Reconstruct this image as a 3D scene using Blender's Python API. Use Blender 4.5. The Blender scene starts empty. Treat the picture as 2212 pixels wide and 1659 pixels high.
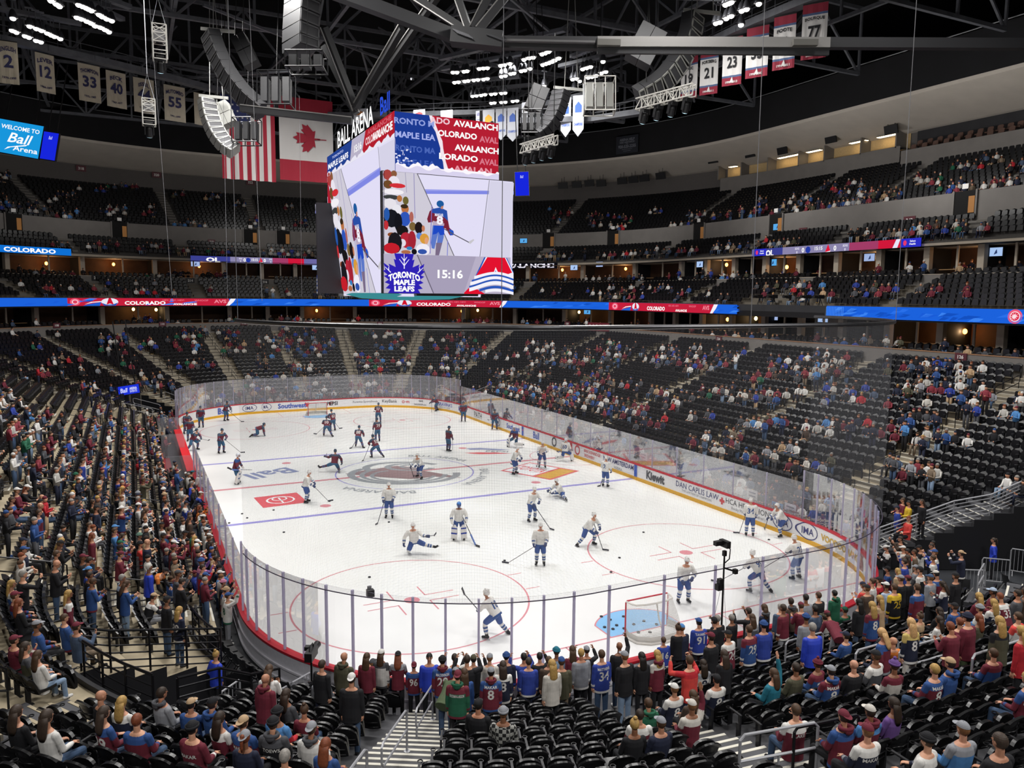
import bpy, bmesh, math, random
import numpy as np
from mathutils import Vector, Matrix
from mathutils.bvhtree import BVHTree
SC = bpy.context.scene
COL = SC.collection
rnd = random.Random(7)
PI = math.pi
rad = math.radians
# ------------------------------------------------------------------ camera
CP = np.array([-16.045, -48.580, 11.807]); YAW, PIT, ROL, FPX = 0.458778, -0.113367, 0.008868, 1659.86
def _axes():
    f = np.array([math.sin(YAW)*math.cos(PIT), math.cos(YAW)*math.cos(PIT), math.sin(PIT)])
    r = np.array([math.cos(YAW), -math.sin(YAW), 0.0]); u = np.cross(r, f)
    c, s = math.cos(ROL), math.sin(ROL)
    return c*r+s*u, -s*r+c*u, f
CR, CU, CF = _axes()
cd = bpy.data.cameras.new('camera'); cam = bpy.data.objects.new('camera', cd); COL.objects.link(cam)
cd.sensor_fit = 'HORIZONTAL'; cd.sensor_width = 36.0; cd.lens = FPX/2212*36.0; cd.clip_start = 0.2; cd.clip_end = 400
cam.matrix_world = Matrix(((CR[0], CU[0], -CF[0], CP[0]), (CR[1], CU[1], -CF[1], CP[1]), (CR[2], CU[2], -CF[2], CP[2]), (0, 0, 0, 1)))
SC.camera = cam
SC.view_settings.view_transform = 'Standard'; SC.view_settings.look = 'None'
SC.view_settings.exposure = 0.0; SC.view_settings.gamma = 1.0; SC.view_settings.use_curve_mapping = False
# ------------------------------------------------------------------ world and big lights
W = bpy.data.worlds.new('world'); SC.world = W; W.use_nodes = True
W.node_tree.nodes['Background'].inputs[0].default_value = (0.55, 0.6, 0.75, 1); W.node_tree.nodes['Background'].inputs[1].default_value = 0.02
def area(name, loc, size, power, tgt=None, spread=180, color=(1, .98, .95)):
    l = bpy.data.lights.new(name, 'AREA'); l.energy = power; l.shape = 'RECTANGLE'; l.size = size[0]; l.size_y = size[1]; l.spread = rad(spread); l.color = color
    o = bpy.data.objects.new(name, l); COL.objects.link(o); o.location = loc
    d = Vector(tgt if tgt else (loc[0], loc[1], 0))-Vector(loc); o.rotation_euler = d.to_track_quat('-Z', 'Y').to_euler()
    return o
KEY = 2500.0
for (x, y) in [(-9, -17), (9, -17), (-9, -1), (9, -1), (-9, 13), (9, 13)]:
    area('catwalk_floods', (x, y, 30.5), (6, 4), KEY, (x*.6, y*.9, 0), 152)
for (x, y) in [(-8, -28), (8, -30), (16, -22), (17, -3), (16, 14), (10, 24), (-2, 22), (-14, 4), (-14, -12)]:
    area("house_floods", (x, y, 32.5), (5, 3), 1400.0, (x*1.9, y*1.5, 3), 130)
for (x, y) in [(-24, -50), (-2, -56), (20, -50)]:
    area('rear_house_floods', (x, y, 27), (5, 3), 1500.0, (x*.3, -33, 2), 130)
for (x, y, k) in [(34, -22, 1.6), (36, -6, 1.6), (36, 10, 1.3), (32, 28, 1.0), (18, 46, .8), (0, 50, .7), (-18, 47, .6), (-32, 32, .5)]:
    area("soffit_fill_lights", (x, y, 22.5), (7, 1), 420.0*k, (x*1.42, y*1.3+(3 if y > 20 else 0), 29.5), 160)  # unseen fill added in mid-air to brighten the soffit and upper fascia
# ------------------------------------------------------------------ helpers
def ray(px, py):
    d = CF+CR*(px-1106)/FPX-CU*(py-829.5)/FPX; return d/np.linalg.norm(d)
def hitZ(px, py, z): d = ray(px, py); return CP+d*(z-CP[2])/d[2]
def hitX(px, py, x): d = ray(px, py); return CP+d*(x-CP[0])/d[0]
def hitY(px, py, y): d = ray(px, py); return CP+d*(y-CP[1])/d[1]
def UP(px, py, D): return CP+D*(CF+CR*(px-1106)/FPX-CU*(py-829.5)/FPX)
def toPx(P):
    d = np.asarray(P, float)-CP; z = d@CF
    return 1106+FPX*(d@CR)/z, 829.5-FPX*(d@CU)/z, z
def lin(c):
    c = [x/255 if x > 1 else x for x in c]
    return tuple((x/12.92 if x <= .04045 else ((x+.055)/1.055)**2.4) for x in c)
def hexc(h): return lin([int(h[i:i+2], 16) for i in (0, 2, 4)])
MATS = {}
def mat(name, col, rough=.6, metal=0., emis=0., noise=0., nscale=8., spec=.5, bump=0., ecol=None, coat=0.):
    """col: hex string (sRGB)"""
    if name in MATS: return MATS[name]
    m = bpy.data.materials.new(name); m.use_nodes = True; nt = m.node_tree; b = nt.nodes['Principled BSDF']
    c = hexc(col) if isinstance(col, str) else col
    b.inputs['Base Color'].default_value = (*c, 1); b.inputs['Roughness'].default_value = rough; b.inputs['Metallic'].default_value = metal
    b.inputs['Specular IOR Level'].default_value = spec
    if coat: b.inputs['Coat Weight'].default_value = coat
    if emis:
        b.inputs['Emission Color'].default_value = (*(hexc(ecol) if ecol else c), 1); b.inputs['Emission Strength'].default_value = emis
    if noise or bump:
        tc = nt.nodes.new('ShaderNodeTexCoord'); n = nt.nodes.new('ShaderNodeTexNoise'); n.inputs['Scale'].default_value = nscale; n.inputs['Detail'].default_value = 4
        nt.links.new(tc.outputs['Object'], n.inputs['Vector'])
        if noise:
            r = nt.nodes.new('ShaderNodeValToRGB'); r.color_ramp.elements[0].position = .3; r.color_ramp.elements[1].position = .7
            r.color_ramp.elements[0].color = (*[x*(1-noise) for x in c], 1); r.color_ramp.elements[1].color = (*[min(1, x*(1+noise)) for x in c], 1)
            nt.links.new(n.outputs['Fac'], r.inputs['Fac']); nt.links.new(r.outputs['Color'], b.inputs['Base Color'])
        if bump:
            bp = nt.nodes.new('ShaderNodeBump'); bp.inputs['Strength'].default_value = bump; nt.links.new(n.outputs['Fac'], bp.inputs['Height']); nt.links.new(bp.outputs['Normal'], b.inputs['Normal'])
    MATS[name] = m; return m
def emat(name, col, s=1.0):
    """something that gives off light: a screen or a lamp"""
    if name in MATS: return MATS[name]
    m = bpy.data.materials.new(name); m.use_nodes = True; nt = m.node_tree; nt.nodes.clear()
    e = nt.nodes.new('ShaderNodeEmission'); o = nt.nodes.new('ShaderNodeOutputMaterial'); c = hexc(col) if isinstance(col, str) else col
    e.inputs[0].default_value = (*c, 1); e.inputs[1].default_value = s; nt.links.new(e.outputs[0], o.inputs[0])
    MATS[name] = m; return m
def screen(col, s=1.0): return emat('screen_'+col+('' if s == 1 else '_%d' % (s*100)), col, s)
def clear_mat(name, tint, alpha, rough=.05, gl=.12):
    m = bpy.data.materials.new(name); m.use_nodes = True; nt = m.node_tree; nt.nodes.clear()
    o = nt.nodes.new('ShaderNodeOutputMaterial'); t = nt.nodes.new('ShaderNodeBsdfTransparent'); g = nt.nodes.new('ShaderNodeBsdfGlossy'); d = nt.nodes.new('ShaderNodeBsdfDiffuse')
    g.inputs['Roughness'].default_value = rough; d.inputs[0].default_value = (*hexc(tint), 1); t.inputs[0].default_value = (.97, .97, .98, 1)
    m1 = nt.nodes.new('ShaderNodeMixShader'); m1.inputs[0].default_value = alpha; m2 = nt.nodes.new('ShaderNodeMixShader')
    fr = nt.nodes.new('ShaderNodeFresnel'); fr.inputs[0].default_value = 1.35; mm = nt.nodes.new('ShaderNodeMath'); mm.operation = 'MULTIPLY'; mm.inputs[1].default_value = gl*4
    nt.links.new(fr.outputs[0], mm.inputs[0]); nt.links.new(mm.outputs[0], m2.inputs[0])
    nt.links.new(t.outputs[0], m1.inputs[1]); nt.links.new(d.outputs[0], m1.inputs[2]); nt.links.new(m1.outputs[0], m2.inputs[1]); nt.links.new(g.outputs[0], m2.inputs[2]); nt.links.new(m2.outputs[0], o.inputs[0])
    MATS[name] = m; return m
class MB:
    def __init__(s): s.v = []; s.f = []; s.m = []
    def add(s, vs, fs, m=0):
        o = len(s.v); s.v.extend([tuple(map(float, v)) for v in vs]); s.f.extend([tuple(o+i for i in f) for f in fs]); s.m.extend(m if isinstance(m, (list, tuple)) else [m]*len(fs)); return s
    def quad(s, a, b, c, d, m=0): return s.add([a, b, c, d], [(0, 1, 2, 3)], m)
    def poly(s, pts, m=0): return s.add(pts, [tuple(range(len(pts)))], m)
    def box(s, c, sz, m=0, R=None):
        hx, hy, hz = sz[0]/2, sz[1]/2, sz[2]/2
        vs = [(x, y, z) for x in (-hx, hx) for y in (-hy, hy) for z in (-hz, hz)]
        if R is not None: vs = [tuple(R @ Vector(v)) for v in vs]
        vs = [(v[0]+c[0], v[1]+c[1], v[2]+c[2]) for v in vs]
        return s.add(vs, [(0, 1, 3, 2), (4, 6, 7, 5), (0, 4, 5, 1), (2, 3, 7, 6), (0, 2, 6, 4), (1, 5, 7, 3)], m)
    def bar(s, a, b, w, h=None, m=0):
        """square bar from a to b"""
        a = Vector(a); b = Vector(b); d = b-a; L = d.length
        if L < 1e-6: return s
        h = h or w; return s.box((a+b)/2, (w, h, L), m, d.to_track_quat('Z', 'Y').to_matrix())
    def tube(s, pts, r, n=6, m=0, cap=True):
        pts = [Vector(p) for p in pts]; rs = r if isinstance(r, (list, tuple)) else [r]*len(pts)
        vs = []; fs = []; up = None
        for i, p in enumerate(pts):
            d = (pts[min(i+1, len(pts)-1)]-pts[max(i-1, 0)]).normalized()
            if up is None: up = d.orthogonal().normalized()
            up = (up-d*up.dot(d)); up = up.normalized() if up.length > 1e-5 else d.orthogonal().normalized(); sd = d.cross(up)
            for k in range(n): t = 2*PI*k/n; vs.append(p+(up*math.cos(t)+sd*math.sin(t))*rs[i])
        for i in range(len(pts)-1):
            for k in range(n): a = i*n+k; b = i*n+(k+1) % n; fs.append((a, b, b+n, a+n))
        if cap: fs.append(tuple(range(n))[::-1]); fs.append(tuple((len(pts)-1)*n+k for k in range(n)))
        return s.add(vs, fs, m)
    def loft(s, rings, m=0, cap=True):
        """rings: list of equal-length point lists; m may be one per ring span"""
        n = len(rings[0]); vs = [p for r in rings for p in r]; fs = []; ms = []
        for i in range(len(rings)-1):
            for k in range(n): fs.append((i*n+k, i*n+(k+1) % n, (i+1)*n+(k+1) % n, (i+1)*n+k)); ms.append(m[i] if isinstance(m, (list, tuple)) else m)
        if cap:
            fs.append(tuple(range(n))[::-1]); ms.append(m[0] if isinstance(m, (list, tuple)) else m)
            fs.append(tuple((len(rings)-1)*n+k for k in range(n))); ms.append(m[-1] if isinstance(m, (list, tuple)) else m)
        return s.add(vs, fs, ms)
    def ball(s, c, r, m=0, n=10, k=6, R=None):
        r = r if isinstance(r, (list, tuple)) else (r, r, r); rings = []
        for i in range(k+1):
            t = PI*i/k; z = -math.cos(t); q = max(math.sin(t), .02)
            ring = [Vector((r[0]*q*math.cos(2*PI*j/n), r[1]*q*math.sin(2*PI*j/n), r[2]*z)) for j in range(n)]
            if R is not None: ring = [R @ p for p in ring]
            rings.append([(p[0]+c[0], p[1]+c[1], p[2]+c[2]) for p in ring])
        return s.loft(rings, m)
    def lathe(s, prof, c=(0, 0, 0), n=16, m=0, cap=True):
        return s.loft([[(c[0]+r*math.cos(2*PI*k/n), c[1]+r*math.sin(2*PI*k/n), c[2]+z) for k in range(n)] for r, z in prof], m, cap)
    def mesh(s, name, mats, smooth=False):
        me = bpy.data.meshes.new(name); me.from_pydata(s.v, [], s.f)
        for q in (mats if isinstance(mats, (list, tuple)) else [mats]): me.materials.append(q)
        if any(s.m): me.polygons.foreach_set('material_index', s.m)
        if smooth: me.polygons.foreach_set('use_smooth', [True]*len(s.f))
        me.update(); return me
    def build(s, name, mats, parent=None, smooth=False, mw=None):
        return link(name, s.mesh(name, mats, smooth), parent, mw)
def link(name, data, parent=None, mw=None):
    o = bpy.data.objects.new(name, data); COL.objects.link(o)
    if parent is not None: o.parent = parent
    if mw is not None: o.matrix_local = mw
    return o
def empty(name, loc=(0, 0, 0), rz=0.):
    o = bpy.data.objects.new(name, None); COL.objects.link(o); o.location = [float(x) for x in loc]; o.rotation_euler = (0, 0, rz); o.empty_display_size = .2; return o
def tag(o, label=None, cat=None, group=None, kind=None):
    if label: o['label'] = label
    if cat: o['category'] = cat
    if group: o['group'] = group
    if kind: o['kind'] = kind
    return o
def thing(name, label, cat, loc=(0, 0, 0), rz=0., group=None): return tag(empty(name, loc, rz), label, cat, group)
def struct(o, label=None): o['kind'] = 'structure'; (label and o.__setitem__('label', label)); return o
def frame(org, xax, up):
    """matrix with local x along xax, local y along up, z out"""
    x = Vector(xax).normalized(); y = Vector(up); y = (y-x*y.dot(x)).normalized(); z = x.cross(y)
    return Matrix(((x[0], y[0], z[0], org[0]), (x[1], y[1], z[1], org[1]), (x[2], y[2], z[2], org[2]), (0, 0, 0, 1)))
# ---- lettering as mesh data in a local x/y plane
_TX = {}
def text_geo(t, bold=.0, shear=0.):
    k = (t, bold, shear)
    if k not in _TX:
        c = bpy.data.curves.new('t', 'FONT'); c.body = t; c.size = 1; c.offset = bold; c.shear = shear; c.resolution_u = 2; c.align_x = 'CENTER'; c.align_y = 'CENTER'; c.fill_mode = 'BOTH'
        o = bpy.data.objects.new('t', c); COL.objects.link(o); me = bpy.data.meshes.new_from_object(o.evaluated_get(bpy.context.evaluated_depsgraph_get()))
        V = np.array([v.co[:2] for v in me.vertices]) if len(me.vertices) else np.zeros((0, 2)); F = [tuple(p.vertices) for p in me.polygons]
        bpy.data.objects.remove(o); bpy.data.curves.remove(c); bpy.data.meshes.remove(me)
        if len(V): lo, hi = V.min(0), V.max(0); V = V-(lo+hi)/2
        _TX[k] = (V, F)
    return _TX[k]
def lettering(name, t, h, w, m, parent, mw, fn=None, bold=.012, shear=0., z=.004, arc=0.):
    """h, w: cap height and width limits in metres; fn maps (x, y) to a local 3D point"""
    V, F = text_geo(t, bold, shear)
    if not len(V): return None
    ex = V.max(0)-V.min(0); sy = h/ex[1]; sx = min(sy, w/ex[0]) if w else sy
    P = V*np.array([sx, sy])
    if arc:  # bend up or down
        P[:, 1] -= arc*(P[:, 0]/max(1e-6, abs(P[:, 0]).max()))**2
    vs = [fn(x, y) for x, y in P] if fn else [(x, y, z) for x, y in P]
    b = MB(); b.add(vs, F); return b.build(name, m, parent, mw=mw)
def flat_poly(name, polys, m, parent, mw=None, z=0., fn=None):
    """polys: list of (pts, material index)"""
    b = MB()
    for i, (pts, k) in enumerate(polys):
        zz = z(i) if callable(z) else z
        b.poly([fn(x, y, zz) if fn else (x, y, zz) for x, y in pts], k)
    return b.build(name, m, parent, mw=mw)
# ---- rounded-rectangle plan of the bowl
HX, HY, R0 = 4.42, 21.95, 8.53
RM = R0+10
_LN = [('E', 2*HY), ('NE', PI/2*RM), ('N', 2*HX), ('NW', PI/2*RM), ('W', 2*HY), ('SW', PI/2*RM), ('S', 2*HX), ('SE', PI/2*RM)]
_ST = {}; UT = 0.
for k_, l_ in _LN: _ST[k_] = UT; UT += l_
def U_of(side, q):
    """q: y or x on a straight side, degrees away from the rink's long axis in a corner"""
    if side == 'E': return _ST['E']+q+HY
    if side == 'N': return _ST['N']+HX-q
    if side == 'W': return _ST['W']+HY-q
    if side == 'S': return _ST['S']+q+HX
    a = rad(q)*RM
    return {'NE': _ST['NE']+PI/2*RM-a, 'NW': _ST['NW']+a, 'SW': _ST['SW']+PI/2*RM-a, 'SE': _ST['SE']+a}[side]
def pt(U, d, z=0.):
    U = U % UT
    for k, l in _LN:
        if U <= l+1e-9: break
        U -= l
    if k == 'E': c, n = (HX, U-HY), (1, 0)
    elif k == 'N': c, n = (HX-U, HY), (0, 1)
    elif k == 'W': c, n = (-HX, HY-U), (-1, 0)
    elif k == 'S': c, n = (U-HX, -HY), (0, -1)
    else:
        a = U/RM; b0 = {'NE': 0, 'NW': PI/2, 'SW': PI, 'SE': 1.5*PI}[k]; n = (math.cos(b0+a), math.sin(b0+a)); c = {'NE': (HX, HY), 'NW': (-HX, HY), 'SW': (-HX, -HY), 'SE': (HX, -HY)}[k]
    return np.array([c[0]+n[0]*(R0+d), c[1]+n[1]*(R0+d), z]), np.array([n[0], n[1], 0.])
def P3(U, d, z): return tuple(pt(U, d, z)[0])
def distU(x, y):
    ax, ay = abs(x)-HX, abs(y)-HY; ns = 'N' if y > 0 else 'S'; ew = 'E' if x > 0 else 'W'
    if ax > 0 and ay > 0: return math.hypot(ax, ay)-R0, U_of(ns+ew, math.degrees(math.atan2(ax, ay)))
    if ax > ay: return ax-R0, U_of(ew, y)
    return ay-R0, U_of(ns, x)
def Urange(a, b, step=1.1):
    if b < a: b += UT
    n = max(2, int(math.ceil((b-a)/step))+1); return [a+(b-a)*i/(n-1) for i in range(n)]
def strip(mb, us, prof, m=0, closed=False):
    """sweep an open (d,z) profile along the plan; m per profile segment or single"""
    k = len(prof); vs = [P3(u, d, z) for u in us for d, z in prof]; fs = []; ms = []
    for i in range(len(us)-1):
        for j in range(k if closed else k-1):
            j2 = (j+1) % k; fs.append((i*k+j, (i+1)*k+j, (i+1)*k+j2, i*k+j2)); ms.append(m[j] if isinstance(m, (list, tuple)) else m)
    if closed: fs.append(tuple(range(k))); ms.append(ms[0]); fs.append(tuple((len(us)-1)*k+j for j in range(k))[::-1]); ms.append(ms[0])
    mb.add(vs, fs, ms)
def spaced(u0, u1, d, gap, m0=0., m1=0.):
    """U values at true spacing gap along the row at offset d between u0+m0 and u1-m1 metres"""
    us = np.linspace(u0, u1, 160); P = np.array([pt(u, d)[0][:2] for u in us]); L = np.r_[0, np.cumsum(np.hypot(*np.diff(P, axis=0).T))]
    n = int((L[-1]-m0-m1)/gap)
    if n < 1: return []
    off = m0+(L[-1]-m0-m1-n*gap)/2+gap/2
    return [float(np.interp(off+i*gap, L, us)) for i in range(n)]
# ------------------------------------------------------------------ materials of the building
M_ICE = mat('ice', 'eeeeec', .28, noise=.03, nscale=.35, spec=.35)
M_TREAD = mat('concrete_tread', 'a89b82', .85, noise=.18, nscale=1.2)
M_RISER = mat('concrete_riser', '6b6459', .9, noise=.15, nscale=1.)
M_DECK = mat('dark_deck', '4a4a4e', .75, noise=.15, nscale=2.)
M_STEP = mat('step_concrete', '989080', .8, noise=.12, nscale=2.)
M_NOSE = mat('step_nosing', 'd9d5c8', .7)
M_GREYWALL = mat('grey_wall', '77736f', .8, noise=.07, nscale=.8)
M_DARKWALL = mat('dark_wall', '2a2a2d', .85, noise=.15, nscale=1.)
M_CREAM = mat('cream_ledge', 'b9ad9c', .7, noise=.06, nscale=1.)
M_WOOD = mat('wood_cap', '9a7355', .5, noise=.15, nscale=4.)
M_BLACK = mat('black_metal', '141416', .5, spec=.4)
M_RAIL = mat('black_rail', '1c1c1f', .35, metal=.5)
M_STEEL = mat('brushed_steel', 'b9bbc0', .35, metal=.7)
M_GALV = mat('painted_grey_rail', 'a4a5aa', .45, metal=.2)
M_ROOF = mat('roof_deck', '111114', .95, noise=.2, nscale=.5)
M_TRUSS = mat('roof_steel', '5e6066', .6, metal=.1, noise=.2, nscale=1.5)
M_ROOMWALL = mat('suite_wall', '5a3f2c', .8, noise=.2, nscale=1.2)
M_WHITE = mat('board_white', 'e6e5e6', .35)
M_YEL = mat('kick_yellow', 'dba51a', .45)
M_RED = mat('cap_red', 'b9202f', .4)
M_RED2 = mat('bright_red', 'd81f2a', .45)
M_BLUE = mat('line_blue', '2d56b4', .5)
M_POST = mat('glass_post', 'd9d5e6', .3)
_nt = M_POST.node_tree; _b = _nt.nodes['Principled BSDF']; _b.inputs['Transmission Weight'].default_value = .0; _t = _nt.nodes.new('ShaderNodeBsdfTranslucent'); _t.inputs[0].default_value = (*hexc('dcd8ea'), 1); _m = _nt.nodes.new('ShaderNodeMixShader'); _m.inputs[0].default_value = .6
_nt.links.new(_b.outputs[0], _m.inputs[1]); _nt.links.new(_t.outputs[0], _m.inputs[2]); _nt.links.new(_m.outputs[0], _nt.nodes['Material Output'].inputs['Surface'])
M_SOFFIT = mat('soffit_panel', 'c3bbb0', .8, noise=.05, nscale=.6)
M_GLASS = clear_mat('rink_glass_haze', 'cfd0d6', .15)  # whitish diffuse tint paints in the haze of ice reflected in the panes
M_GLASS2 = clear_mat('rink_glass_near', 'd6d6dc', .03)
# ------------------------------------------------------------------ ice sheet with its painted markings
U_ALL = Urange(0, UT, .5)[:-1]
b = MB(); b.poly([P3(u, 0, 0) for u in U_ALL], 0); ice = struct(b.build('floor_ice', M_ICE))
PB = mat('ice_blue_paint', '9c97d6', .3); PR = mat('ice_red_paint', 'd98f98', .3); PLB = mat('crease_blue', '8cc3ee', .3); PG = mat('ice_grey_paint', '9fa3a8', .3); PMR = mat('ice_maroon_paint', '9c8385', .3); PAD = mat('ice_ad_red', 'e0666d', .3); PY = mat('ice_ad_gold', 'd9a94a', .3); PW = mat('ice_white_paint', 'f6f8fa', .3); PBL = mat('ice_slate_blue', '8d97bb', .3)
FT = .3048
def ice_rect(mb, x0, x1, y0, y1, m=0, z=.003): mb.quad((x0, y0, z), (x1, y0, z), (x1, y1, z), (x0, y1, z), m)
def ring(mb, cx, cy, r, w, m=0, z=.003, a0=0., a1=2*PI, n=72):
    for i in range(n):
        a, c = a0+(a1-a0)*i/n, a0+(a1-a0)*(i+1)/n
        mb.quad(*[(cx+q*math.cos(t), cy+q*math.sin(t), z) for q, t in ((r-w/2, a), (r+w/2, a), (r+w/2, c), (r-w/2, c))], m)
def disc(mb, cx, cy, r, m=0, z=.004, n=36): mb.poly([(cx+r*math.cos(2*PI*i/n), cy+r*math.sin(2*PI*i/n), z) for i in range(n)], m)
b = MB()
for s in (-1, 1): ice_rect(b, -12.93, 12.93, s*25.5*FT-.17, s*25.5*FT+.17)
ring(b, 0, 0, 4.57, .09)
b.build('blue_line_marking', PB, ice)
b = MB()
ice_rect(b, -12.93, 12.93, -.17, .17)
for s in (-1, 1):
    xg = HX+math.sqrt(R0**2-(27.13-HY)**2); ice_rect(b, -xg, xg, s*27.13-.04, s*27.13+.04)
    for x in (-1, 1):
        cx, cy = x*6.71, s*21.03; ring(b, cx, cy, 4.57, .07); disc(b, cx, cy, .31); disc(b, x*6.71, s*6.1, .31)
        for q in (-1, 1):
            for p in (-1, 1):
                ice_rect(b, cx+q*.61-.03*(1-q), cx+q*.61+.03*(1+q), cy+p*.3, cy+p*1.25); lo, hi = sorted((cx+q*.61, cx+q*1.85)); ice_rect(b, lo, hi, cy+p*.3-.03, cy+p*.3+.03)
                lo, hi = sorted((cx+q*4.57, cx+q*5.2)); ice_rect(b, lo, hi, cy+p*.85-.03, cy+p*.85+.03)
    ring(b, 0, s*27.13, 1.83, .06, a0=(PI+.62 if s > 0 else .62), a1=(2*PI-.62 if s > 0 else PI-.62), n=24)
    for x in (-1, 1): ice_rect(b, x*1.49-.03, x*1.49+.03, min(s*27.13, s*26.06), max(s*27.13, s*26.06), z=.004)
    ice_rect(b, -3.35, -3.30, min(s*27.13, s*30.4), max(s*27.13, s*30.4)); ice_rect(b, 3.30, 3.35, min(s*27.13, s*30.4), max(s*27.13, s*30.4))
ring(b, 12.9, 0, 3.05, .06, a0=PI/2, a1=1.5*PI, n=30)
b.build('red_line_marking', PR, ice)
b = MB()
for s in (-1, 1):
    pts = [(1.49, s*27.13), (1.49, s*26.06)]+[(1.83*math.cos(t), s*27.13-s*1.83*math.sin(t)) for t in np.linspace(.62, PI-.62, 14)]+[(-1.49, s*26.06), (-1.49, s*27.13)]
    b.poly([(x, y, .002) for x, y in pts])
b.build('goal_crease_marking', PLB, ice)
# centre emblem: a mountain with a snow swirl inside the circle, read from the benches
def E2W(x, y, z=.006): return (1.0*x*.98+.0, y*.98, z) if False else (y*-.0+x*.0+_ex[0]*x+_ey[0]*y, _ex[1]*x+_ey[1]*y, z)
_a = rad(27); _ex = (math.cos(_a), -math.sin(_a)); _ey = (math.sin(_a), math.cos(_a))
_ang = [(-3.9, -.7), (-2.7, .55), (-.9, 1.9), (.35, 1.55), (1.0, .6), (2.3, -.2), (3.9, -1.35), (2.1, -1.2), (.6, -1.9), (-1.4, -1.45)]
flat_poly('emblem_mountain', [(_ang, 0)], PMR, ice, z=.007, fn=E2W)
sw = []
for k, (r0, r1, yc) in enumerate([(2.9, 3.35, -.5), (2.3, 2.6, -.7), (1.7, 1.95, -.9)]):
    t = np.linspace(rad(150-k*12), rad(372-k*6), 30); sw.append(([(r1*1.12*math.cos(a), yc+r1*.86*math.sin(a)) for a in t]+[(r0*1.12*math.cos(a), yc+r0*.86*math.sin(a)) for a in t[::-1]], 0))
b = MB()
for pts, k in sw:
    n = len(pts)//2
    for i in range(n-1): b.quad(E2W(*pts[i], z=.008), E2W(*pts[i+1], z=.008), E2W(*pts[2*n-2-i], z=.008), E2W(*pts[2*n-1-i], z=.008), 0)
for r0, r1, c0, a0, a1 in [(1.2, 1.62, (.1, 1.6), 95, 350), (2.1, 2.6, (-.3, 1.35), 40, 215), (.55, .85, (.25, 1.75), 100, 330)]:
    t = np.linspace(rad(a0), rad(a1), 30)
    for i in range(29): b.quad(*[E2W(c0[0]+1.1*r*math.cos(t[j]), c0[1]+.75*r*math.sin(t[j]), z=.009) for r, j in ((r0, i), (r1, i), (r1, i+1), (r0, i+1))], 0)
b.build('emblem_swirl', PG, ice)
def arc_text(t, phi, R, h):
    lettering('ice_lettering', t, h, 0, PG, ice, None, fn=lambda x, y: ((R+y)*math.sin(phi+x/R), (R+y)*math.cos(phi+x/R), .005), bold=.02)
for (px, py) in ((940, 992), (835, 1047), (1037, 1030)):
    q = hitZ(px, py, 0); arc_text('BALL ARENA', math.atan2(q[0], q[1]), 5.35, .62)
def ice_ad(px, py, w, h, bg, items, rot=0., name='ice_advert'):
    q = hitZ(px, py, 0); mw = Matrix.Translation((q[0], q[1], 0)) @ Matrix.Rotation(rot, 4, 'Z')
    e = empty(name); e.parent = ice; e.matrix_local = mw
    if bg: bb = MB(); bb.quad((-w/2, -h/2, .004), (w/2, -h/2, .004), (w/2, h/2, .004), (-w/2, h/2, .004)); bb.build('advert_field', bg, e)
    for t, s, ww, m, x, y in items: lettering('advert_lettering', t, s, ww, m, e, Matrix.Translation((x, y, .003)), bold=.02)
    return e
e = ice_ad(606, 1080, 2.5, 2.5, PAD, [], rad(4))
b = MB(); ring(b, 0, 0, .75, .11, z=.008); ring(b, 0, .28, .4, .09, z=.008, n=30); ice_rect(b, -.05, .05, -.7, .5, z=.008); b.build('advert_emblem', PW, e)
e = ice_ad(1166, 1017, 4.2, 3.4, PAD, [], rad(-64))
b = MB(); ice_rect(b, -1.95, .5, -1.5, 1.5, z=.006); b.build('advert_panel', PW, e)
b = MB(); ice_rect(b, .7, 1.9, -1.5, 1.5, z=.006); b.build('advert_panel', PY, e); lettering('advert_lettering', 'TOYOTA', 1.1, 2.2, PAD, e, Matrix.Translation((-.7, 0, .008)), bold=.02)
ice_ad(585, 1022, 3, 2, None, [('Ball', 1.8, 3.2, PBL, 0, 0)], rad(200))
e = ice_ad(1068, 975, 3, 2, None, [('PEPSI', .6, 2.4, PG, .2, 0)], rad(-30))
flat_poly('advert_emblem', [([(-2.3, .9), (-1.2, 1.2), (1.2, .75), (.2, .45), (-1.0, .55), (-1.9, .35)], 1), ([(-2.2, -.9), (-1.0, -1.2), (1.4, -.7), (.2, -.45), (-1.2, -.5)], 0)], [PAD, PBL], e, z=.005)
# bright beam spots thrown on the ice by the moving heads are left to the lamps
# ------------------------------------------------------------------ boards and glass
brd = thing('rink_boards', 'white dasher boards with yellow kick plate, red cap rail and glass around the ice', 'rink boards')
b = MB(); strip(b, U_ALL+[UT], [(0, .22), (0, 1.03)], 0); b.build('board_panel', M_WHITE, brd)
b = MB(); strip(b, U_ALL+[UT], [(-.012, 0), (-.012, .22), (.0, .225)], 0); b.build('kick_plate', M_YEL, brd)
b = MB(); strip(b, U_ALL+[UT], [(-.02, 1.0), (-.02, 1.07), (.24, 1.07), (.24, 1.0)], 0, True); b.build('cap_rail', M_RED, brd)
b = MB(); strip(b, U_ALL+[UT], [(.2, .0), (.2, 1.0)], 0)
strip(b, U_ALL+[UT], [(.2, .08), (.26, .08), (.26, .16), (.2, .16)], 0, True); strip(b, U_ALL+[UT], [(.2, .5), (.25, .5), (.25, .56), (.2, .56)], 0, True); b.build('back_panel', mat('board_back', 'd2d1d8', .5, noise=.05), brd)
bench = (U_of('W', 17.0), U_of('W', 1.0))
pu = []
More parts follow.
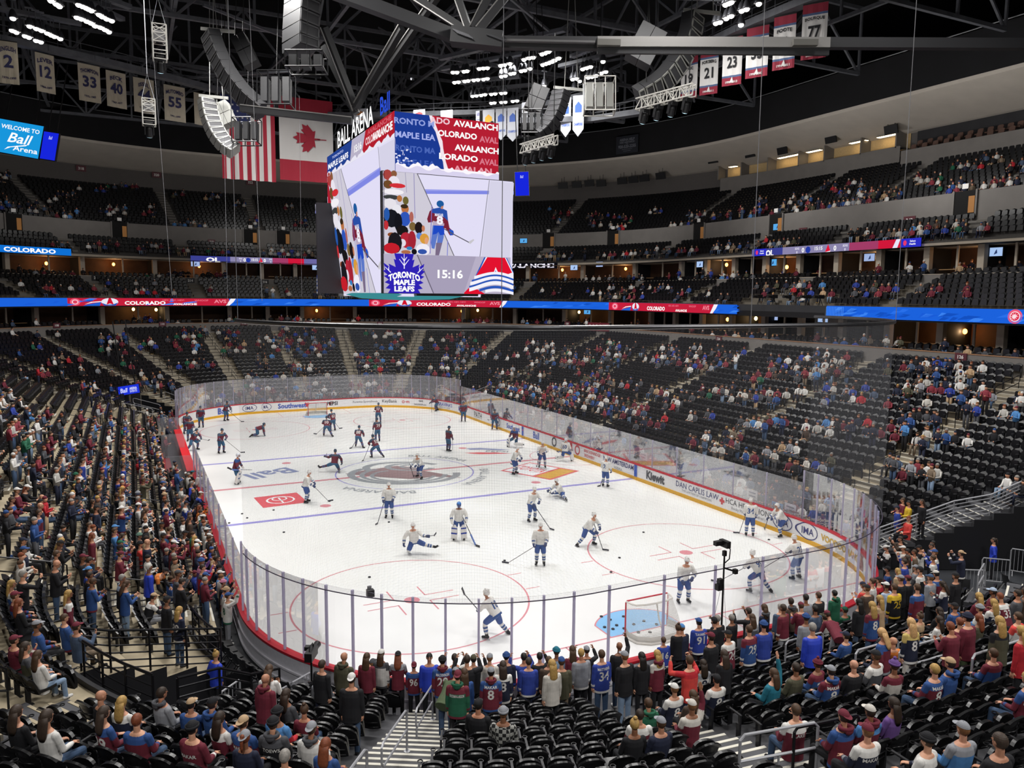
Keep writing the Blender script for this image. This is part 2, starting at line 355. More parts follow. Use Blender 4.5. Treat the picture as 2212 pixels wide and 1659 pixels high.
for a, c, st in [(U_of('E', -21.95), U_of('E', 21.95), 2.44), (U_of('NE', 90), U_of('NW', 90), 2.2), (U_of('W', 21.95), bench[0], 2.44), (bench[1], U_of('W', -21.95), 2.44), (U_of('SW', 90), U_of('SE', 90)+UT*0, 2.0)]:
    if c < a: c += UT
    n = round((c-a)/st/ (1.0)); us = [a+(c-a)*i/n for i in range(n+1)]; pu += list(zip(us[:-1], us[1:]))
for u0, u1 in pu:
    um = (u0+u1)/2 % UT; p, n = pt(um, 0); side = abs(n[0]) > .999; h = 1.83 if side else 2.44
    near = p[1] < -22; b = MB()
    strip(b, Urange(u0+.03, u1-.03, .7), [(.1, 1.07), (.1, 1.07+h), (.113, 1.07+h), (.113, 1.07)], 0, True); b.build('glass_pane', M_GLASS2 if near else M_GLASS, brd)
for u0, u1 in pu:
    p, n = pt((u0+u1)/2, 0); side = abs(n[0]) > .999; h = 1.83 if side else 2.44; near = p[1] < -22
    for u in (u0,)+((u1,) if (u0, u1) in (pu[17], pu[-1]) else ()):
        q, nn = pt(u, .11); w = .062 if near else .035; MB().box((q[0], q[1], 1.07+h/2), (w, .07, h), 0, Matrix.Rotation(math.atan2(nn[1], nn[0])+PI/2, 3, 'Z')).build('glass_stanchion', M_POST, brd)
def on_boards(px, py, items, z=.62):
    """items: (text, cap height, colour, dx, dz, bold)"""
    q = hitZ(px, py, z); d, U = distU(q[0], q[1])
    for t, h, m, dx, dz, bo in items:
        def fn(x, y, U=U, dx=dx, dz=dz):
            p, n = pt(U, 0); k = 1 if (abs(n[0]) > .999 or abs(n[1]) > .999) else RM/R0
            return P3(U-(x+dx)*k, -.014, z+dz+y)
        lettering('board_advert', t, h, 0, m, brd, None, fn=fn, bold=bo)
def board_shape(px, py, polys, m, z=.62):
    q = hitZ(px, py, z); d, U = distU(q[0], q[1]); p, n = pt(U, 0); k = 1 if (abs(n[0]) > .999 or abs(n[1]) > .999) else RM/R0
    flat_poly('board_advert', polys, m, brd, z=0, fn=lambda x, y, zz: P3(U-x*k, -.013, z+y))
def ringpts(rx, ry, w, n=40, a0=0, a1=2*PI):
    o = []
    for i in range(n):
        a, c = a0+(a1-a0)*i/n, a0+(a1-a0)*(i+1)/n
        o.append(([(rx*math.cos(a), ry*math.sin(a)), (rx*math.cos(c), ry*math.sin(c)), ((rx-w)*math.cos(c), (ry-w)*math.sin(c)), ((rx-w)*math.cos(a), (ry-w)*math.sin(a))], 0))
    return o
AN = mat('advert_navy', '33366f', .5); AK = mat('advert_charcoal', '4a4a4e', .5); AR = mat('advert_red', 'c8434a', .5); AB = mat('advert_blue', '3c58b4', .5); AG = mat('advert_grey', '8b8b90', .5); AO = mat('advert_gold', 'c9a23c', .5); AM = mat('advert_brown', '94605c', .5)
on_boards(397, 904, [('LEXUS', .42, AK, -.4, 0, .02)]); on_boards(431, 896, [('A', .55, AK, .35, 0, .02)]); board_shape(431, 896, ringpts(.34, .3, .09, 20), AK)
on_boards(478, 887, [('Ball', .62, AB, 0, 0, .02)])
for q in (455, 504): on_boards(q, 886, [('I', .5, AG, 0, 0, .05)])
for px, py in ((535, 880), (571, 878)): on_boards(px, py, [('IMA', .34, AN, 0, 0, .01)]); board_shape(px, py, ringpts(.72, .4, .05), AN)
on_boards(631, 876, [('Southwest', .5, AB, 0, 0, .03)]); board_shape(664, 875, [([(0, -.25), (.26, .06), (.2, .24), (.06, .24), (0, .12), (-.06, .24), (-.2, .24), (-.26, .06)], 0)], AR)
on_boards(717, 871, [('PEPSI', .4, AK, 0, 0, .03)]); on_boards(784, 869, [('Fanatics Sportsbook', .3, AG, .3, 0, .01), ('F', .34, AR, -2.05, 0, .03)])
on_boards(845, 868, [('KeyBank', .42, AK, -.2, 0, .01)]); on_boards(873, 868, [('O', .3, AR, -.1, 0, .03), ('-m', .22, AR, .35, 0, .03)])
on_boards(907, 870, [('NHL', .2, AK, .1, .16, .02), ('NHLSHOP.com', .17, AK, 0, -.2, .02)]); on_boards(958, 876, [("GRAVINA'S", .36, AB, 0, .08, .01), ('WINDOWS & SIDING', .12, AG, 0, -.24, .0)]); on_boards(994, 883, [('BUD', .42, AB, 0, 0, .05)])
on_boards(1031, 897, [('PATH', .52, AK, 0, 0, .01)]); board_shape(1074, 912, ringpts(.5, .36, .06), AN); on_boards(1074, 912, [('M', .34, AN, 0, 0, .02)])
on_boards(1107, 924, [('Southwest', .45, AB, -.1, 0, .03), ('*', .3, AR, 1.75, 0, .05)]); on_boards(1158, 941, [('Ball', .56, AB, 0, 0, .02)])
on_boards(1210, 962, [('COPPER', .24, AK, .5, .17, .01), ('MOUNTAIN', .24, AK, .6, -.17, .01)]); board_shape(1193, 955, ringpts(.38, .38, .14), AK)
board_shape(1250, 972, ringpts(.36, .36, .12), AR); on_boards(1284, 983, [('BRECKENRIDGE', .22, AR, 0, .15, .01), ('BREWERY', .22, AR, -.35, -.18, .01)])
on_boards(1327, 1004, [('NEW AMSTERDAM', .32, AN, 0, .12, .02), ('VODKA', .2, AG, 0, -.28, .01)]); on_boards(1411, 1032, [('Kiewit', .56, AK, 0, 0, .05)])
on_boards(1503, 1063, [('DAN CAPLIS LAW', .33, AN, 0, .1, .0), ('THE LAW FIRM OF CHAMPIONS', .13, AG, 0, -.2, .0)])
on_boards(1614, 1101, [('HCA HEALTHONE', .3, AK, .1, .12, .0), ("Rocky Mountain Children's", .22, AG, .1, -.22, .0)]); board_shape(1568, 1081, [([(-.07, .2), (.07, .2), (.07, .07), (.2, .07), (.2, -.07), (.07, -.07), (.07, -.2), (-.07, -.2), (-.07, -.07), (-.2, -.07), (-.2, .07), (-.07, .07)], 0)], AR)
for px, py in ((1690, 1128), (1742, 1148)): on_boards(px, py, [('IMA', .34, AN, 0, 0, .01)]); board_shape(px, py, ringpts(.66, .42, .05), AN)
on_boards(1818, 1187, [('VOODOO RANGER', .33, AO, 0, 0, .04)]); board_shape(1861, 1216, [([(-.3, -.3), (.3, -.3), (.25, .1), (.12, .2), (.25, .35), (-.2, .35), (-.1, .18), (-.28, .0)], 0)], AM)
b = MB()
for px, py, m in ((1366, 1018, 1), (1133, 931, 1), (1235, 968, 0)):
    q = hitZ(px, py, .6); d, U = distU(q[0], q[1]); strip(b, [U-.16, U+.16], [(-.013, .22), (-.013, 1.0)], m)
b.build('board_line_stripe', [M_RED, M_BLUE], brd)
# team benches side: red boards and dividers on the west side
b = MB(); strip(b, Urange(*bench, 1.5), [(.0, 1.0), (-.03, 1.12), (.5, 1.12), (.5, .3)], 0)
for u in (bench[0], (bench[0]+bench[1])/2, bench[1]): q, n = pt(u, .9); MB().box((q[0], q[1], 1.3), (1.5, .03, 1.6)).build('bench_glass', M_GLASS, brd)
b.build('bench_door', M_RED2, brd)
bs = tag(MB().box((0, 0, .3), (.4, 6.5, .08)).box((0, -2.8, .13), (.3, .1, .26)).box((0, 2.8, .13), (.3, .1, .26)).box((-.25, 0, .62), (.06, 6.5, .3)).box((-.25, -2.8, .4), (.05, .1, .3)).build('team_bench', mat('bench_red', '7c1c24', .6)), 'red bench behind the open boards with players and staff', 'bench'); bs.location = (-14.3, 6.2, 0.02)
# ------------------------------------------------------------------ lower tier
T, RI, D0, Z0, NR = .84, .3066, 1.0, .72, 22
def row_d(i): return D0+T*i
def row_z(i): return Z0+RI*i
TUN = [(U_of('SW', 86), U_of('SW', 68), 1.8), (U_of('SW', 68), U_of('SW', 52), 5.6), (U_of('SE', 32), U_of('SE', 63), 8.5), (U_of('NW', 50), U_of('NW', 66), 6.0), (_ST['W']+.5*HY*0+U_of('W', 17)-_ST['W'], U_of('W', 1), 1.7)]
def row_spans(d):
    cuts = sorted((a, c) for a, c, dm in TUN if d < dm); out = []; cur = 0.
    for a, c in cuts: out.append((cur, a)); cur = c
    out.append((cur, UT)); return out
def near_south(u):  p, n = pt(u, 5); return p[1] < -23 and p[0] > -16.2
b = MB()
for i in range(NR):
    d = row_d(i)
    for a, c in row_spans(d+.1):
        us = Urange(a, c, 1.6); k = len(us)
        zlow = row_z(i-1) if i else 0
        if any(d-T+.1 < dm for _, _, dm in TUN): zl = 0
        else: zl = zlow
        for j in range(k-1):
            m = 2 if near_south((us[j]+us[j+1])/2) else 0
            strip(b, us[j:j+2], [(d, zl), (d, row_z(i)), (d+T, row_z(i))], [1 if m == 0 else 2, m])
struct(b.build('floor_lower_tier', [M_TREAD, M_RISER, M_DECK]))
for a, c, dm in TUN[:4]:
    b = MB()
    for u in (a, c):
        for i in range(NR):
            if row_d(i)+.1 < dm: b.quad(P3(u, row_d(i), 0), P3(u, row_d(i)+T, 0), P3(u, row_d(i)+T, row_z(i)+.02), P3(u, row_d(i), row_z(i)+.02))
    i = next(i for i in range(NR) if row_d(i)+.1 >= dm)
    strip(b, Urange(a, c), [(row_d(i)-.01, 0), (row_d(i)-.01, row_z(i)+.15), (row_d(i)+.1, row_z(i)+.15), (row_d(i)+.1, row_z(i))], 0)
    struct(b.build('wall_tunnel', mat('tunnel_black', '131318', .7)))
b = MB(); b.quad((-75, -85, -.03), (75, -85, -.03), (75, 85, -.03), (-75, 85, -.03)); struct(b.build('floor_event_level', mat('event_floor', '3a3c40', .45, noise=.2, nscale=.8)))
# seating aisles (side, coordinate)
AISLES = [('N', 0), ('NE', 7.2), ('NE', 28.3), ('NE', 53), ('NE', 82), ('E', 13), ('E', 1.8), ('E', -10.2), ('E', -21.5), ('SE', 66), ('SE', 27.5), ('SE', 6), ('SW', 6), ('SW', 29.5), ('SW', 56), ('SW', 69.5), ('W', -21), ('W', -9.5), ('W', 1.8), ('W', 13), ('NW', 82), ('NW', 68), ('NW', 46), ('NW', 28.3), ('NW', 8.3)]
AU = sorted((U_of(*a), a) for a in AISLES)
HALF = .62
def in_tunnel(u, d): return any(a-1e-6 <= u <= c+1e-6 and d < dm for a, c, dm in TUN)
def steps_for(mb, u, d0, z0, T, R, n, w=1.15, nose=1, body=0, skip=None):
    for i in range(n):
        d = d0+T*i; z = z0+R*i
        if skip and skip(u, d): continue
        p, nn = pt(u, 0); t = (-nn[1], nn[0]); ang = math.atan2(nn[1], nn[0])
        Rm = Matrix.Rotation(ang, 3, 'Z')
        q = pt(u, d+T*.75)[0]; mb.box((q[0], q[1], z+R*.25+.004), (T*.5, w, R*.5), body, Rm)
        for dd, zz in ((d+.03, z+.006), (d+T*.5+.03, z+R*.5+.01)):
            q = pt(u, dd)[0]; mb.box((q[0], q[1], zz), (.07, w, .012), nose, Rm)
for u, a in AU:
    if a == ('SW', 69.5): continue
    b = MB()
    steps_for(b, u, D0, Z0, T, RI, NR, 1.25 if a[0] != 'SW' else 1.5, skip=in_tunnel if a != ('SW', 6) else (lambda u, d: d < 5.2))
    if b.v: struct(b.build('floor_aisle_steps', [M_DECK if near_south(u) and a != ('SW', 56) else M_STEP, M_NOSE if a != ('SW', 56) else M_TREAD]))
def handrail(u, d0, d1, zf, m, name='handrail', lab=None, off=0., h=.95, r=.024):
    """a rail loop standing in an aisle from offset d0 to d1; zf(d) gives the floor"""
    p0, n = pt(u, d0); t = np.array([-n[1], n[0], 0])*off; p1, _ = pt(u, d1); z0, z1 = zf(d0), zf(d1)
    A = p0+t; B = p1+t; b = MB(); A = (A[0], A[1]); B = (B[0], B[1])
    def L(s, z): return (A[0]+(B[0]-A[0])*s, A[1]+(B[1]-A[1])*s, z)
    zt = lambda s: z0+(z1-z0)*s+h; zm = lambda s: z0+(z1-z0)*s+h*.52
    b.tube([L(0, zm(0)), L(-.0, zm(0)+.2), L(-.0, zt(0)-.06), L(.06, zt(.06)), L(.94, zt(.94)), L(1., zt(1)-.06), L(1, zm(1)+.1), L(.95, zm(.95)), L(.0, zm(0))], r, 6)
    o = b.build(name, m); 
    for s in (.0, .97): c = MB(); c.tube([L(s, z0+(z1-z0)*s-.05), L(s, zm(s))], r, 6); c.lathe([(.07, 0), (.07, .02), (.03, .03)], L(s, z0+(z1-z0)*s), 8); c.build('rail_post', m, o)
    return tag(o, lab, 'handrail', 'aisle handrails')
def zlow_f(d): return row_z(max(0, min(NR-1, int(math.floor((d-D0)/T+1e-6)))))
WORDS = ['first', 'second', 'third', 'fourth', 'fifth', 'sixth', 'seventh', 'eighth', 'ninth', 'tenth', 'eleventh', 'twelfth', 'thirteenth', 'fourteenth', 'fifteenth', 'sixteenth', 'seventeenth', 'eighteenth', 'nineteenth', 'twentieth', 'twenty-first', 'twenty-second', 'twenty-third', 'twenty-fourth', 'twenty-fifth', 'twenty-sixth', 'twenty-seventh', 'twenty-eighth', 'twenty-ninth', 'thirtieth']
PLACE = {'N': 'far end', 'NE': 'far right corner', 'E': 'right side', 'SE': 'near right corner', 'S': 'near end', 'SW': 'near left corner', 'W': 'left side', 'NW': 'far left corner'}
cnt = {}
for u, a in AU:
    if a in (('SW', 6), ('SW', 56), ('SW', 69.5), ('SE', 66), ('SE', 27.5), ('SE', 6)): continue
    n = 0
    for i0 in range(1, 20, 4):
        if in_tunnel(u, row_d(i0)): continue
        if a == ('SW', 29.5):
            if i0 > 10: continue
        light = a[0] in ('N', 'NE', 'NW') and i0 <= 1 or a == ('SW', 29.5)
        k = (a[0], i0); cnt[k] = cnt.get(k, 0)+1
        handrail(u, row_d(i0)+.1, row_d(i0)+2.4, zlow_f, M_GALV if light else M_RAIL, lab='%s loop handrail in the %s lower aisle %s, %s from the ice' % ('grey' if light else 'black', PLACE[a[0]], WORDS[cnt[k]-1], WORDS[n]), off=0)
        n += 1
# ------------------------------------------------------------------ parapet, suites, club tier, upper tier
def vis(u, d=25): p, n = pt(u, d); return (p[0] > 0 and p[1] > -40) or (p[0] <= 0 and p[1] > 2)
US = [u for u in Urange(0, UT, 1.0) if True]
def arc_spans(d=25):
    us = [u for u in np.arange(0, UT+.01, 1.0)]; out = []; cur = []
    for u in us:
        if vis(u, d): cur.append(u)
        elif cur: out.append(cur); cur = []
    if cur: out.append(cur)
    return out
V0, V1 = U_of('SE', 62)-UT, U_of('W', 1)
VU = Urange(V0, V1+UT*0, 1.0) if V0 < V1 else Urange(V0, V1, 1.0)
DP, ZP = D0+T*NR, row_z(NR-1)
b = MB(); strip(b, VU, [(DP, ZP-.2), (DP, 8.33), (DP+.18, 8.33), (DP+.18, 7.5)], 0); struct(b.build('wall_suite_parapet', M_GREYWALL))
b = MB(); strip(b, VU, [(DP-.03, 8.33), (DP-.03, 8.39), (DP+.22, 8.39), (DP+.22, 8.33)], 0, True); struct(b.build('trim_parapet_cap', M_WOOD))
def level(zf, zc, d0, dcol, dback, nm, cols, wall_m):
    b = MB(); strip(b, VU, [(d0, zf), (dback, zf)], 0); strip(b, VU, [(dback, zc), (d0, zc)], 1); strip(b, VU, [(dback, zf), (dback, zc)], 2)
    struct(b.build('wall_%s_back' % nm, [M_DECK, M_DARKWALL, wall_m]))
    b = MB()
    for u in cols:
        p, n = pt(u, dcol); R = Matrix.Rotation(math.atan2(n[1], n[0]), 3, 'Z'); b.box((p[0], p[1], (zf+zc)/2), (.45, .5, zc-zf), 0, R)
        q = pt(u, (dcol+dback)/2)[0]; b.box((q[0], q[1], (zf+zc)/2), (dback-dcol, .12, zc-zf), 1, R)
        q = pt(u+1.9, dcol)[0]; b.box((q[0], q[1], (zf+zc)/2), (.12, .16, zc-zf), 0, R)
    struct(b.build('wall_%s_columns' % nm, [M_CREAM, M_DARKWALL]))
    b = MB()
    for u in cols[:-1]: strip(b, [u+.5, u+2, u+3.4], [(dcol+.1, zf+1.02), (dcol+.5, zf+1.02), (dcol+.5, zf+1.08), (dcol+.1, zf+1.08)], 0, True)
    struct(b.build('trim_%s_counter' % nm, mat('counter_wood', 'b08a5e', .4)))
COLS = [V0+4.3*i+1 for i in range(int((V1-V0)/4.3))]
level(7.6, 10.35, DP+.15, 22.9, 26.2, 'lower_suite', COLS, M_ROOMWALL)
level(13.1, 15.9, 25.5, 26.9, 29.6, 'upper_suite', COLS, M_ROOMWALL)
# fascias
b = MB(); strip(b, VU, [(DP+.15, 10.3), (DP+.15, 11.3), (DP+.45, 11.3), (DP+.45, 11.1)], 0); struct(b.build('wall_club_fascia', M_DARKWALL))
CD, CZ, CT, CRI, CNR = 19.9, 11.12, .9, .36, 6
b = MB()
for j in range(CNR): strip(b, VU, [(CD+CT*j, CZ+CRI*(j-1) if j else CZ-.3), (CD+CT*j, CZ+CRI*j), (CD+CT*(j+1), CZ+CRI*j)], 0)
struct(b.build('floor_club_tier', M_RISER))
b = MB(); strip(b, VU, [(25.3, 12.8), (25.3, 13.72), (25.5, 13.72), (25.5, 13.0)], 0); struct(b.build('wall_club_parapet', M_GREYWALL))
b = MB(); strip(b, VU, [(25.27, 13.72), (25.27, 13.77), (25.53, 13.77), (25.53, 13.72)], 0, True); struct(b.build('trim_club_cap', M_CREAM))
b = MB(); strip(b, VU, [(27.5, 15.85), (27.5, 16.25), (27.75, 16.25), (27.75, 15.85)], 0, True); strip(b, VU, [(27.75, 15.85), (29.7, 15.85)], 0); struct(b.build('trim_upper_ledge', M_CREAM))
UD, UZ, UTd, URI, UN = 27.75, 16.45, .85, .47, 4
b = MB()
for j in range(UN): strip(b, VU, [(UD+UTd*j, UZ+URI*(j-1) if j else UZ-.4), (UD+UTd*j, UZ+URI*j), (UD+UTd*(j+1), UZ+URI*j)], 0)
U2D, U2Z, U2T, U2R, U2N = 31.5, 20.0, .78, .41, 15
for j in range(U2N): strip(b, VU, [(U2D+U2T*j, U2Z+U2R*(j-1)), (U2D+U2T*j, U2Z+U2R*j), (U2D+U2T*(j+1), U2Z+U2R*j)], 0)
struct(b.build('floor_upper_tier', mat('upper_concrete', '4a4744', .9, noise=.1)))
b = MB(); strip(b, VU, [(31.15, 17.8), (31.15, 20.45), (31.4, 20.45), (31.4, 19.8)], 0); struct(b.build('wall_upper_vomitory', M_GREYWALL))
DB = U2D+U2T*U2N; ZB = U2Z+U2R*(U2N-1)
b = MB(); strip(b, VU, [(DB, ZB-.2), (DB, 29.0)], 0); struct(b.build('wall_upper_back', mat('upper_back_wall', '5c5856', .85, noise=.06)))
b = MB(); strip(b, VU, [(DB+.1, 28.7), (DB-.6, 28.8), (36.4, 30.6), (36.4, 31.0)], 0); struct(b.build('ceiling_soffit', M_SOFFIT))
b = MB(); strip(b, VU, [(36.3, 30.9), (36.3, 34.6), (38, 34.6)], 0); struct(b.build('wall_roof_fascia', M_ROOF))
# ------------------------------------------------------------------ roof
b = MB(); b.poly([P3(u, 52, 45) for u in U_ALL][::-1]); struct(b.build('ceiling', M_ROOF))
b = MB(); strip(b, U_ALL+[UT], [(52, 45), (52, -.03)], 0); struct(b.build('wall_outer', M_ROOF))
from collections import defaultdict
# ------------------------------------------------------------------ screens: pictures drawn as flat coloured pieces on the lit panels
def dedup(o):
    return o
class Pic:
    """collects coloured polygons for one lit panel; every colour its own lit material"""
    def __init__(s, fn, step=.002): s.fn = fn; s.step = step; s.k = 0; s.by = {}; s.ms = []; s.b = MB()
    def p(s, pts, col, lvl=1.0):
        m = screen(col, lvl)
        if m not in s.ms: s.ms.append(m)
        s.k += 1; s.b.poly([s.fn(x, y, s.k*s.step) for x, y in pts], s.ms.index(m)); return s
    def t(s, txt, cx, cy, h, col, w=0, bold=.03, shear=0., rot=0., arc=0.):
        m = screen(col)
        if m not in s.ms: s.ms.append(m)
        V, F = text_geo(txt, bold, shear); ex = V.max(0)-V.min(0); sy = h/ex[1]; sx = min(sy, w/ex[0]) if w else sy
        P = V*np.array([sx, sy]); 
        if arc: P[:, 1] -= arc*(P[:, 0]/abs(P[:, 0]).max())**2
        c, n = math.cos(rot), math.sin(rot); s.k += 1
        s.b.add([s.fn(cx+x*c-y*n, cy+x*n+y*c, s.k*s.step) for x, y in P], F, s.ms.index(m)); return s
    def ell(s, cx, cy, rx, ry, col, n=18, rot=0.):
        c, q = math.cos(rot), math.sin(rot); return s.p([(cx+rx*math.cos(a)*c-ry*math.sin(a)*q, cy+rx*math.cos(a)*q+ry*math.sin(a)*c) for a in np.linspace(0, 2*PI, n, endpoint=False)], col)
    def done(s, name, parent, mw=None): return s.b.build(name, s.ms, parent, mw=mw)
def arena_leaf(pc, X, Y, w, h, col='2f22b4', txt=True):
    """spiky blue leaf crest with lettering, inside the box X,Y (lower left) w,h"""
    L = [(.5, 1.02), (.42, .9), (.42, .9)]
    half = [(.26, 1.0), (.30, .84), (.245, .86), (.29, .66), (.12, .74), (.15, .64), (.0, .76), (.04, .58), (-.02, .56), (.09, .46), (.0, .43), (.12, .34), (.02, .27), (.14, .22), (.04, .12), (.16, .10), (.10, 0.)]
    pts = [(X+w*x, Y+h*y) for x, y in half]+[(X+w*(1-x), Y+h*y) for x, y in half[::-1]]
    c = (X+w*.5, Y+h*.4)
    for i in range(len(pts)): pc.b; pc.k += 0; a, b2 = pts[i], pts[(i+1) % len(pts)]; pc.p([c, b2, a] if True else [c, a, b2], col); pc.k -= 1
    pc.k += 1
    for a, b2 in [((.5, .62), (.5, 1.0)), ((.5, .70), (.38, .86)), ((.5, .70), (.62, .86)), ((.5, .82), (.43, .92)), ((.5, .82), (.57, .92)), ((.17, .52), (.03, .66)), ((.83, .52), (.97, .66)), ((.12, .57), (.12, .66)), ((.88, .57), (.88, .66))]:
        d = Vector((b2[0]-a[0], b2[1]-a[1])).normalized()*.012; pc.p([(X+w*(a[0]-d[1]), Y+h*(a[1]+d[0])), (X+w*(a[0]+d[1]), Y+h*(a[1]-d[0])), (X+w*(b2[0]+d[1]*.5), Y+h*(b2[1]-d[0]*.5)), (X+w*(b2[0]-d[1]*.5), Y+h*(b2[1]+d[0]*.5))], 'f2f0ff')
    if txt:
        pc.t('TORONTO', X+w*.5, Y+h*.47, h*.17, 'ffffff', w*.78, .05, arc=h*.10); pc.t('MAPLE', X+w*.5, Y+h*.275, h*.14, 'ffffff', w*.52, .05); pc.t('LEAFS', X+w*.5, Y+h*.11, h*.14, 'ffffff', w*.52, .05)
def arena_A(pc, X, Y, w, h):
    """red letter A peak with a white and blue snow wave"""
    f = lambda pts: [(X+w*x, Y+h*y) for x, y in pts]
    pc.p(f([(.40, 1), (.86, 1), (1.0, .62), (1, .5), (.6, .42), (.2, .42)]), '2a56b8').p(f([(.43, 1), (.84, 1), (1., .58), (1, .48), (.6, .42), (.235, .42)]), 'f4f2fb').p(f([(.46, 1), (.82, 1), (.97, .6), (.7, .45), (.3, .40), (.24, .5)]), 'e3122f')
    pc.p(f([(.63, .74), (.70, .54), (.56, .46)]), 'f4f2fb').p(f([(.63, .66), (.665, .53), (.60, .50)]), '2a56b8')
    def wave(y0, a, th, col, x0=.1, x1=1.0):
        xs = np.linspace(x0, x1, 16); top = [(x, y0+a*math.sin((x-.1)*4.6-.9)) for x in xs]; bot = [(x, y-th) for x, y in top]
        for i in range(15): pc.p(f([bot[i], bot[i+1], top[i+1], top[i]]), col); pc.k -= 1
        pc.k += 1
    pc.p(f([(.0, .03), (.12, .2), (.3, .1), (.42, .0), (0, 0)]), 'e3122f')
    wave(.52, .09, .09, 'f4f2fb', .2); wave(.44, .1, .06, '2a56b8', .15); wave(.39, .1, .09, 'f4f2fb', .12); wave(.30, .11, .06, '2a56b8', .1); wave(.25, .11, .1, 'f4f2fb', .1); wave(.13, .1, .07, '2a56b8', .3); wave(.07, .08, .08, 'f4f2fb', .42)
def SPX(cx, cy):
    """the picture's layout measured on the end screen, as fractions of that screen"""
    q = hitY(820+cx*300/1020, 360+cy*280/952, -8.2); return (q[0]+3.82)/7.67, (q[2]-11.95)/6.38
def video(fn, strip=True):
    pc = Pic(fn)
    S = lambda *pts: [SPX(*q) for q in pts]
    pc.p([(0, 0), (1, 0), (1, 1), (0, 1)], 'e2def6')
    pc.p(S((30, 150), (300, 165), (985, 180), (985, 205), (300, 200), (30, 190)), '9a9fea').p(S((250, 178), (985, 182), (985, 202), (250, 198)), '8088e4')
    pc.p(S((30, 30), (275, 50), (550, 662), (30, 650)), 'cfcbd8').p(S((272, 50), (279, 50), (553, 662), (546, 662)), '6d6b74').p(S((249, 50), (254, 50), (262, 380), (257, 380)), '8f88b8').p(S((186, 45), (190, 45), (200, 190), (196, 190)), '9c98b4')
    pc.p(S((803, 100), (808, 100), (738, 668), (732, 668)), '8e8c98').p(S((812, 105), (985, 120), (955, 668), (745, 668)), 'd6d3e8')
    # people along the glass
    blobs = [((58, 60), 34, 42, 'a8433f'), ((105, 52), 22, 26, '8a5a3c'), ((105, 115), 42, 50, 'e9e4ee'), ((60, 130), 34, 34, '6e4a2a'), ((130, 140), 60, 22, 'd23038'), ((100, 185), 78, 26, 'f2eef4'), ((85, 225), 60, 22, '3c3f40'), ((75, 270), 48, 40, 'e6e2ea'), ((145, 235), 20, 26, 'b5713f'), ((190, 250), 22, 32, '6b6332'), ((125, 320), 34, 44, 'e8e6ee'), ((85, 380), 58, 70, '191b22'), ((185, 310), 28, 36, 'b97142'), ((180, 292), 28, 18, '3a2c1c'), ((185, 385), 40, 56, '2f55b8'), ((232, 370), 16, 40, 'b0645a'), ((50, 350), 22, 50, '2858a8'), ((135, 410), 30, 70, '15161c'), ((165, 470), 44, 40, '1a1718'), ((45, 430), 18, 36, 'c03038'), ((240, 440), 26, 34, '7a6238'), ((285, 450), 30, 46, '20181a'), ((318, 455), 12, 24, 'c47c5c'), ((190, 540), 44, 60, 'b4283a'), ((235, 540), 30, 70, 'a32434'), ((165, 560), 26, 30, 'e2dce8'), ((290, 510), 24, 26, '5a86d8'), ((95, 525), 24, 32, 'c06a50'), ((85, 500), 30, 18, '8a4a28'), ((110, 560), 52, 80, '1c1a20'), ((85, 600), 60, 42, 'c41f2c'), ((325, 530), 34, 40, 'd89a3c'), ((340, 545), 14, 26, 'e0a078'), ((315, 610), 52, 46, 'f0ecf6'), ((310, 625), 34, 20, '3454a8'), ((215, 600), 22, 14, '2f7fc0'), ((190, 628), 36, 16, 'b06a48'), ((250, 625), 20, 22, '15131a')]
    for (x, y), rx, ry, c in blobs:
        a, b2 = SPX(x, y), SPX(x+rx, y+ry); pc.ell(a[0], a[1], abs(b2[0]-a[0]), abs(b2[1]-a[1]), c, 12)
    pc.p(S((30, 640), (30, 30), (26, 30), (26, 640)), '2a2630')
    # skater seen from behind
    pc.p(S((385, 430), (372, 560), (378, 600), (398, 605), (425, 490), (412, 600), (408, 652), (432, 652), (466, 520), (468, 440)), '5d78c8').p(S((395, 425), (385, 500), (410, 495), (428, 480), (440, 505), (470, 500), (470, 430)), '2049c4').p(S((410, 560), (404, 655), (430, 655), (455, 560)), '7a6a86').p(S((382, 312), (440, 300), (490, 325), (498, 400), (508, 450), (540, 480), (535, 505), (510, 505), (480, 455), (462, 452), (468, 432), (388, 432), (384, 408), (352, 412), (344, 385), (362, 330)), '7a2438').p(S((382, 312), (440, 300), (490, 325), (497, 400), (470, 375), (400, 345), (380, 340)), '2a4fa6').p(S((505, 460), (535, 470), (542, 500), (515, 508)), '2456c4').p(S((384, 398), (470, 418), (468, 436), (386, 432)), 'b9a8c0')
    a, b2 = SPX(440, 275), SPX(467, 302); pc.ell(a[0], a[1], b2[0]-a[0], a[1]-b2[1], '1f5a9c', 16); pc.p(S((450, 290), (464, 292), (458, 314), (442, 310)), 'c48468'); a = SPX(437, 395); pc.t('8', a[0], a[1], .075, 'f0eef8', 0, .05); a = SPX(432, 356); pc.t('MAKAR', a[0], a[1], .025, 'f0eef8', .065, .03)
    pc.p(S((470, 455), (540, 495), (655, 556), (652, 562), (538, 502), (468, 462)), '5a5660').p(S((650, 550), (682, 533), (690, 540), (662, 568), (648, 564)), 'c8c6cc')
    pc.p(S((375, 285), (380, 285), (368, 640), (362, 640)), '7f76c4').p(S((492, 548), (497, 548), (493, 660), (488, 660)), '6a70d0')
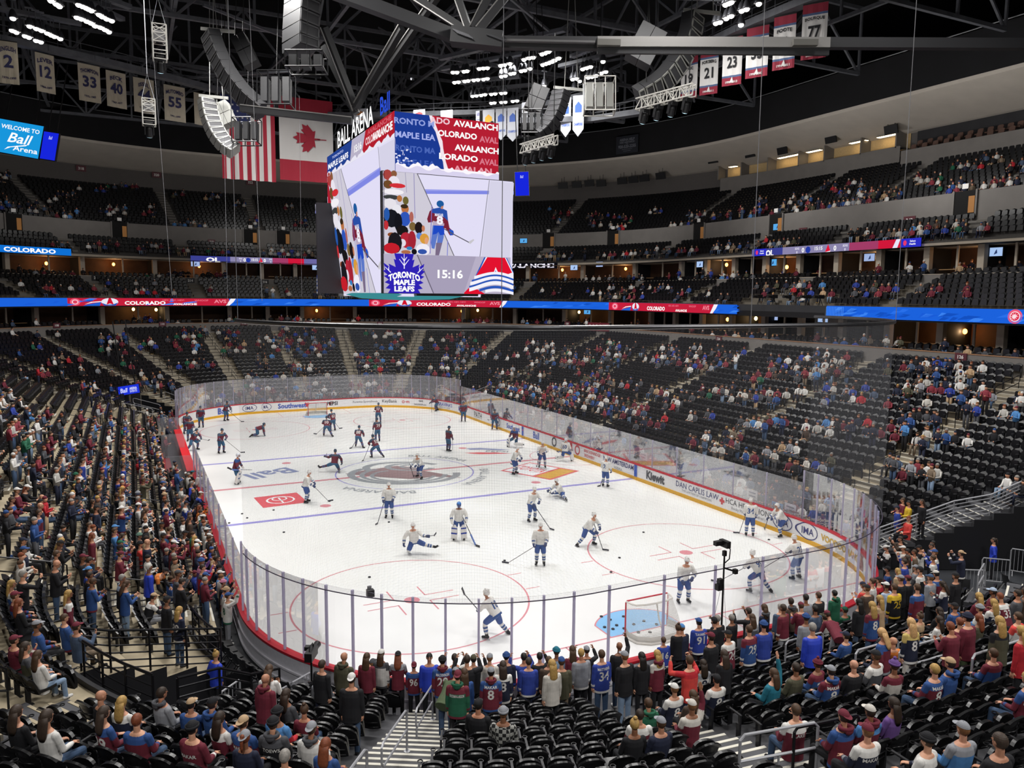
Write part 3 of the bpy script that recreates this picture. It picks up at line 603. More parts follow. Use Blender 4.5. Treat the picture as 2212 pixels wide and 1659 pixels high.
    if strip:
        pc.p(S((26, 640), (955, 668), (948, 935), (26, 928)), 'b7afc6').p(S((270, 648), (700, 662), (612, 932), (390, 930)), 'a79fb8').p(S((266, 648), (274, 648), (394, 930), (386, 930)), '6a6478')
        a = SPX(513, 790); pc.t('15:16', a[0], a[1], .075, 'ffffff', 0, .03)
        q0, q1 = SPX(26, 928), SPX(322, 645); arena_leaf(pc, q0[0], q0[1], q1[0]-q0[0], q1[1]-q0[1])
        q0, q1 = SPX(612, 934), SPX(955, 672); arena_A(pc, q0[0], q0[1], 1-q0[0], q1[1]-q0[1])
    return pc
# ------------------------------------------------------------------ centre-hung scoreboard
sb = thing('scoreboard', 'large four-sided video scoreboard hanging over centre ice', 'scoreboard', (0, 0, 12))
MSB = mat('scoreboard_case', '26242a', .55)
def sbm(org, x, u): m = frame(org, x, u); m.translation -= Vector((0, 0, 12)); return m
for s in (-1, 1): MB().box((0, s*8.0, 3.14), (7.75, .34, 6.46)).build('end_screen_case', MSB, sb)
b = MB(); b.add([(x*w, y*7.85, z) for z, w in ((-.2, 1.85), (8.2, 2.95), (9.55, 3.02)) for x, y in ((-1, -1), (1, -1), (1, 1), (-1, 1))], [(0, 1, 2, 3)[::-1], (8, 9, 10, 11)]+[(i*4+k, i*4+(k+1) % 4, i*4+4+(k+1) % 4, i*4+4+k) for i in range(2) for k in range(4)]); b.build('scoreboard_body', MSB, sb)
for s in (-1, 1):
    e = link('end_screen', None, sb); mw = sbm((s*3.82, s*8.2, 11.95), (-s, 0, 0), (0, 0, 1)); e.matrix_local = mw
    video(lambda x, y, z: (x*7.67, y*6.38, z)).done('video_picture', e)
    e = link('side_screen', None, sb); o = Vector((s*1.97, -s*-7.85*-1, 11.75)); o = Vector((s*1.97, (-7.85 if s > 0 else 7.85), 11.75)); top = Vector((s*3.02, o[1], 20.25))
    e.matrix_local = sbm(o+Vector((s*.03, 0, 0)), (0, -o[1], 0), top-o); H = (top-o).length
    video(lambda x, y, z: (x*15.7, max(0, (y-.30)/.70)*H, z), False).done('video_picture', e)
    # upper band on the long side
    e = link('upper_side_screen', None, sb); e.matrix_local = sbm((s*3.06, o[1], 20.22), (0, -o[1], 0), (0, 0, 1)); L, h = 15.75, 1.36
    pc = Pic(lambda x, y, z: (x*L, y*h, z)); pc.p([(0, 0), (.5, 0), (.5, 1), (0, 1)], '23418f').p([(.4, 0), (.62, 0), (.66, 1), (.44, 1)], 'b9b2c8').p([(.58, 0), (1, 0), (1, 1), (.64, 1)], 'b3202f')
    xs = np.linspace(0, 1, 40); pc.p([(0, 0)]+[(1, 0)]+[(x, .16+.08*math.sin(x*57)+.05*math.sin(x*131)) for x in xs[::-1]], 'e9e6f4')
    pc.t('MAPLE LEAFS', .2, .45, .28, 'f6f6ff', .36, .04).t('TORONTO', .2, .78, .12, 'b9c4f0', .2, .03).t('15:16', .53, .5, .34, 'ffffff', .11, .03).t('COLORADO', .74, .5, .34, 'f3c9cf', .2, .04).t('AVALANCHE', .86, .5, .34, 'ffffff', .24, .04).t('AVALANCHE', .82, .83, .2, 'd3606c', .3, .03)
    pc.done('video_picture', e)
    # upper screen on the short end
    e = link('upper_end_screen', None, sb); e.matrix_local = sbm((s*3.06, s*7.9, 18.32), (-s, 0, 0), (0, 0, 1)); w, h2 = 6.12, 3.22
    pc = Pic(lambda x, y, z: (x*w, y*h2, z)); pc.p([(0, 0), (1, 0), (1, 1), (0, 1)], 'b51f33').p([(0, 0), (.55, 0), (.48, .16), (.47, .3), (.44, .42), (.45, .55), (.40, .70), (.36, .84), (.33, 1), (0, 1)], '1c3a92')
    q = [(.33, 1), (.355, .86), (.39, .74), (.42, .6), (.435, .48), (.44, .36), (.46, .26), (.475, .14), (.51, .05)]
    pc.p([(x-.012-.006*(i % 2), y) for i, (x, y) in enumerate(q)]+[(x+.016+.008*(i % 2), y) for i, (x, y) in list(enumerate(q))[::-1]], 'f3e6ee')
    for i, (t, y, c) in enumerate([('RONTO M', .86, '93a2e0'), ('MAPLE LEA', .64, 'a9b4ee'), ('RONTO MA', .42, '4a66b8'), ('APLE LEA', .2, '3f5cb4')]): pc.t(t, .19 if i else .18, y, .1, c, .37, .03)
    for t, x, y, c in [('ADO', .42, .93, 'f0c6d0'), ('AVALANCH', .77, .92, 'ffffff'), ('OLORADO', .59, .73, 'ffffff'), ('AVAL', .9, .70, 'd9788a'), ('AVALANCH', .78, .52, 'ffffff'), ('LORADO', .60, .35, 'ffffff'), ('AVAL', .9, .32, 'd9788a'), ('AVALAN', .74, .16, 'e89aa8')]: pc.t(t, x, y, .105, c, .44 if 'CH' in t else .38 if len(t) > 4 else .19, .035)
    for k in range(26):
        x, y = rnd.uniform(.0, .17), rnd.uniform(.14, .4); pc.ell(x, y, .003+.012*rnd.random(), .004+.016*rnd.random(), 'dfe2fa', 6)
    xs = np.linspace(0, 1, 50); pc.p([(0, 0), (1, 0)]+[(x, .15+.02*math.sin(x*40)+.02*math.sin(x*97)+(.03 if .15 < x < .4 else 0)-.02*x) for x in xs[::-1]], 'd9d3ee').p([(x, .15+.02*math.sin(x*40)+.02*math.sin(x*97)+(.03 if .15 < x < .4 else 0)-.02*x) for x in xs]+[(x, .12+.03*math.sin(x*33+1)-.02*x) for x in xs[::-1]], 'fbf7fd')
    pc.done('video_picture', e)
    ml = sbm((s*3.0, 0, 22.25), (0, -o[1], 0), (0, 0, 1))
    if s > 0: continue
    lettering('sign_lettering', 'BALL ARENA', 1.1, 9.6, emat('lit_letters', 'ffffff', 1.1), sb, sbm((s*3.0, (.6 if s < 0 else -.6), 22.25), (0, -o[1], 0), (0, 0, 1)), bold=.02)
    lettering('sign_lettering', 'Ball', 1.0, 2.0, emat('lit_blue_letters', '2c50d8', 1.0), sb, sbm((s*3.0, (-6.0 if s < 0 else 6.0), 22.35), (0, -o[1], 0), (0, 0, 1)), bold=.02)
b = MB(); b.lathe([(3.2, -.05), (3.6, -.15), (2.6, -.4), (.3, -.5)], (0, 0, 0), 28); o = b.build('underside_panel', emat('teal_glow', '4fb3bd', .55), sb); o.scale = (.95, 2.0, 1)
b = MB()
for x in (-1, 1):
    b.tube([(x*2.8, -7.6, 9.6), (x*2.8, 7.6, 9.6)], .12)
    for y in (-6, 6): b.tube([(x*2.8, y, 9.6), (x*2.8, y, 10.6)], .08)
b.build('top_frame', M_BLACK, sb)
# ------------------------------------------------------------------ ribbon boards
def U_at(px, py, d):
    """where the sight line leaves the ring at offset d"""
    r = ray(px, py); inside = False
    for t in np.arange(2, 170, .04):
        P = CP+r*t; q, u = distU(P[0], P[1])
        if q < d-.4: inside = True
        elif inside and q > d: return u, P[2]
    return None
def sub(u0, u1, step=.8):
    return Urange(u0, u1, step)
def ribbon(name, label, ua, ub, d, z0, z1, base, draw=None, cat='LED ribbon board'):
    """ua is the viewer's right end, ub the left (U grows to the left)"""
    if ub < ua: ub += UT
    p = thing(name, label, cat, P3((ua+ub)/2, d+.1, z0)); org = np.array(P3((ua+ub)/2, d+.1, z0))
    L = lambda q: tuple(np.array(q)-org)
    b = MB(); strip(b, sub(ua, ub), [(d, z0), (d, z1), (d+.14, z1), (d+.14, z0)], 0, True); b.v = [L(v) for v in b.v]; b.build('display_case', MSB, p)
    pc = Pic(lambda x, y, z: L(P3(ub-x, d-.012-z, y)), .009)
    n = max(2, int((ub-ua)/.8)); w = (ub-ua)/n
    for i in range(n): pc.p([(i*w, z0), ((i+1)*w, z0), ((i+1)*w, z1), (i*w, z1)], base); pc.k = 0
    pc.k = 1
    if draw: draw(pc, lambda px, py=650: ub-(lambda u: u if u > ua-5 else u+UT)(U_at(px, py, d)[0]), z0, z1)
    pc.done('lit_picture', p); return p
def seg(pc, x0, x1, z0, z1, col):
    n = max(1, int((x1-x0)/.8)); k = pc.k
    for i in range(n): a, c = x0+(x1-x0)*i/n, x0+(x1-x0)*(i+1)/n; pc.p([(a, z0), (c, z0), (c, z1), (a, z1)], col); pc.k = k
    pc.k = k+1
def promo(pc, X, z0, z1, a, b2):
    """one red promotion panel between pixels a..b2 of the photograph"""
    x0, x1 = X(a), X(b2); h = z1-z0; w = x1-x0
    seg(pc, x0, x1-.03*w, z0, z1, 'c51f3c')
    pc.ell(x0+.045*w, z0+h*.5, h*.46, h*.46, 'f05a78').ell(x0+.045*w, z0+h*.5, h*.3, h*.3, 'f8c8d4').ell(x0+.045*w, z0+h*.5, h*.2, h*.2, 'e0405e')
    pc.p([(x0+.09*w, z0), (x0+.19*w, z0), (x0+.2*w, z0+.5*h), (x0+.12*w, z0+.2*h)], '2060d0').p([(x0+.1*w, z0+.2*h), (x0+.15*w, z0+.42*h), (x0+.2*w, z0+.5*h), (x0+.2*w, z0+.6*h), (x0+.14*w, z0+.5*h)], 'ffffff')
    cx = x0+.25*w; pc.ell(cx, z0+h*.5, h*.75, h*.5, 'e8e6f4').p([(cx-.3*h, z0+.15*h), (cx-.08*h, z1), (cx+.1*h, z1), (cx+.34*h, z0+.15*h), (cx, z0+.3*h)], 'd0142e').p([(cx-.75*h, z0+.4*h), (cx-.3*h, z0+.15*h), (cx+.3*h, z0+.2*h), (cx+.72*h, z0+.42*h), (cx+.5*h, z0+.02*h), (cx-.5*h, z0+.02*h)], '2a58b8')
    pc.t('COLORADO', x0+.46*w, z0+.36*h, h*.5, 'ffffff', .26*w, .04).t('AVALANCHE', x0+.7*w, z0+.2*h, h*.28, 'ffffff', .2*w, .04).t('HEY, HEY, HEY!', x0+.63*w, z0+.72*h, h*.26, 'e46a80', .17*w, .03).t('WHOOP', x0+.8*w, z0+.72*h, h*.24, 'e46a80', .1*w, .03).t('AVS', x0+.915*w, z0+.6*h, h*.5, 'ee8496', .09*w, .04)
    pc.p([(x1-.05*w, z0), (x1-.02*w, z1), (x1+.012*w, z1), (x1-.004*w, z0+.5*h), (x1-.03*w, z0)], 'f6f2fa')
def blues(pc, x0, x1, z0, z1, n):
    for i in range(n):
        x = x0+(x1-x0)*rnd.random(); h = z1-z0; w = rnd.uniform(.5, 1.6); y = z0+h*rnd.random()*.7
        pc.p([(x, y), (x+w*.6, y+.05*h), (x+w, y+.25*h), (x+w*.45, min(z1, y+.3*h))], rnd.choice(['2a70ea', '1450c0', '1a5cd8', '3b82f0'])); pc.k -= 1
RB = 19.5
uL, uR = U_of('W', 6), U_at(1593, 668, RB)[0]
def d1(pc, X, z0, z1):
    L = X(1593); blues(pc, 0, L, z0, z1, 90)
    for a, b2 in ((145, 505), (797, 1095), (1320, 1556)): promo(pc, X, z0, z1, a, b2)
ribbon('ribbon_board', 'long blue and red LED ribbon board around the far end below the club seats', uR, uL, RB, 10.42, 11.25, '1c62dc', d1)
uL2 = U_at(1786, 678, RB)[0]; uR2 = U_of('SE', 70)-UT if False else U_of('E', -21.5)
def d2(pc, X, z0, z1):
    L = X(2200); blues(pc, 0, L, z0, z1, 36); h = z1-z0; x = X(2196); pc.ell(x, z0+h*.5, h*.5, h*.5, 'f05a78').ell(x, z0+h*.5, h*.36, h*.36, 'fbdde4').ell(x, z0+h*.5, h*.3, h*.3, 'e02848')
    for k in range(10): a = k*PI/5; pc.p([(x+.05*math.cos(a+1.5), z0+h*.5+.05*math.sin(a+1.5)), (x+h*.28*math.cos(a), z0+h*.5+h*.28*math.sin(a)), (x+.05*math.cos(a-1.5), z0+h*.5+.05*math.sin(a-1.5))], 'fbdde4')
    for k in range(12): seg(pc, .06+.15*k, .1+.15*k, z0+.05, z1-.05, '5a9cf6')
ribbon('ribbon_board', 'blue LED ribbon board at the right edge, beyond the press camera gap', uR2, uL2, RB, 10.42, 11.3, '1c62dc', d2)
def score(pc, X, z0, z1, a, b2):
    x0, x1 = X(a), X(b2); w = x1-x0; h = z1-z0
    seg(pc, x0, x0+.2*w, z0, z1, '3a3f8e'); seg(pc, x0+.2*w, x0+.75*w, z0, z1, '8a84aa'); seg(pc, x0+.62*w, x0+.9*w, z0, z1, 'a03c66'); seg(pc, x0+.78*w, x0+.92*w, z0, z1, 'd0183a')
    pc.t('OL', x0+.11*w, z0+.4*h, .8*h, 'ffffff', .07*w, .05).t('SOG', x0+.3*w, z0+.72*h, .26*h, 'e6e4f4', .03*w, .03).t('0', x0+.3*w, z0+.28*h, .3*h, 'e6e4f4', 0, .03).t('0', x0+.34*w, z0+.5*h, .6*h, 'ffffff', 0, .03).t('15:15', x0+.44*w, z0+.6*h, .42*h, 'ffffff', .06*w, .02).t('0', x0+.54*w, z0+.5*h, .6*h, 'ffffff', 0, .03).t('SOG', x0+.6*w, z0+.72*h, .26*h, 'e6e4f4', .03*w, .03).t('0', x0+.6*w, z0+.28*h, .3*h, 'e6e4f4', 0, .03)
    x = x0+.375*w; pc.ell(x, z0+.5*h, .4*h, .42*h, '2338a0', 7); x = x0+.5*w; pc.p([(x-.4*h, z0+.1*h), (x, z1), (x+.4*h, z0+.1*h)], 'e01838').p([(x-.42*h, z0+.1*h), (x+.4*h, z0+.25*h), (x+.3*h, z0)], 'f0eefa')
    return x0, x1, w, h
RB2 = 27.4
ribbon('ribbon_board', 'short blue LED board reading COLORADO at the left edge', U_at(153, 541, RB2)[0], U_of('W', 8), RB2, 15.95, 16.75, '0f6fd2', lambda pc, X, z0, z1: pc.t('COLORADO', X(64, 539), (z0+z1)/2, .5, 'ffffff', 2.9, .04))
ribbon('ribbon_board', 'mauve LED score board on the upper ledge left of the scoreboard', U_at(700, 565, RB2)[0], U_at(414, 560, RB2)[0], RB2, 15.85, 16.6, '6a66a0', lambda pc, X, z0, z1: score(pc, X, z0, z1, 415, 690))
ribbon('ribbon_board', 'dark LED board reading AVALANCHE just right of the scoreboard', U_at(1204, 573, RB2)[0], U_at(1080, 573, RB2)[0], RB2, 15.55, 16.35, '0d0c12', lambda pc, X, z0, z1: pc.t('AVALANCHE', X(1140, 573), (z0+z1)/2, .55, 'f2eefc', 5.6, .05))
def d5(pc, X, z0, z1):
    x0, x1, w, h = score(pc, X, z0, z1, 1627, 1985)
    for a, c in ((0, .09), (.9, 1.0)): seg(pc, x0+a*w, x0+c*w, z0, z1, '2b2fc4'); pc.ell(x0+(a+.022)*w, z0+.55*h, .2*h, .28*h, 'e23a6a'); pc.t('Select', x0+(a+.06)*w, z0+.72*h, .2*h, 'ffffff', .035*w, .02); pc.t('Health', x0+(a+.06)*w, z0+.42*h, .2*h, 'ffffff', .035*w, .02)
    pc.p([(x0+.86*w, z0), (x0+.88*w, z1), (x0+.9*w, z1), (x0+.885*w, z0)], 'e8e4f8')
ribbon('ribbon_board', 'mauve LED score board on the right side upper ledge', U_at(1989, 528, RB2)[0], U_at(1625, 552, RB2)[0], RB2, 15.95, 16.72, '6a66a0', d5)
# hanging corner screens
def hung_screen(label, pxs, zt, D, draws, name='video_panel'):
    """pxs: left, right, top-left y, top-right y, bottom-left y, bottom-right y"""
    l, r, tl, tr, bl, br = pxs; A = UP(l, bl, D); B = UP(r, br, D); C = UP(l, tl, D)
    w = float(np.linalg.norm(B-A)); h = float(np.linalg.norm(C-A)); e = thing(name, label, 'video screen'); mw = frame(A, B-A, C-A); e.matrix_world = mw
    MB().box((w/2, h/2, -.12), (w+.1, h+.1, .2)).build('screen_case', MSB, e)
    b = MB(); b.tube([(w*.2, h, -.15), (w*.2, h+6, -.15)], .05); b.tube([(w*.8, h, -.15), (w*.8, h+6, -.15)], .05); b.build('hanger', M_BLACK, e)
    pc = Pic(lambda x, y, z: (x*w, y*h, z)); draws(pc); pc.done('lit_picture', e); return e
def dw(pc): pc.p([(0, 0), (1, 0), (1, 1), (0, 1)], '1896dc').t('WELCOME TO', .55, .8, .13, 'ffffff', .78, .02).t('Ball', .58, .5, .3, 'ffffff', .5, .015, shear=.25).t('Arena', .72, .2, .16, 'ffffff', .5, .015).p([(.3, .1), (.36, .2), (.75, .36), (.72, .31), (.42, .2)], 'ffffff')
hung_screen('bright blue hanging screen reading WELCOME TO Ball Arena', (-24, 82, 253, 284, 324, 343), 28, 66, dw)
def db(pc): pc.p([(0, 0), (1, 0), (1, 1), (0, 1)], '1726dc').t('Ball', .5, .8, .12, 'c9cdf6', .5, .01, shear=.2)
hung_screen('deep blue hanging screen beside the welcome screen', (86, 118, 283, 292, 342, 347), 28, 66, db)
hung_screen('deep blue hanging screen behind the right edge of the scoreboard', (1114, 1143, 372, 373, 423, 422), 28, 74, db)
def dl(pc): pc.p([(0, 0), (1, 0), (1, 1), (0, 1)], '1f35d8').t('Ball', .27, .5, .5, 'dfe3ff', .36, .015, shear=.2).t('ARENA', .72, .62, .3, 'dfe3ff', .36, .03).t('EVENTS', .72, .3, .26, 'c6ccfa', .34, .03)
e = hung_screen('blue screen over the far left corner tunnel', (257, 302, 836, 830, 855, 848), 3, 70, dl); e['category'] = 'video screen'
def du(pc): pc.p([(0, 0), (1, 0), (1, 1), (0, 1)], '3f9fe0')
# suite televisions
TVS = [(1240, 258*0+578, 25, 'x'), (1131, 520, 31.0, ''), (1295, 571, 27.6, ''), (1512, 571, 27.6, ''), (1669, 567, 27.6, ''), (1878, 556, 27.6, ''), (2150, 544, 27.6, ''), (1269, 673, 24, ''), (1671, 684, 24, ''), (1778, 688, 24, ''), (1679, 490, 31.05, ''), (422, 570, 27.6, ''), (683, 578, 27.6, '')]
for i, (px, py, d, _) in enumerate(TVS):
    q = U_at(px, py, d)
    if not q: continue
    u, z = q; p, n = pt(u, d, z); t = np.array([n[1], -n[0], 0]); e = thing('television', 'lit %s television in the %s, %s from the left' % (['pale blue', 'sky blue', 'grey-blue'][i % 3], 'upper level' if z > 15 else 'suite level' if z > 12.5 else 'lower suites', WORDS[sorted(x[0] for x in TVS).index(px)]), 'television', p)
    fm = frame((0, 0, 0), t, (0, 0, 1)); W2, H2 = 1.05, .62; o = MB().box((0, 0, -.05), (W2+.08, H2+.08, .08)).build('television_case', MSB, e, mw=fm)
    pc = Pic(lambda x, y, z_: (x, y, z_)); pc.p([(-W2/2, -H2/2), (W2/2, -H2/2), (W2/2, H2/2), (-W2/2, H2/2)], ['a8c4ee', '58a8e6', '9fb2dc'][i % 3]); pc.p([(-.1, -.2), (.15, -.1), (.1, .2), (0, .05)], '2b3a66'); pc.done('lit_picture', e, mw=fm)
# ------------------------------------------------------------------ section signs
def ring_panel(px, py, d): 
    u, z = U_at(px, py, d); p, n = pt(u, d, z); return p, np.array([n[1], -n[0], 0]), u, z
M_SIGN = mat('sign_maroon', '5a2730', .5); M_SIGNK = mat('sign_black', '1b1b1e', .5); M_SIGNW = mat('sign_white', 'e4e2de', .5)
SIGNS = [('342', 1968, 347, 42.9, 1.5, 0), ('340', 1758, 384, 42.9, 1.35, 0), ('338', 1585, 430, 42.9, 1.2, 0), ('336', 1508, 441, 42.9, 1.2, 0), ('334', 1387, 440, 42.9, 1.3, 0), ('332', 1252, 451, 42.9, 1.3, 0), ('322', 541, 394, 42.9, 1.2, 0), ('318', 175, 364, 42.9, 1.2, 0), ('320', 338, 378, 42.9, 1.2, 0), ('341', 1735, 499, 31.1, 1.0, 0), ('343', 1965, 476, 31.1, 1.1, 0), ('319', 457, 522, 31.1, .9, 0), ('339', 1525, 538, 31.1, .9, 0), ('335', 1413, 529, 31.1, .9, 0), ('333', 1238, 554, 31.1, .9, 0), ('317', 182, 527, 31.1, .9, 0),
                       ('212', 208, 600, 25.2, 1., 1), ('214', 411, 606, 25.2, 1., 1), ('216', 572, 609, 25.2, 1., 1), ('224', 1216, 619, 25.2, 1., 1), ('226', 1357, 617, 25.2, 1., 1), ('228', 1484, 616, 25.2, 1., 1), ('230', 1650, 612, 25.2, 1.0, 1), ('232', 1891, 607, 25.2, 1.0, 1), ('234', 2200, 603, 25.2, 1.1, 1), ('108', 122, 703, DP-.06, .8, 0), ('110', 351, 700, DP-.06, .8, 0), ('112', 527, 698, DP-.06, .8, 0), ('114', 666, 697, DP-.06, .8, 0), ('116', 821, 699, DP-.06, .8, 0), ('120', 1226, 699, DP-.06, .8, 0), ('124', 1553, 732, DP-.06, .8, 0), ('126', 2076, 771, DP-.06, .8, 0)]
_sc = defaultdict(list)
for q in SIGNS: _sc[(q[3], q[5])].append(q[1])
for t, px, py, d, w, mk in SIGNS:
    p, tt, u, z = ring_panel(px, py, d); wd = {42.9: 'back wall of the upper tier', 31.1: 'wall within the upper tier', 25.2: 'club suite wall'}.get(d, 'wall above the lower tier')
    e = thing('section_sign', '%s sign reading %s, %s from the left on the %s' % ('black' if mk else 'maroon', t, WORDS[sorted(_sc[(d, mk)]).index(px)], wd), 'sign', p)
    fm = frame((0, 0, 0), tt, (0, 0, 1)); MB().box((0, 0, 0), (w, w*.62, .06)).build('sign_panel', M_SIGNK if mk else M_SIGN, e, mw=fm); lettering('sign_lettering', t, w*.3, w*.8, M_SIGNW, e, fm @ Matrix.Translation((0, 0, .035)), bold=.03)
# dark help sign under the fascia and the crest banner on the far right suites
p, tt, u, z = ring_panel(1355, 312, 35.9); e = thing('help_sign', 'dark sign reading ARENA HELP NEED ASSISTANCE with a phone number', 'sign', p); fm = frame((0, 0, 0), tt, (0, 0, 1)); MB().box((0, 0, 0), (3.4, 2.3, .08)).build('sign_panel', mat('help_panel', '23262e', .6), e, mw=fm)
for t, y, h, w in [('ARENA HELP', .65, .34, 2.3), ('NEED ASSISTANCE?', .3, .22, 2.3), ('Text', .08, .14, 1), ('920-520-2255', -.25, .4, 2.7), ('with your name, seat and event', -.62, .12, 2.6), ('or visit guest services', -.85, .12, 2)]: lettering('sign_lettering', t, h, w, mat('help_letters', '7d8088', .6), e, fm @ Matrix.Translation((0, y, .05)), bold=.02)
p, tt, u, z = ring_panel(1293, 706, DP-.1); e = thing('crest_banner', 'maroon banner with rows of small white peaks on the suite wall', 'banner', p); fm = frame((0, 0, 0), tt, (0, 0, 1)); MB().box((0, 0, 0), (3.6, .95, .04)).build('banner_cloth', mat('banner_maroon', '6d1f2c', .7), e, mw=fm)
b = MB()
for i in range(6):
    for j in range(2): x, y = -1.45+i*.58+(j*.2), .2-.42*j; b.poly([(x-.11, y-.08, 0), (x, y+.1, 0), (x+.11, y-.08, 0), (x, y-.02, 0)][::-1])
b.build('banner_print', M_SIGNW, e, mw=fm @ Matrix.Translation((0, 0, .025)))
# ------------------------------------------------------------------ flags and banners
def cloth(w, h, nx=14, ny=8, amp=.05, m=0, f=None, yoff=0, th=.012, waves=2.5):
    b = MB(); z = lambda u, v: amp*math.sin(u*waves*2*PI+v*1.5)*(1-v*.8)
    for i in range(nx):
        for j in range(ny):
            c = [(i/nx, j/ny), ((i+1)/nx, j/ny), ((i+1)/nx, (j+1)/ny), (i/nx, (j+1)/ny)]; mm = f((i+.5)/nx, (j+.5)/ny) if f else m
            b.quad(*[((u-.5)*w, -h+v*h, z(u, v)) for u, v in c], mm); b.quad(*[((u-.5)*w, -h+v*h, z(u, v)-th) for u, v in c[::-1]], mm)
    return b, z
def hang(name, label, cat, TL, TR, h, group=None):
    TL = np.array(TL); TR = np.array(TR); w = float(np.linalg.norm(TR-TL)); e = thing(name, label, cat, group=group); x = TR-TL; x[2] = 0
    e.matrix_world = frame((TL+TR)/2, x, (0, 0, 1)); return e, w
FR, FW, FB = mat('flag_red', 'a8263a', .8), mat('flag_white', 'd8d6d4', .8), mat('flag_blue', '2c3566', .8)
e, w = hang('flag', 'large red and white striped flag with starred blue canton, hanging upright', 'flag', hitY(475, 203, 35), hitY(592, 215, 35), 0); h = 8.2
b, z = cloth(w, h, 39, 16, .12, f=lambda u, v: (2 if (u < .54 and v > .6) else (0 if int(u*13) % 2 == 0 else 1)), waves=4); b.build('flag_cloth', [FR, FW, FB], e)
b = MB()
for i in range(6):
    for j in range(5):
        cx, cy = (-.5+.045+.09*i*.98+.0)*w, -h*.04-j*.072*h; b.poly([(cx+(.13 if k % 2 == 0 else .055)*math.cos(PI/2+k*PI/5), cy+(.13 if k % 2 == 0 else .055)*math.sin(PI/2+k*PI/5), z((cx/w)+.5, 1+cy/h)+.02) for k in range(10)])
b.build('flag_stars', FW, e)
e, w = hang('flag', 'large red and white maple leaf flag hung on its side', 'flag', hitY(601, 208, 36), hitY(718, 218, 36), 0); h = 8.5
b, z = cloth(w, h, 20, 20, .08, f=lambda u, v: 1 if .27 < v < .77 else 0); b.build('flag_cloth', [FR, FW], e)
hl = [(0, 1.), (.09, .82), (.2, .87), (.16, .55), (.3, .7), (.34, .62), (.52, .66), (.46, .5), (.52, .46), (.28, .26), (.31, .17), (.03, .21), (.03, 0.)]
leaf = [(x, y) for x, y in hl]+[(-x, y) for x, y in hl[::-1]]; cx, cy, s = .02*w, -.48*h, 2.5
P = [(cx-(y-.45)*s*1.15, cy+x*s*1.1*1.0) for x, y in leaf]; b = MB(); c = (cx+.1, cy)
for i in range(len(P)): b.add([(c[0], c[1], .13), (*P[i], .13), (*P[(i+1) % len(P)], .13)], [(0, 1, 2)])
b.poly([(cx+.4*s, cy-.04, .13), (cx+.78*s, cy-.04, .13), (cx+.78*s, cy+.04, .13), (cx+.4*s, cy+.04, .13)]); b.build('leaf_print', FR, e)
BC, BN = mat('banner_cream', 'b3aa98', .85, noise=.06, nscale=2), mat('banner_navy', '2b2c55', .8)
def retired(label, l, r, tl, tr, bl, name, num, yrs, kind=0, zt=31.5):
    TL, TR = hitZ(l, tl, zt), hitZ(r, tr, zt); dist = np.linalg.norm(TL-CP); h = (bl-tl)/FPX*(TL-CP)@CF*1.04
    e, w = hang('number_banner', label, 'banner', TL, TR, h, 'retired number banners'); w0 = w
    if kind == 0:
        b, z = cloth(w, h, 10, 6, .03); b.build('banner_cloth', BC, e); L = [(name, -.17*h, .11*h, .82*w, BN, .05*h), (num, -.47*h, .30*h, .62*w, BN, 0), (yrs, -.87*h, .055*h, .7*w, BN, -.02*h)]
    else:
        b, z = cloth(w, h, 10, 24, .03, f=lambda u, v: 0 if (v > .84 or v < .16) else (2 if (v > .81 or v < .19) else 1)); b.build('banner_cloth', [mat('banner_red', '8c2338', .8), FW, mat('banner_slate', '4a5f86', .8)], e)
        L = [(name, -.27*h, .07*h, .78*w, mat('banner_black', '1b1b20', .8), .02*h), (num, -.52*h, .24*h, .5*w, mat('banner_black', '1b1b20', .8), 0), (yrs, -.93*h, .05*h, .85*w, FW, 0)]
        b = MB(); b.poly([(-.1*w, -.94*h, .05), (.1*w, -.94*h, .05), (.03*w, -.82*h, .05)]); b.build('banner_crest', FW, e)
    for t, y, hh, ww, m, ar in L:
        if t: lettering('banner_lettering', t, hh, ww, m, e, Matrix.Translation((0, y, .05)), bold=.03, arc=ar)
    MB().tube([(-w/2, .02, 0), (w/2, .02, 0)], .04).build('banner_rod', M_BLACK, e)
for a in [('ENGLISH', '2', '1979-1990', -6, 37, 86, 92, 172), ('LEVER', '12', '1984-1990', 75, 116, 111, 121, 190), ('THOMPSON', '33', '1975-1982', 167, 215, 134, 144, 210), ('BECK', '40', '1967-1977', 228, 271, 150, 160, 223), ('ISSEL', '44', '1975-1985', 287, 332, 165, 174, 235), ('MUTOMBO', '55', '1991-1996', 353, 399, 181, 190, 253), ('', '4', '1981', 418, 462, 198, 208, 263)]:
    retired('cream banner with navy number %s%s' % (a[1], ' and the word '+a[0] if a[0] else ', half hidden by a speaker stack'), a[3], a[4], a[5], a[6], a[7], a[0], a[1], a[2])
for a in [('SAKIC', '19', '1988-2009', 1473, 1508, 128, 118, 212), ('FORSBERG', '21', '1994-2011', 1514, 1553, 110, 103, 200), ('HEJDUK', '23', '1998-2013', 1563, 1605, 84, 76, 180), ('ROY', '33', '1995-2003', 1614, 1662, 62, 52, 163), ('FOOTE', '52', '1991-2011', 1673, 1721, 38, 28, 145), ('BOURQUE', '77', '2000-2001', 1735, 1790, 12, 2, 122)]:
    retired('white banner with maroon ends, number %s and the word %s' % (a[1], a[0]), a[3], a[4], a[5], a[6], a[7], a[0], a[1], a[2], 1)
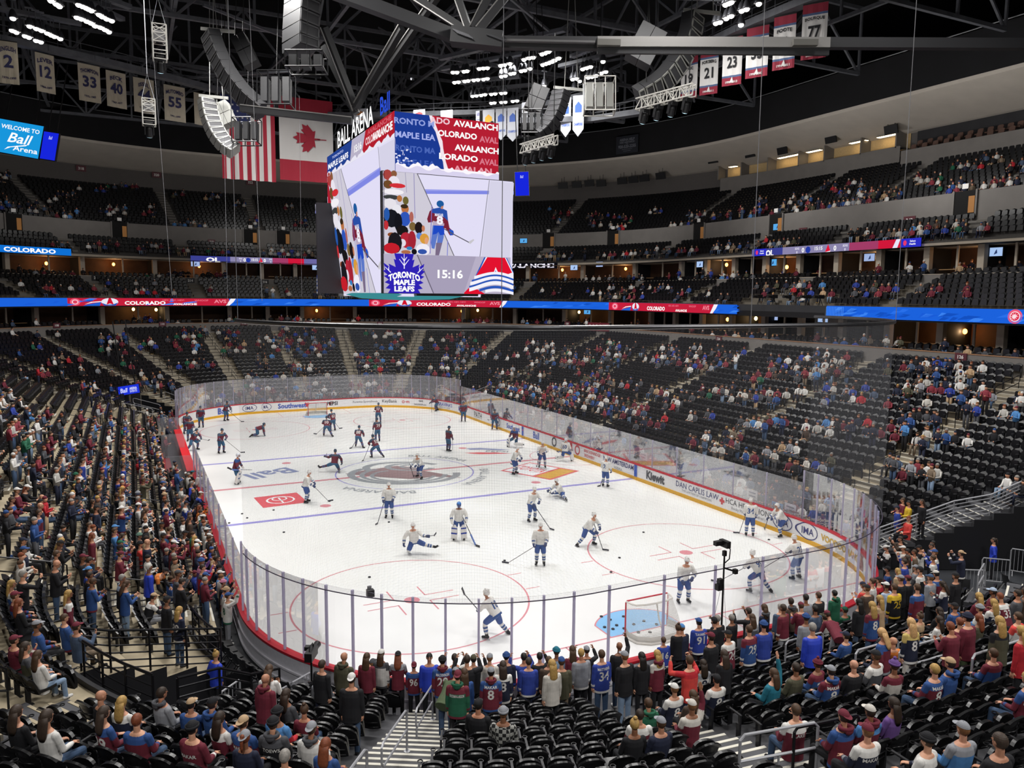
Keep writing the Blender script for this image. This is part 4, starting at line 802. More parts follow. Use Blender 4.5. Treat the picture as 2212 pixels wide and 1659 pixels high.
for i, (l, r, t, bb, c) in enumerate([(764, 792, 236, 262, 'b06a2a'), (893, 918, 238, 262, 'a33'), (952, 978, 239, 268, 'c8b'), (1028, 1040, 240, 262, '88a'), (1043, 1068, 238, 292, 'e0a83c'), (1071, 1094, 236, 290, '4a66b0'), (1096, 1120, 234, 292, '4a66b0'), (1127, 1140, 222, 262, '888'), (1212, 1234, 212, 280, '3f62c0'), (1238, 1262, 207, 278, '3f62c0')]):
    e, w = hang('championship_banner', 'white pennant-ended championship banner, %s from the left behind the scoreboard' % WORDS[i], 'banner', hitZ(l, t, 30.5), hitZ(r, t-2, 30.5), 1, 'championship banners'); h = (bb-t)/FPX*((hitZ(l, t, 30.5)-CP)@CF)
    b = MB(); P = [(-w/2, 0), (w/2, 0), (w/2, -h), (0, -h*1.22), (-w/2, -h)]
    b.poly([(x, y, .01) for x, y in P][::-1]); b.poly([(x, y, -.01) for x, y in P]); b.build('banner_cloth', mat('pennant_white', 'b9bcc4', .85), e)
    c = {'a33': 'aa3333', 'c8b': 'c088b0', '88a': '8888aa', '888': '888888'}.get(c, c); m = mat('pennant_'+c, c, .8); lettering('banner_lettering', 'CHAMPIONS', .09*h, .8*w, m, e, Matrix.Translation((0, -.85*h, .02)), bold=.03); MB().poly([(-.3*w, -.5*h, .02), (.3*w, -.5*h, .02), (.3*w, -.3*h, .02), (0, -.18*h, .02), (-.3*w, -.3*h, .02)]).build('banner_emblem', m, e)
# ------------------------------------------------------------------ roof steel, catwalks, rigging
def truss(mb, A, B, dp, n, w=.22, wb=.13):
    A = Vector(A); B = Vector(B); up = Vector((0, 0, dp)); mb.bar(A, B, w); mb.bar(A+up, B+up, w)
    for i in range(n):
        p, q = A+(B-A)*(i/n), A+(B-A)*((i+1)/n); mb.bar(p+up*(i % 2), q+up*((i+1) % 2), wb); mb.bar(q, q+up, wb)
for k, y in enumerate((-22, -8, 6, 20, 34, 48, 62)):
    b = MB(); L = 48 if y < 30 else 40; truss(b, (-L, y, 33.5), (L, y, 33.5), 6.0, 16, .32, .2); struct(b.build('trim_roof_truss', M_TRUSS))
for x in (-36, -24, -12, 0, 12, 24, 36):
    b = MB(); truss(b, (x, -30, 34.2), (x, 70, 34.2), 4.4, 18, .28, .18); struct(b.build('trim_roof_truss', M_TRUSS))
b = MB()
for k in range(90):
    a = Vector((rnd.uniform(-40, 40), rnd.uniform(-15, 62), rnd.uniform(32, 38))); b.bar(a, a+Vector((rnd.uniform(-12, 12), rnd.uniform(-12, 12), rnd.uniform(-1, 5))), .18)
struct(b.build('trim_roof_bracing', M_TRUSS))
def catwalk(pxs, z, label):
    P = [Vector(hitZ(x, y, z)) for x, y in pxs]; b = MB()
    for p, q in zip(P[:-1], P[1:]):
        b.bar(p, q, .9, .5); 
        for h in (.6, 1.1): b.bar(p+Vector((0, 0, h)), q+Vector((0, 0, h)), .05)
        for s in np.linspace(0, 1, 5): m = p+(q-p)*s; b.bar(m, m+Vector((0, 0, 1.1)), .05)
    return struct(b.build('trim_catwalk', M_TRUSS), label)
catwalk([(-60, 72), (0, 84), (100, 105), (200, 128), (300, 152), (400, 177), (500, 203), (600, 222)], 31.9, 'dark curved catwalk')
catwalk([(1440, 140), (1520, 100), (1600, 62), (1700, 20), (1800, -20)], 31.9, 'dark curved catwalk')
catwalk([(640, 248), (760, 250), (900, 248), (1050, 243), (1200, 222), (1330, 190)], 30.9, 'dark catwalk')
catwalk([(1125, 262), (1280, 258), (1400, 240)], 28.5, 'dark catwalk')
# rim cable along the roof fascia
b = MB(); b.tube([P3(u, 35.9, 34.6) for u in VU], .05, 5); struct(b.build('trim_fascia_cable', M_STEEL))
def rig(name, label, cat, a, bq, D, w, h, m=None, D2=None):
    e = MB().bar(UP(*a, D), UP(*bq, D2 or D), w, h).build(name, m or M_BLACK); return tag(e, label, cat)
gird = thing('rigging_beam', 'long dark steel rigging beam with chevron node above the scoreboard', 'rigging beam'); MG = mat('silver_beam', '8e8c8a', .4, metal=.5); MGD = mat('dark_beam', '1f1f22', .55)
def gb(n, a, c, D, D2, w, h, m): MB().bar(UP(*a, D), UP(*c, D2), w, h).build(n, m, gird)
gb('beam_segment', (1080, 93), (1300, 95), 40, 40, .5, .6, MGD); gb('beam_segment', (1090, 88), (1285, 92), 39.6, 39.6, .34, .1, mat('beam_grey', '5c5b5c', .5, metal=.3)); gb('beam_segment', (1290, 92), (1790, 94), 39.7, 39.7, .46, .5, MG); gb('beam_segment', (1290, 103), (1790, 107), 39.7, 39.7, .2, .6, MGD); gb('beam_segment', (1790, 94), (2230, 96), 40, 40, .5, .5, MGD); gb('beam_segment', (1712, 93), (1765, 93), 39.4, 39.4, .36, .3, mat('beam_plate', '55534f', .5)); gb('beam_segment', (1290, 92), (1340, 93), 39.4, 39.4, .3, .3, mat('beam_plate', '55534f', .5))
gb('beam_segment', (985, 80), (690, -30), 40, 36, .55, .6, MGD); gb('beam_node', (975, 78), (1085, 90), 39.5, 39.5, 1.0, .8, MGD)
b = MB()
for i in range(9):
    for s in (0, 1): b.bar(UP(978+i*4+s*72, 62+i*1.5+s*12, 38.9), UP(990+i*4+s*72, 66+i*1.5+s*12+(6 if s == 0 else -2), 38.9), .05, .05)
b.build('node_grille', mat('node_rib', '3a3a3e', .4, metal=.4), gird)
for i, (a, c, D1, D2_, lab) in enumerate([((765, 238), (868, 60), 46, 42, 'black strut rising from the left end of the scoreboard'), ((770, 240), (700, 60), 46, 44, 'black strut leaning left above the scoreboard lettering'), ((800, 200), (945, -10), 46, 42, 'black strut crossing behind the rigging beam'), ((1000, 62), (880, -15), 40, 40, 'short black strut left of the rigging node'), ((1012, 62), (985, -15), 40, 40, 'short black strut over the rigging node'), ((1022, 62), (1060, -15), 40, 40, 'short black strut just right of the rigging node'), ((1034, 66), (1100, -15), 40, 40, 'short black strut leaning right from the rigging node'), ((700, 100), (770, 245), 46, 46, 'black strut down to the left scoreboard corner'), ((520, 235), (760, 262), 46, 46, 'low black boom left of the scoreboard')]):
    e = tag(empty('roof_strut', UP(*a, D1)), lab, 'strut'); A = Vector(UP(*a, D1)); B = Vector(UP(*c, D2_)); MB().bar((0, 0, 0), B-A, .36, .36).build('strut_tube', MGD, e); s = (B-A).cross(Vector(CF)).normalized()*.19-Vector(CF)*.19; MB().bar(s, B-A+s, .06, .06).build('strut_edge', MG, e)
# ------------------------------------------------------------------ floodlights
LZ = 31.2
LA = [(28, 40), (26, 66), (35, 70), (64, 57), (78, 62), (89, 66), (102, 72), (110, 76), (117, 79), (130, 84), (54, 78), (62, 81), (78, 88), (88, 91), (110, 2), (121, 9), (128, 14), (170, 11), (178, 14), (185, 17), (191, 20), (197, 23), (214, 32), (220, 36), (230, 41), (241, 45), (166, 38), (175, 41), (187, 46), (196, 50), (205, 56), (216, 59), (226, 64), (235, 69)]
LB = [(700+x/2.962, y/2.962) for x, y in [(825, 463), (850, 463), (895, 458), (915, 455), (993, 440), (1020, 437), (1045, 435), (1130, 420), (1155, 415), (1190, 408), (1280, 382), (1312, 372), (1338, 368), (1395, 347), (1415, 340), (1438, 330), (835, 528), (860, 525), (900, 520), (922, 517), (958, 513), (985, 510), (1020, 508), (1045, 503), (1135, 490), (1160, 485), (1195, 472), (1215, 468), (1262, 455), (1285, 450), (1318, 440), (1400, 415), (1420, 408), (1440, 402), (1460, 394), (1478, 385), (1502, 373), (950, 615), (975, 613), (1005, 610), (1030, 605), (1070, 603), (1095, 600), (1135, 597), (1158, 595), (1070, 660), (1090, 658), (1135, 655), (1160, 653), (1208, 648), (1235, 645), (1408, 550), (1655, 443), (1680, 435), (1705, 428), (1785, 395), (1590, 508), (1615, 503), (1635, 520), (1690, 497), (1715, 492), (1742, 484), (1775, 468), (1803, 460), (1600, 570)]]
LC = [(1440+x/2.865, y/2.865) for x, y in [(365, 30), (385, 22), (400, 15), (465, 68), (495, 58), (370, 115), (400, 100), (570, 25), (305, 145), (330, 138), (460, 155)]]
lens = emat('lamp_lens', 'fffaf2', 9.0); hous = mat('lamp_housing', '4a4b50', .4, metal=.6)
b = MB(); b.lathe([(.10, .62), (.16, .55), (.30, .12), (.31, .05)], n=14, cap=True); me_h = b.mesh('lamp_housing', hous, True)
b = MB(); b.ball((0, 0, 0), (.2, .2, .15), n=12, k=6); me_l = b.mesh('lamp_lens', lens, True)
b = MB(); b.tube([(0, 0, .6), (0, 0, 1.3)], .035, 6); b.box((0, 0, 1.3), (.5, .12, .1)); me_b = b.mesh('lamp_bracket', M_TRUSS)
for nm, L in (('over the far left', LA), ('behind the scoreboard', LB), ('at the top right', LC)):
    for px, py in L:
        q = hitZ(px, py, LZ); e = thing('floodlight', 'bright white floodlight in the roof cluster %s' % nm, 'floodlight', q, group='roof floodlights '+nm)
        link('lamp_housing', me_h, e); link('lamp_lens', me_l, e); link('lamp_bracket', me_b, e)
b = MB()
for L in ([(26, 66), (130, 84)], [(110, 2), (241, 45)], [(166, 38), (235, 69)], [LB[0], LB[15]], [LB[16], LB[30]], [LB[31], LB[36]], [LB[37], LB[44]], [LB[45], LB[50]], [LB[52], LB[55]], [LB[56], LB[63]], [LC[0], LC[3]]):
    A, B = Vector(hitZ(*L[0], LZ)), Vector(hitZ(*L[1], LZ)); v = (B-A).normalized()*1.5; up = Vector((0, 0, 1.4)); b.bar(A-v+up, B+v+up, .5, .3)
struct(b.build('trim_lamp_rail', M_TRUSS))
# ------------------------------------------------------------------ loudspeakers and light rigs
M_SPK = mat('speaker_black', '232326', .55, noise=.1); M_SPKL = mat('speaker_grey', '8c8c88', .5); M_GRL = mat('speaker_grille', '39393c', .7); MTW = mat('truss_white', 'b8b6b0', .45, metal=.3)
def line_array(label, path, D, n, w, side, grey=False, pale=False):
    """path: picture points from top to bottom, cabinets hung along it; side gives where the grilles look"""
    P = [Vector(UP(*q, D)) for q in path]; L = [0]
    for a, c in zip(P[:-1], P[1:]): L.append(L[-1]+(c-a).length)
    def at(s):
        s = max(0, min(L[-1], s))
        for i in range(len(P)-1):
            if s <= L[i+1]+1e-6: return P[i]+(P[i+1]-P[i])*((s-L[i])/(L[i+1]-L[i]))
    def sm(s): k = L[-1]/n*.9; return (at(s-k)+at(s)*2+at(s+k))/4
    e = thing('line_array', label, 'loudspeaker', sm(0)); o = Vector(e.location); F = Vector(CF)
    for i in range(n):
        a, c = sm(L[-1]*i/n), sm(L[-1]*(i+1)/n); d = (c-a); t = d.normalized(); sd = ((t.cross(F)).normalized()*side*.72-F*.7).normalized(); sd = (sd-t*sd.dot(t)).normalized(); dep = t.cross(sd).normalized(); M = Matrix((sd, dep, t)).transposed().to_3x3()
        ctr = (a+c)/2-o; cab = MB().box(ctr, (w*.8, 1.25, d.length*.95), 0, M).build('speaker_cabinet', M_SPKL if grey else M_SPK, e)
        fr = MB(); hh = d.length*.9
        for s_ in (-1, 1): fr.box(ctr+sd*(w*.42)+t*(s_*hh*.42), (.06, 1.2, hh*.14), 0, M); fr.box(ctr+sd*(w*.42)+dep*(s_*.55), (.06, .1, hh), 0, M)
        fr.build('speaker_frame', M_SPKL if grey or pale else mat('speaker_frame_dark', '48484a', .5), cab); MB().box(ctr+sd*(w*.41), (.03, 1.1, hh*.8), 0, M).build('speaker_grille', M_GRL, cab)
    b = MB(); t = Vector(CR); up = Vector((0, 0, 1)); b.bar(-t*.6+up*.3, t*1.6+up*.1, .14, .2); b.tube([t*.2+up*.3, t*.5+up*9], .03, 4); b.tube([t*1.2+up*.2, t*.7+up*9], .03, 4); b.build('hanging_frame', M_SPKL, e)
    return e
line_array('upper left curved black line array of loudspeakers', [(453, 68), (466, 110), (492, 165), (530, 212), (570, 243)], 50, 11, .95, -1)
line_array('lower left curved grey line array in front of the striped flag', [(447, 212), (452, 250), (468, 290), (490, 318), (512, 328)], 58, 10, .9, 1, True)
line_array('big upright black line array above the left of the scoreboard', [(655, -20), (652, 20), (650, 60), (648, 95), (650, 118)], 44, 5, 2.4, 1)
line_array('right curved black line array with pale grille frames', [(1498, 28), (1492, 75), (1470, 130), (1430, 180), (1372, 214)], 46, 11, 1.0, 1, False, True)
line_array('middle right curved black line array near the lamp cluster', [(1214, 195), (1207, 225), (1196, 255), (1175, 282), (1160, 292)], 56, 9, .95, -1)
def sub_stack(label, c, D, w, h, rot, n=2, grey=False):
    e = thing('speaker_stack', label, 'loudspeaker', UP(*c, D)); r, u, f = Vector(CR), Vector(CU), Vector(CF); a = rad(rot); x = r*math.cos(a)+u*math.sin(a); y = -r*math.sin(a)+u*math.cos(a); M = Matrix((x, f, y)).transposed().to_3x3()
    for i in range(n):
        for j in (-.25, .25): cab = MB().box(y*((i-(n-1)/2)*h/n)+x*(j*w), (w*.48, 1.0, h/n*.95), 0, M).build('speaker_cabinet', M_SPKL if grey else M_SPK, e)
    b = MB(); b.tube([x*.3+y*h/2, Vector((.2, 0, 8))], .03, 4); b.tube([-x*.3+y*h/2, Vector((-.2, 0, 8))], .03, 4); b.build('hanging_cable', M_BLACK, e); return e
sub_stack('tilted black speaker stack above the right of the rigging beam', (1394, 100), 45, 1.6, 2.2, -28, 2); sub_stack('tilted dark speaker stack beside the upper left line array', (531, 112), 52, 1.0, 2.2, 26, 2); sub_stack('pale grey speaker stack beside the lower left line array', (487, 248), 59, 1.1, 1.8, 24, 2, True); sub_stack('tilted black speaker stack left of the middle line array', (1160, 215), 57, 1.3, 1.9, -22, 2)
def cage(label, l, r, t, bq, D, m):
    e = thing('speaker_cage', label, 'speaker cage', UP((l+r)/2, bq, D)); W2 = (r-l)/FPX*D; H = (bq-t)/FPX*D; dp = W2*.6; M = Matrix((Vector(CR), Vector(CF), Vector(CU))).transposed().to_3x3()
    def T(x, y, z): return M @ Vector((x, y, z))
    b = MB()
    for y in (-dp/2, dp/2):
        for z in (0, H): b.tube([T(-W2/2, y, z), T(W2/2, y, z)], .045, 5)
        for i in range(4): x = -W2/2+W2*i/3; b.tube([T(x, y, 0), T(x, y, H)], .04, 5)
    for x in (-W2/2, W2/2):
        for z in (0, H): b.tube([T(x, -dp/2, z), T(x, dp/2, z)], .045, 5)
    b.build('cage_frame', m, e)
    for i in range(3): MB().box(T(-W2/3+W2*i/3, 0, H*.5), (W2*.2, dp*.6, H*.72), 0, M).build('speaker_cabinet', M_SPK if m != MTW else M_SPKL, e)
    MB().tube([T(0, 0, H), T(.2, 0, H+7)], .03, 4).build('hanging_cable', M_BLACK, e)
cage('black caged loudspeakers below the upper left line array', 562, 632, 160, 232, 50, M_RAIL); cage('dark caged loudspeakers in front of the striped flag', 506, 560, 258, 310, 58, M_RAIL); cage('white caged loudspeakers right of the lamp cluster', 1262, 1327, 172, 244, 54, MTW); cage('black caged loudspeakers below the middle line array', 1126, 1170, 240, 290, 56, M_RAIL); cage('black caged loudspeakers under the big upright array', 622, 702, 118, 152, 43, M_RAIL)
def head(e, p, k=1.):
    hd = MB(); hd.box((0, 0, -.1), (.3, .3, .16)); hd.box((-.17, 0, -.35), (.05, .16, .4)); hd.box((.17, 0, -.35), (.05, .16, .4)); hd.lathe([(.1, -.2), (.14, -.3), (.14, -.62), (.12, -.66)], n=10); o = hd.build('moving_head', M_BLACK, e, mw=Matrix.Translation(p) @ Matrix.Rotation(rad(18), 4, 'X') @ Matrix.Scale(k, 4))
    MB().lathe([(.11, -.665), (.02, -.68)], n=10).build('head_lens', emat('head_lens', 'bfe4f4', 2.0), o)
def light_truss(label, a, c, D, D2, nh):
    A, B = Vector(UP(*a, D)), Vector(UP(*c, D2)); e = thing('lighting_truss', label, 'lighting truss', A); d = B-A; up = Vector((0, 0, .62)); sd = d.cross(up).normalized()*.5; b = MB(); n = 9
    for q in (Vector(), up, sd, up+sd): b.tube([q, d+q], .05, 5)
    for i in range(n):
        p0, p1 = d*(i/n), d*((i+1)/n)
        for q in (Vector(), sd): b.tube([p0+q+(up if i % 2 else Vector()), p1+q+(Vector() if i % 2 else up)], .03, 4); b.tube([p1+q, p1+q+up], .03, 4)
        b.tube([p0, p0+sd], .03, 4); b.tube([p0+up, p0+up+sd], .03, 4)
    b.build('truss_frame', MTW, e)
    for i in range(nh): head(e, d*((i+.6)/nh)+sd*.5, 1.35)
    b = MB()
    for s in (.12, .88): b.tube([d*s+up, d*s+up+Vector((0, 0, 7))], .03, 4)
    b.build('hanging_cable', M_BLACK, e)
light_truss('white box truss of moving lights under the right line array', (1380, 240), (1503, 208), 46, 44, 4); light_truss('white box truss of moving lights below the middle line array', (1132, 333), (1205, 312), 56, 54, 4)
def pod(label, x, t, bq, D):
    e = thing('light_pod', label, 'light pod', UP(x, t, D)); H = (bq-t)/FPX*D; b = MB(); w = .38
    for sx in (-w, w):
        for sy in (-w, w): b.tube([(sx, sy, 0), (sx, sy, -H*.72)], .04, 5)
    for k in range(5):
        z = -H*.72*k/4
        for s in (-1, 1): b.tube([(-w, s*w, z), (w, s*w, z)], .03, 4); b.tube([(s*w, -w, z), (s*w, w, z)], .03, 4)
        if k < 2:
            z2 = z-H*.18
            for s in (-1, 1): b.tube([(-w, s*w, z), (w, s*w, z2)], .025, 4); b.tube([(w, s*w, z), (-w, s*w, z2)], .025, 4)
    b.build('pod_frame', MTW, e); MB().box((0, 0, -H*.22), (.6, .6, H*.2)).build('pod_plate', mat('pod_plate', '8f8f92', .4, metal=.4), e); head(e, (0, 0, -H*.62), 1.5)
    b = MB(); b.tube([(-w, 0, 0), (0, 0, 1.6), (w, 0, 0)], .03, 4); b.tube([(0, 0, 1.6), (0, 0, 9)], .03, 4); b.build('hanging_cable', M_STEEL, e)
pod('white light pod hanging at the top left, higher of two', 343, 55, 155, 46); pod('white light pod hanging over the cream banners, lower of two', 320, 215, 290, 50)
# ------------------------------------------------------------------ people: one continuous skin per pose, shared by everyone in that pose
SKIN, TOP, YOKE, STRIPE, BOT, SHOE, EYE, LIP, SOCK, SOCK2, GLOVE, NECKB, BLADE = range(13)
def V3(*a): return Vector(a)
def nrm(v): return Vector(v).normalized()
def capsule(mb, a, c, r0, r1, m, n=10, flat=None):
    a, c = Vector(a), Vector(c); d = c-a; L = d.length
    if L < 1e-5: d = V3(0, 0, 1); L = 1e-5
    t = d.normalized(); u = t.orthogonal().normalized(); w = t.cross(u); rings = []
    for k in (-1, -.72, -.35): rings.append((a+t*(r0*k), r0*math.sqrt(max(.03, 1-k*k))))
    rings.append((a, r0)); rings.append((c, r1))
    for k in (.35, .72, 1): rings.append((c+t*(r1*k), r1*math.sqrt(max(.03, 1-k*k))))
    mb.loft([[p+(u*math.cos(2*PI*i/n)+w*math.sin(2*PI*i/n))*r for i in range(n)] for p, r in rings], m)
def hand(mb, w, d, palm_n, side, curl=.5, m=SKIN, glove=False):
    """w wrist, d direction of the hand, palm_n palm normal, side +1 right / -1 left"""
    d = nrm(d); pn = Vector(palm_n); pn = (pn-d*pn.dot(d)).normalized(); s = d.cross(pn)*side
    M = Matrix((s, pn, d)).transposed().to_3x3()
    if glove:
        mb.ball(w+d*.05, (.062, .045, .085), m, 10, 6, M); capsule(mb, w-d*.06, w+d*.01, .062, .055, m)
        for i in range(4): o = w+d*.11+s*(-.042+.028*i); capsule(mb, o, o+d*.03+pn*.035, .019, .018, m, 6); capsule(mb, o+d*.03+pn*.035, o+d*.005+pn*.075, .018, .017, m, 6)
        o = w+d*.05+s*-.06; capsule(mb, o, o+d*.05+pn*.04, .022, .019, m, 6); return w+d*.09+pn*.045
    mb.ball(w+d*.05, (.043, .02, .058), m, 10, 6, M)
    for i, L in enumerate((.068, .078, .073, .058)):
        o = w+d*.092+s*(-.033+.0225*i); k1 = (d*(1-.35*curl)+pn*.55*curl+s*(-.03+.02*i)).normalized(); k2 = (d*(.75-1.2*curl)+pn*1.1*curl).normalized()
        p1 = o+k1*L*.5; capsule(mb, o, p1, .0102, .0096, m, 6); capsule(mb, p1, p1+k2*L*.5, .0096, .0086, m, 6)
    o = w+d*.03+s*-.036; k = (d*.65-s*.65+pn*.4).normalized(); capsule(mb, o, o+k*.04, .0125, .011, m, 6); capsule(mb, o+k*.04, o+k*.045+(d*.8+pn*.5).normalized()*.03, .011, .0095, m, 6)
    return w+d*.085+pn*.03
BODY = {}
def body(key, pel=.93, px=0., py=0., lean=(0, .04, 1), yaw=0., hy=0., hp=0., arms=None, legs=None, curl=.5, player=False, goalie=False, thin=1., voxel=.0085, handdir=None, skirt=.0):
    if key in BODY: return BODY[key]
    mb = MB(); P = V3(px, py, pel); t = nrm(lean); cy, sy = math.cos(yaw), math.sin(yaw); r = V3(cy, sy, 0); r = (r-t*r.dot(t)).normalized(); f = t.cross(r)  # forward (+y)
    f = -f if f.y < 0 and abs(yaw) < 1.5 else f
    k = 1.16 if player else 1.0; k *= thin
    def ringp(s, hw, hd, off=0.): c = P+t*s+f*off; return [c+r*(hw*math.cos(a)*(abs(math.cos(a))**-.18 if abs(math.cos(a)) > .05 else 1))+f*(hd*math.sin(a)) for a in np.linspace(0, 2*PI, 18, endpoint=False)]
    R = [(-.19-skirt, .205, .142), (-.13, .20, .14), (-.06, .20*1.0, .145), (.02, .195, .14), (.14, .185, .135), (.27, .20, .14), (.37, .207, .14), (.45, .185, .118), (.50, .13, .09), (.535, .075, .07)]
    if player: R = [(-.12, .215, .165), (-.05, .22, .17), (.03, .21, .165), (.15, .205, .16), (.28, .22, .165), (.39, .245, .165), (.47, .225, .145), (.52, .14, .10), (.55, .075, .07)]
    R = [(s, a*thin, d*thin) for s, a, d in R]
    mb.loft([ringp(*q) for q in R], [STRIPE]+[TOP]*(len(R)-5)+[YOKE, YOKE, NECKB])
    # neck and head
    nb = P+t*.50; hc0 = P+t*.56; hd_t = nrm(t*.75+V3(0, 0, .65)); nk = nb+hd_t*.13
    capsule(mb, nb, nk, .058, .052, SKIN)
    rz = Matrix.Rotation(yaw+hy, 3, 'Z'); HM = rz @ Matrix.Rotation(hp, 3, 'X'); up = HM @ V3(0, 0, 1); hc = nk+up*.105+(HM @ V3(0, 1, 0))*.018
    def H(x, y, z): return hc+HM @ V3(x, y, z)
    mb.ball(hc, (.074, .093, .098), SKIN, 16, 10, HM); mb.ball(H(0, .022, -.055), (.056, .064, .066), SKIN, 12, 8, HM); mb.ball(H(0, -.02, .015), (.077, .085, .09), SKIN, 14, 8, HM)
    capsule(mb, H(0, .088, .012), H(0, .108, -.022), .009, .0135, SKIN, 6)
    for s in (-1, 1):
        mb.ball(H(s*.076, -.004, -.012), (.012, .02, .032), SKIN, 8, 5, HM); mb.ball(H(s*.031, .0835, .008), (.0145, .010, .0105), EYE, 8, 5, HM); mb.ball(H(s*.032, .085, .031), (.02, .01, .006), EYE, 8, 4, HM)
    mb.ball(H(0, .087, -.056), (.026, .010, .010), LIP, 8, 5, HM); mb.ball(H(0, .075, -.09), (.022, .016, .016), SKIN, 8, 5, HM)
    # arms: (upper dir, fore dir, palm normal)
    hands = []
    arms = arms or [((-.12, 0, -1), (-.02, .12, -1), None), ((.12, 0, -1), (.02, .12, -1), None)]
    for s, (ud, fd, pn) in zip((-1, 1), arms):
        sh = P+t*(.445 if not player else .455)+r*(s*.185*k); ud, fd = nrm(ud), nrm(fd); el = sh+ud*.285; wr = el+fd*.25
        if player: capsule(mb, sh-t*.01, sh+ud*.12, .098, .095, YOKE); capsule(mb, sh+ud*.12, el, .092, .08, TOP); capsule(mb, el, el+fd*.10, .08, .076, TOP); capsule(mb, el+fd*.10, el+fd*.14, .078, .076, STRIPE); capsule(mb, el+fd*.15, el+fd*.2, .074, .068, TOP)
        else: capsule(mb, sh-ud*.0, sh+ud*.13, .072*thin, .068*thin, YOKE); capsule(mb, sh+ud*.13, el, .065*thin, .058*thin, TOP); capsule(mb, el, el+fd*.15, .058*thin, .05*thin, TOP); capsule(mb, el+fd*.16, el+fd*.19, .053*thin, .05*thin, STRIPE); capsule(mb, el+fd*.19, el+fd*.225, .048*thin, .043*thin, TOP); capsule(mb, el+fd*.2, wr, .034, .029, SKIN)
        pn = pn or (-s, .2, 0); hands.append(hand(mb, wr, fd, pn, s, curl, GLOVE if player else SKIN, player))
    legs = legs or [((-.04, 0, -1), (0, -.02, -1), .12), ((.04, 0, -1), (0, -.02, -1), -.12)]
    mb.ball(P+V3(0, 0, -.02), (.165*thin*(1.12 if player else 1), .13*thin*(1.15 if player else 1), .14), BOT, 14, 8)
    for s, lg in zip((-1, 1), legs):
        td, sd, fy = lg[:3]; td, sd = nrm(td), nrm(sd); hp_ = P+V3(0, 0, -.04)+r*(s*.092); kn = hp_+td*.43; an = kn+sd*.41
        fd = Matrix.Rotation(fy, 3, 'Z') @ V3(0, 1, 0)
        if len(lg) > 3: fd = nrm(lg[3])
        if player:
            capsule(mb, hp_, hp_+td*.30, .125, .112, BOT); capsule(mb, hp_+td*.28, hp_+td*.36, .112, .105, BOT)
            if goalie:
                fr = nrm(fd); sdv = sd; n2 = sdv.cross(fr).normalized(); M = Matrix((n2, sdv.cross(n2), sdv)).transposed().to_3x3()
                mb.ball(kn+sd*.14+fr*.07, (.15, .07, .40), SOCK, 14, 10, M); mb.box(kn+sd*.16+fr*.08, (.27, .11, .60), SOCK, M); mb.box(kn+sd*.16+fr*.142, (.27, .012, .07), SOCK2, M); mb.box(kn-sd*.09+fr*.142, (.24, .014, .06), SOCK2, M)
                capsule(mb, kn, an, .08, .07, SOCK)
            else:
                capsule(mb, kn-td*.04, kn+sd*.10, .083, .08, SOCK); capsule(mb, kn+sd*.12, kn+sd*.15, .083, .083, SOCK2); capsule(mb, kn+sd*.17, kn+sd*.2, .08, .08, SOCK); capsule(mb, kn+sd*.22, kn+sd*.25, .081, .079, SOCK2); capsule(mb, kn+sd*.26, an-sd*.08, .075, .06, SOCK)
            capsule(mb, an-sd*.08, an+sd*.02, .06, .056, SHOE); capsule(mb, an+sd*.035-fd*.03, an+sd*.045+fd*.15, .05, .043, SHOE)
            n2 = sd; M = Matrix((fd.cross(n2).normalized(), fd, n2)).transposed().to_3x3(); mb.box(an+sd*.112+fd*.05, (.02, .29, .035), BLADE, M)
            for q in (-.04, .12): mb.box(an+sd*.092+fd*q, (.024, .05, .05), BLADE, M)
        else:
            capsule(mb, hp_, kn, .094*thin, .072*thin, BOT); capsule(mb, kn, an-sd*.02, .07*thin, .058*thin, BOT); capsule(mb, an+sd*.015-fd*.03, an+sd*.03+fd*.13, .046, .04, SHOE); capsule(mb, an-sd*.05, an, .045, .045, BOT)
    src = mb; me = mb.mesh('src', [])
    o = bpy.data.objects.new('src', me); COL.objects.link(o); md = o.modifiers.new('r', 'REMESH'); md.mode = 'VOXEL'; md.voxel_size = voxel; sm = o.modifiers.new('s', 'SMOOTH'); sm.factor = .5; sm.iterations = 2
    out = bpy.data.meshes.new_from_object(o.evaluated_get(bpy.context.evaluated_depsgraph_get())); bpy.data.objects.remove(o); bpy.data.meshes.remove(me)
    out.materials.clear(); out.name = 'body_'+key
    bt = BVHTree.FromPolygons(src.v, src.f); nf = len(out.polygons); cen = np.empty(nf*3, np.float32); out.polygons.foreach_get('center', cen); cen = cen.reshape(-1, 3); mi = np.zeros(nf, np.int32); sm_ = src.m
    for i in range(nf): mi[i] = sm_[bt.find_nearest(cen[i])[2]]
    used = sorted(set(mi.tolist())); remap = np.zeros(13, np.int32)
    for j, u in enumerate(used): remap[u] = j
    for u in used: out.materials.append(mat('plain_grey', '808080'))
    out.polygons.foreach_set('material_index', remap[mi]); out.polygons.foreach_set('use_smooth', [True]*nf); out.update()
    HMx = HM.to_4x4(); HMx.translation = hc
    z0 = min(v.co.z for v in out.vertices)
    BODY[key] = dict(me=out, slots=used, head=HMx, hands=hands, bvh=None, back=(P+t*.27, r, t, f), z0=z0, pel=P); return BODY[key]
HI, LO = .0085, .011
X = 1
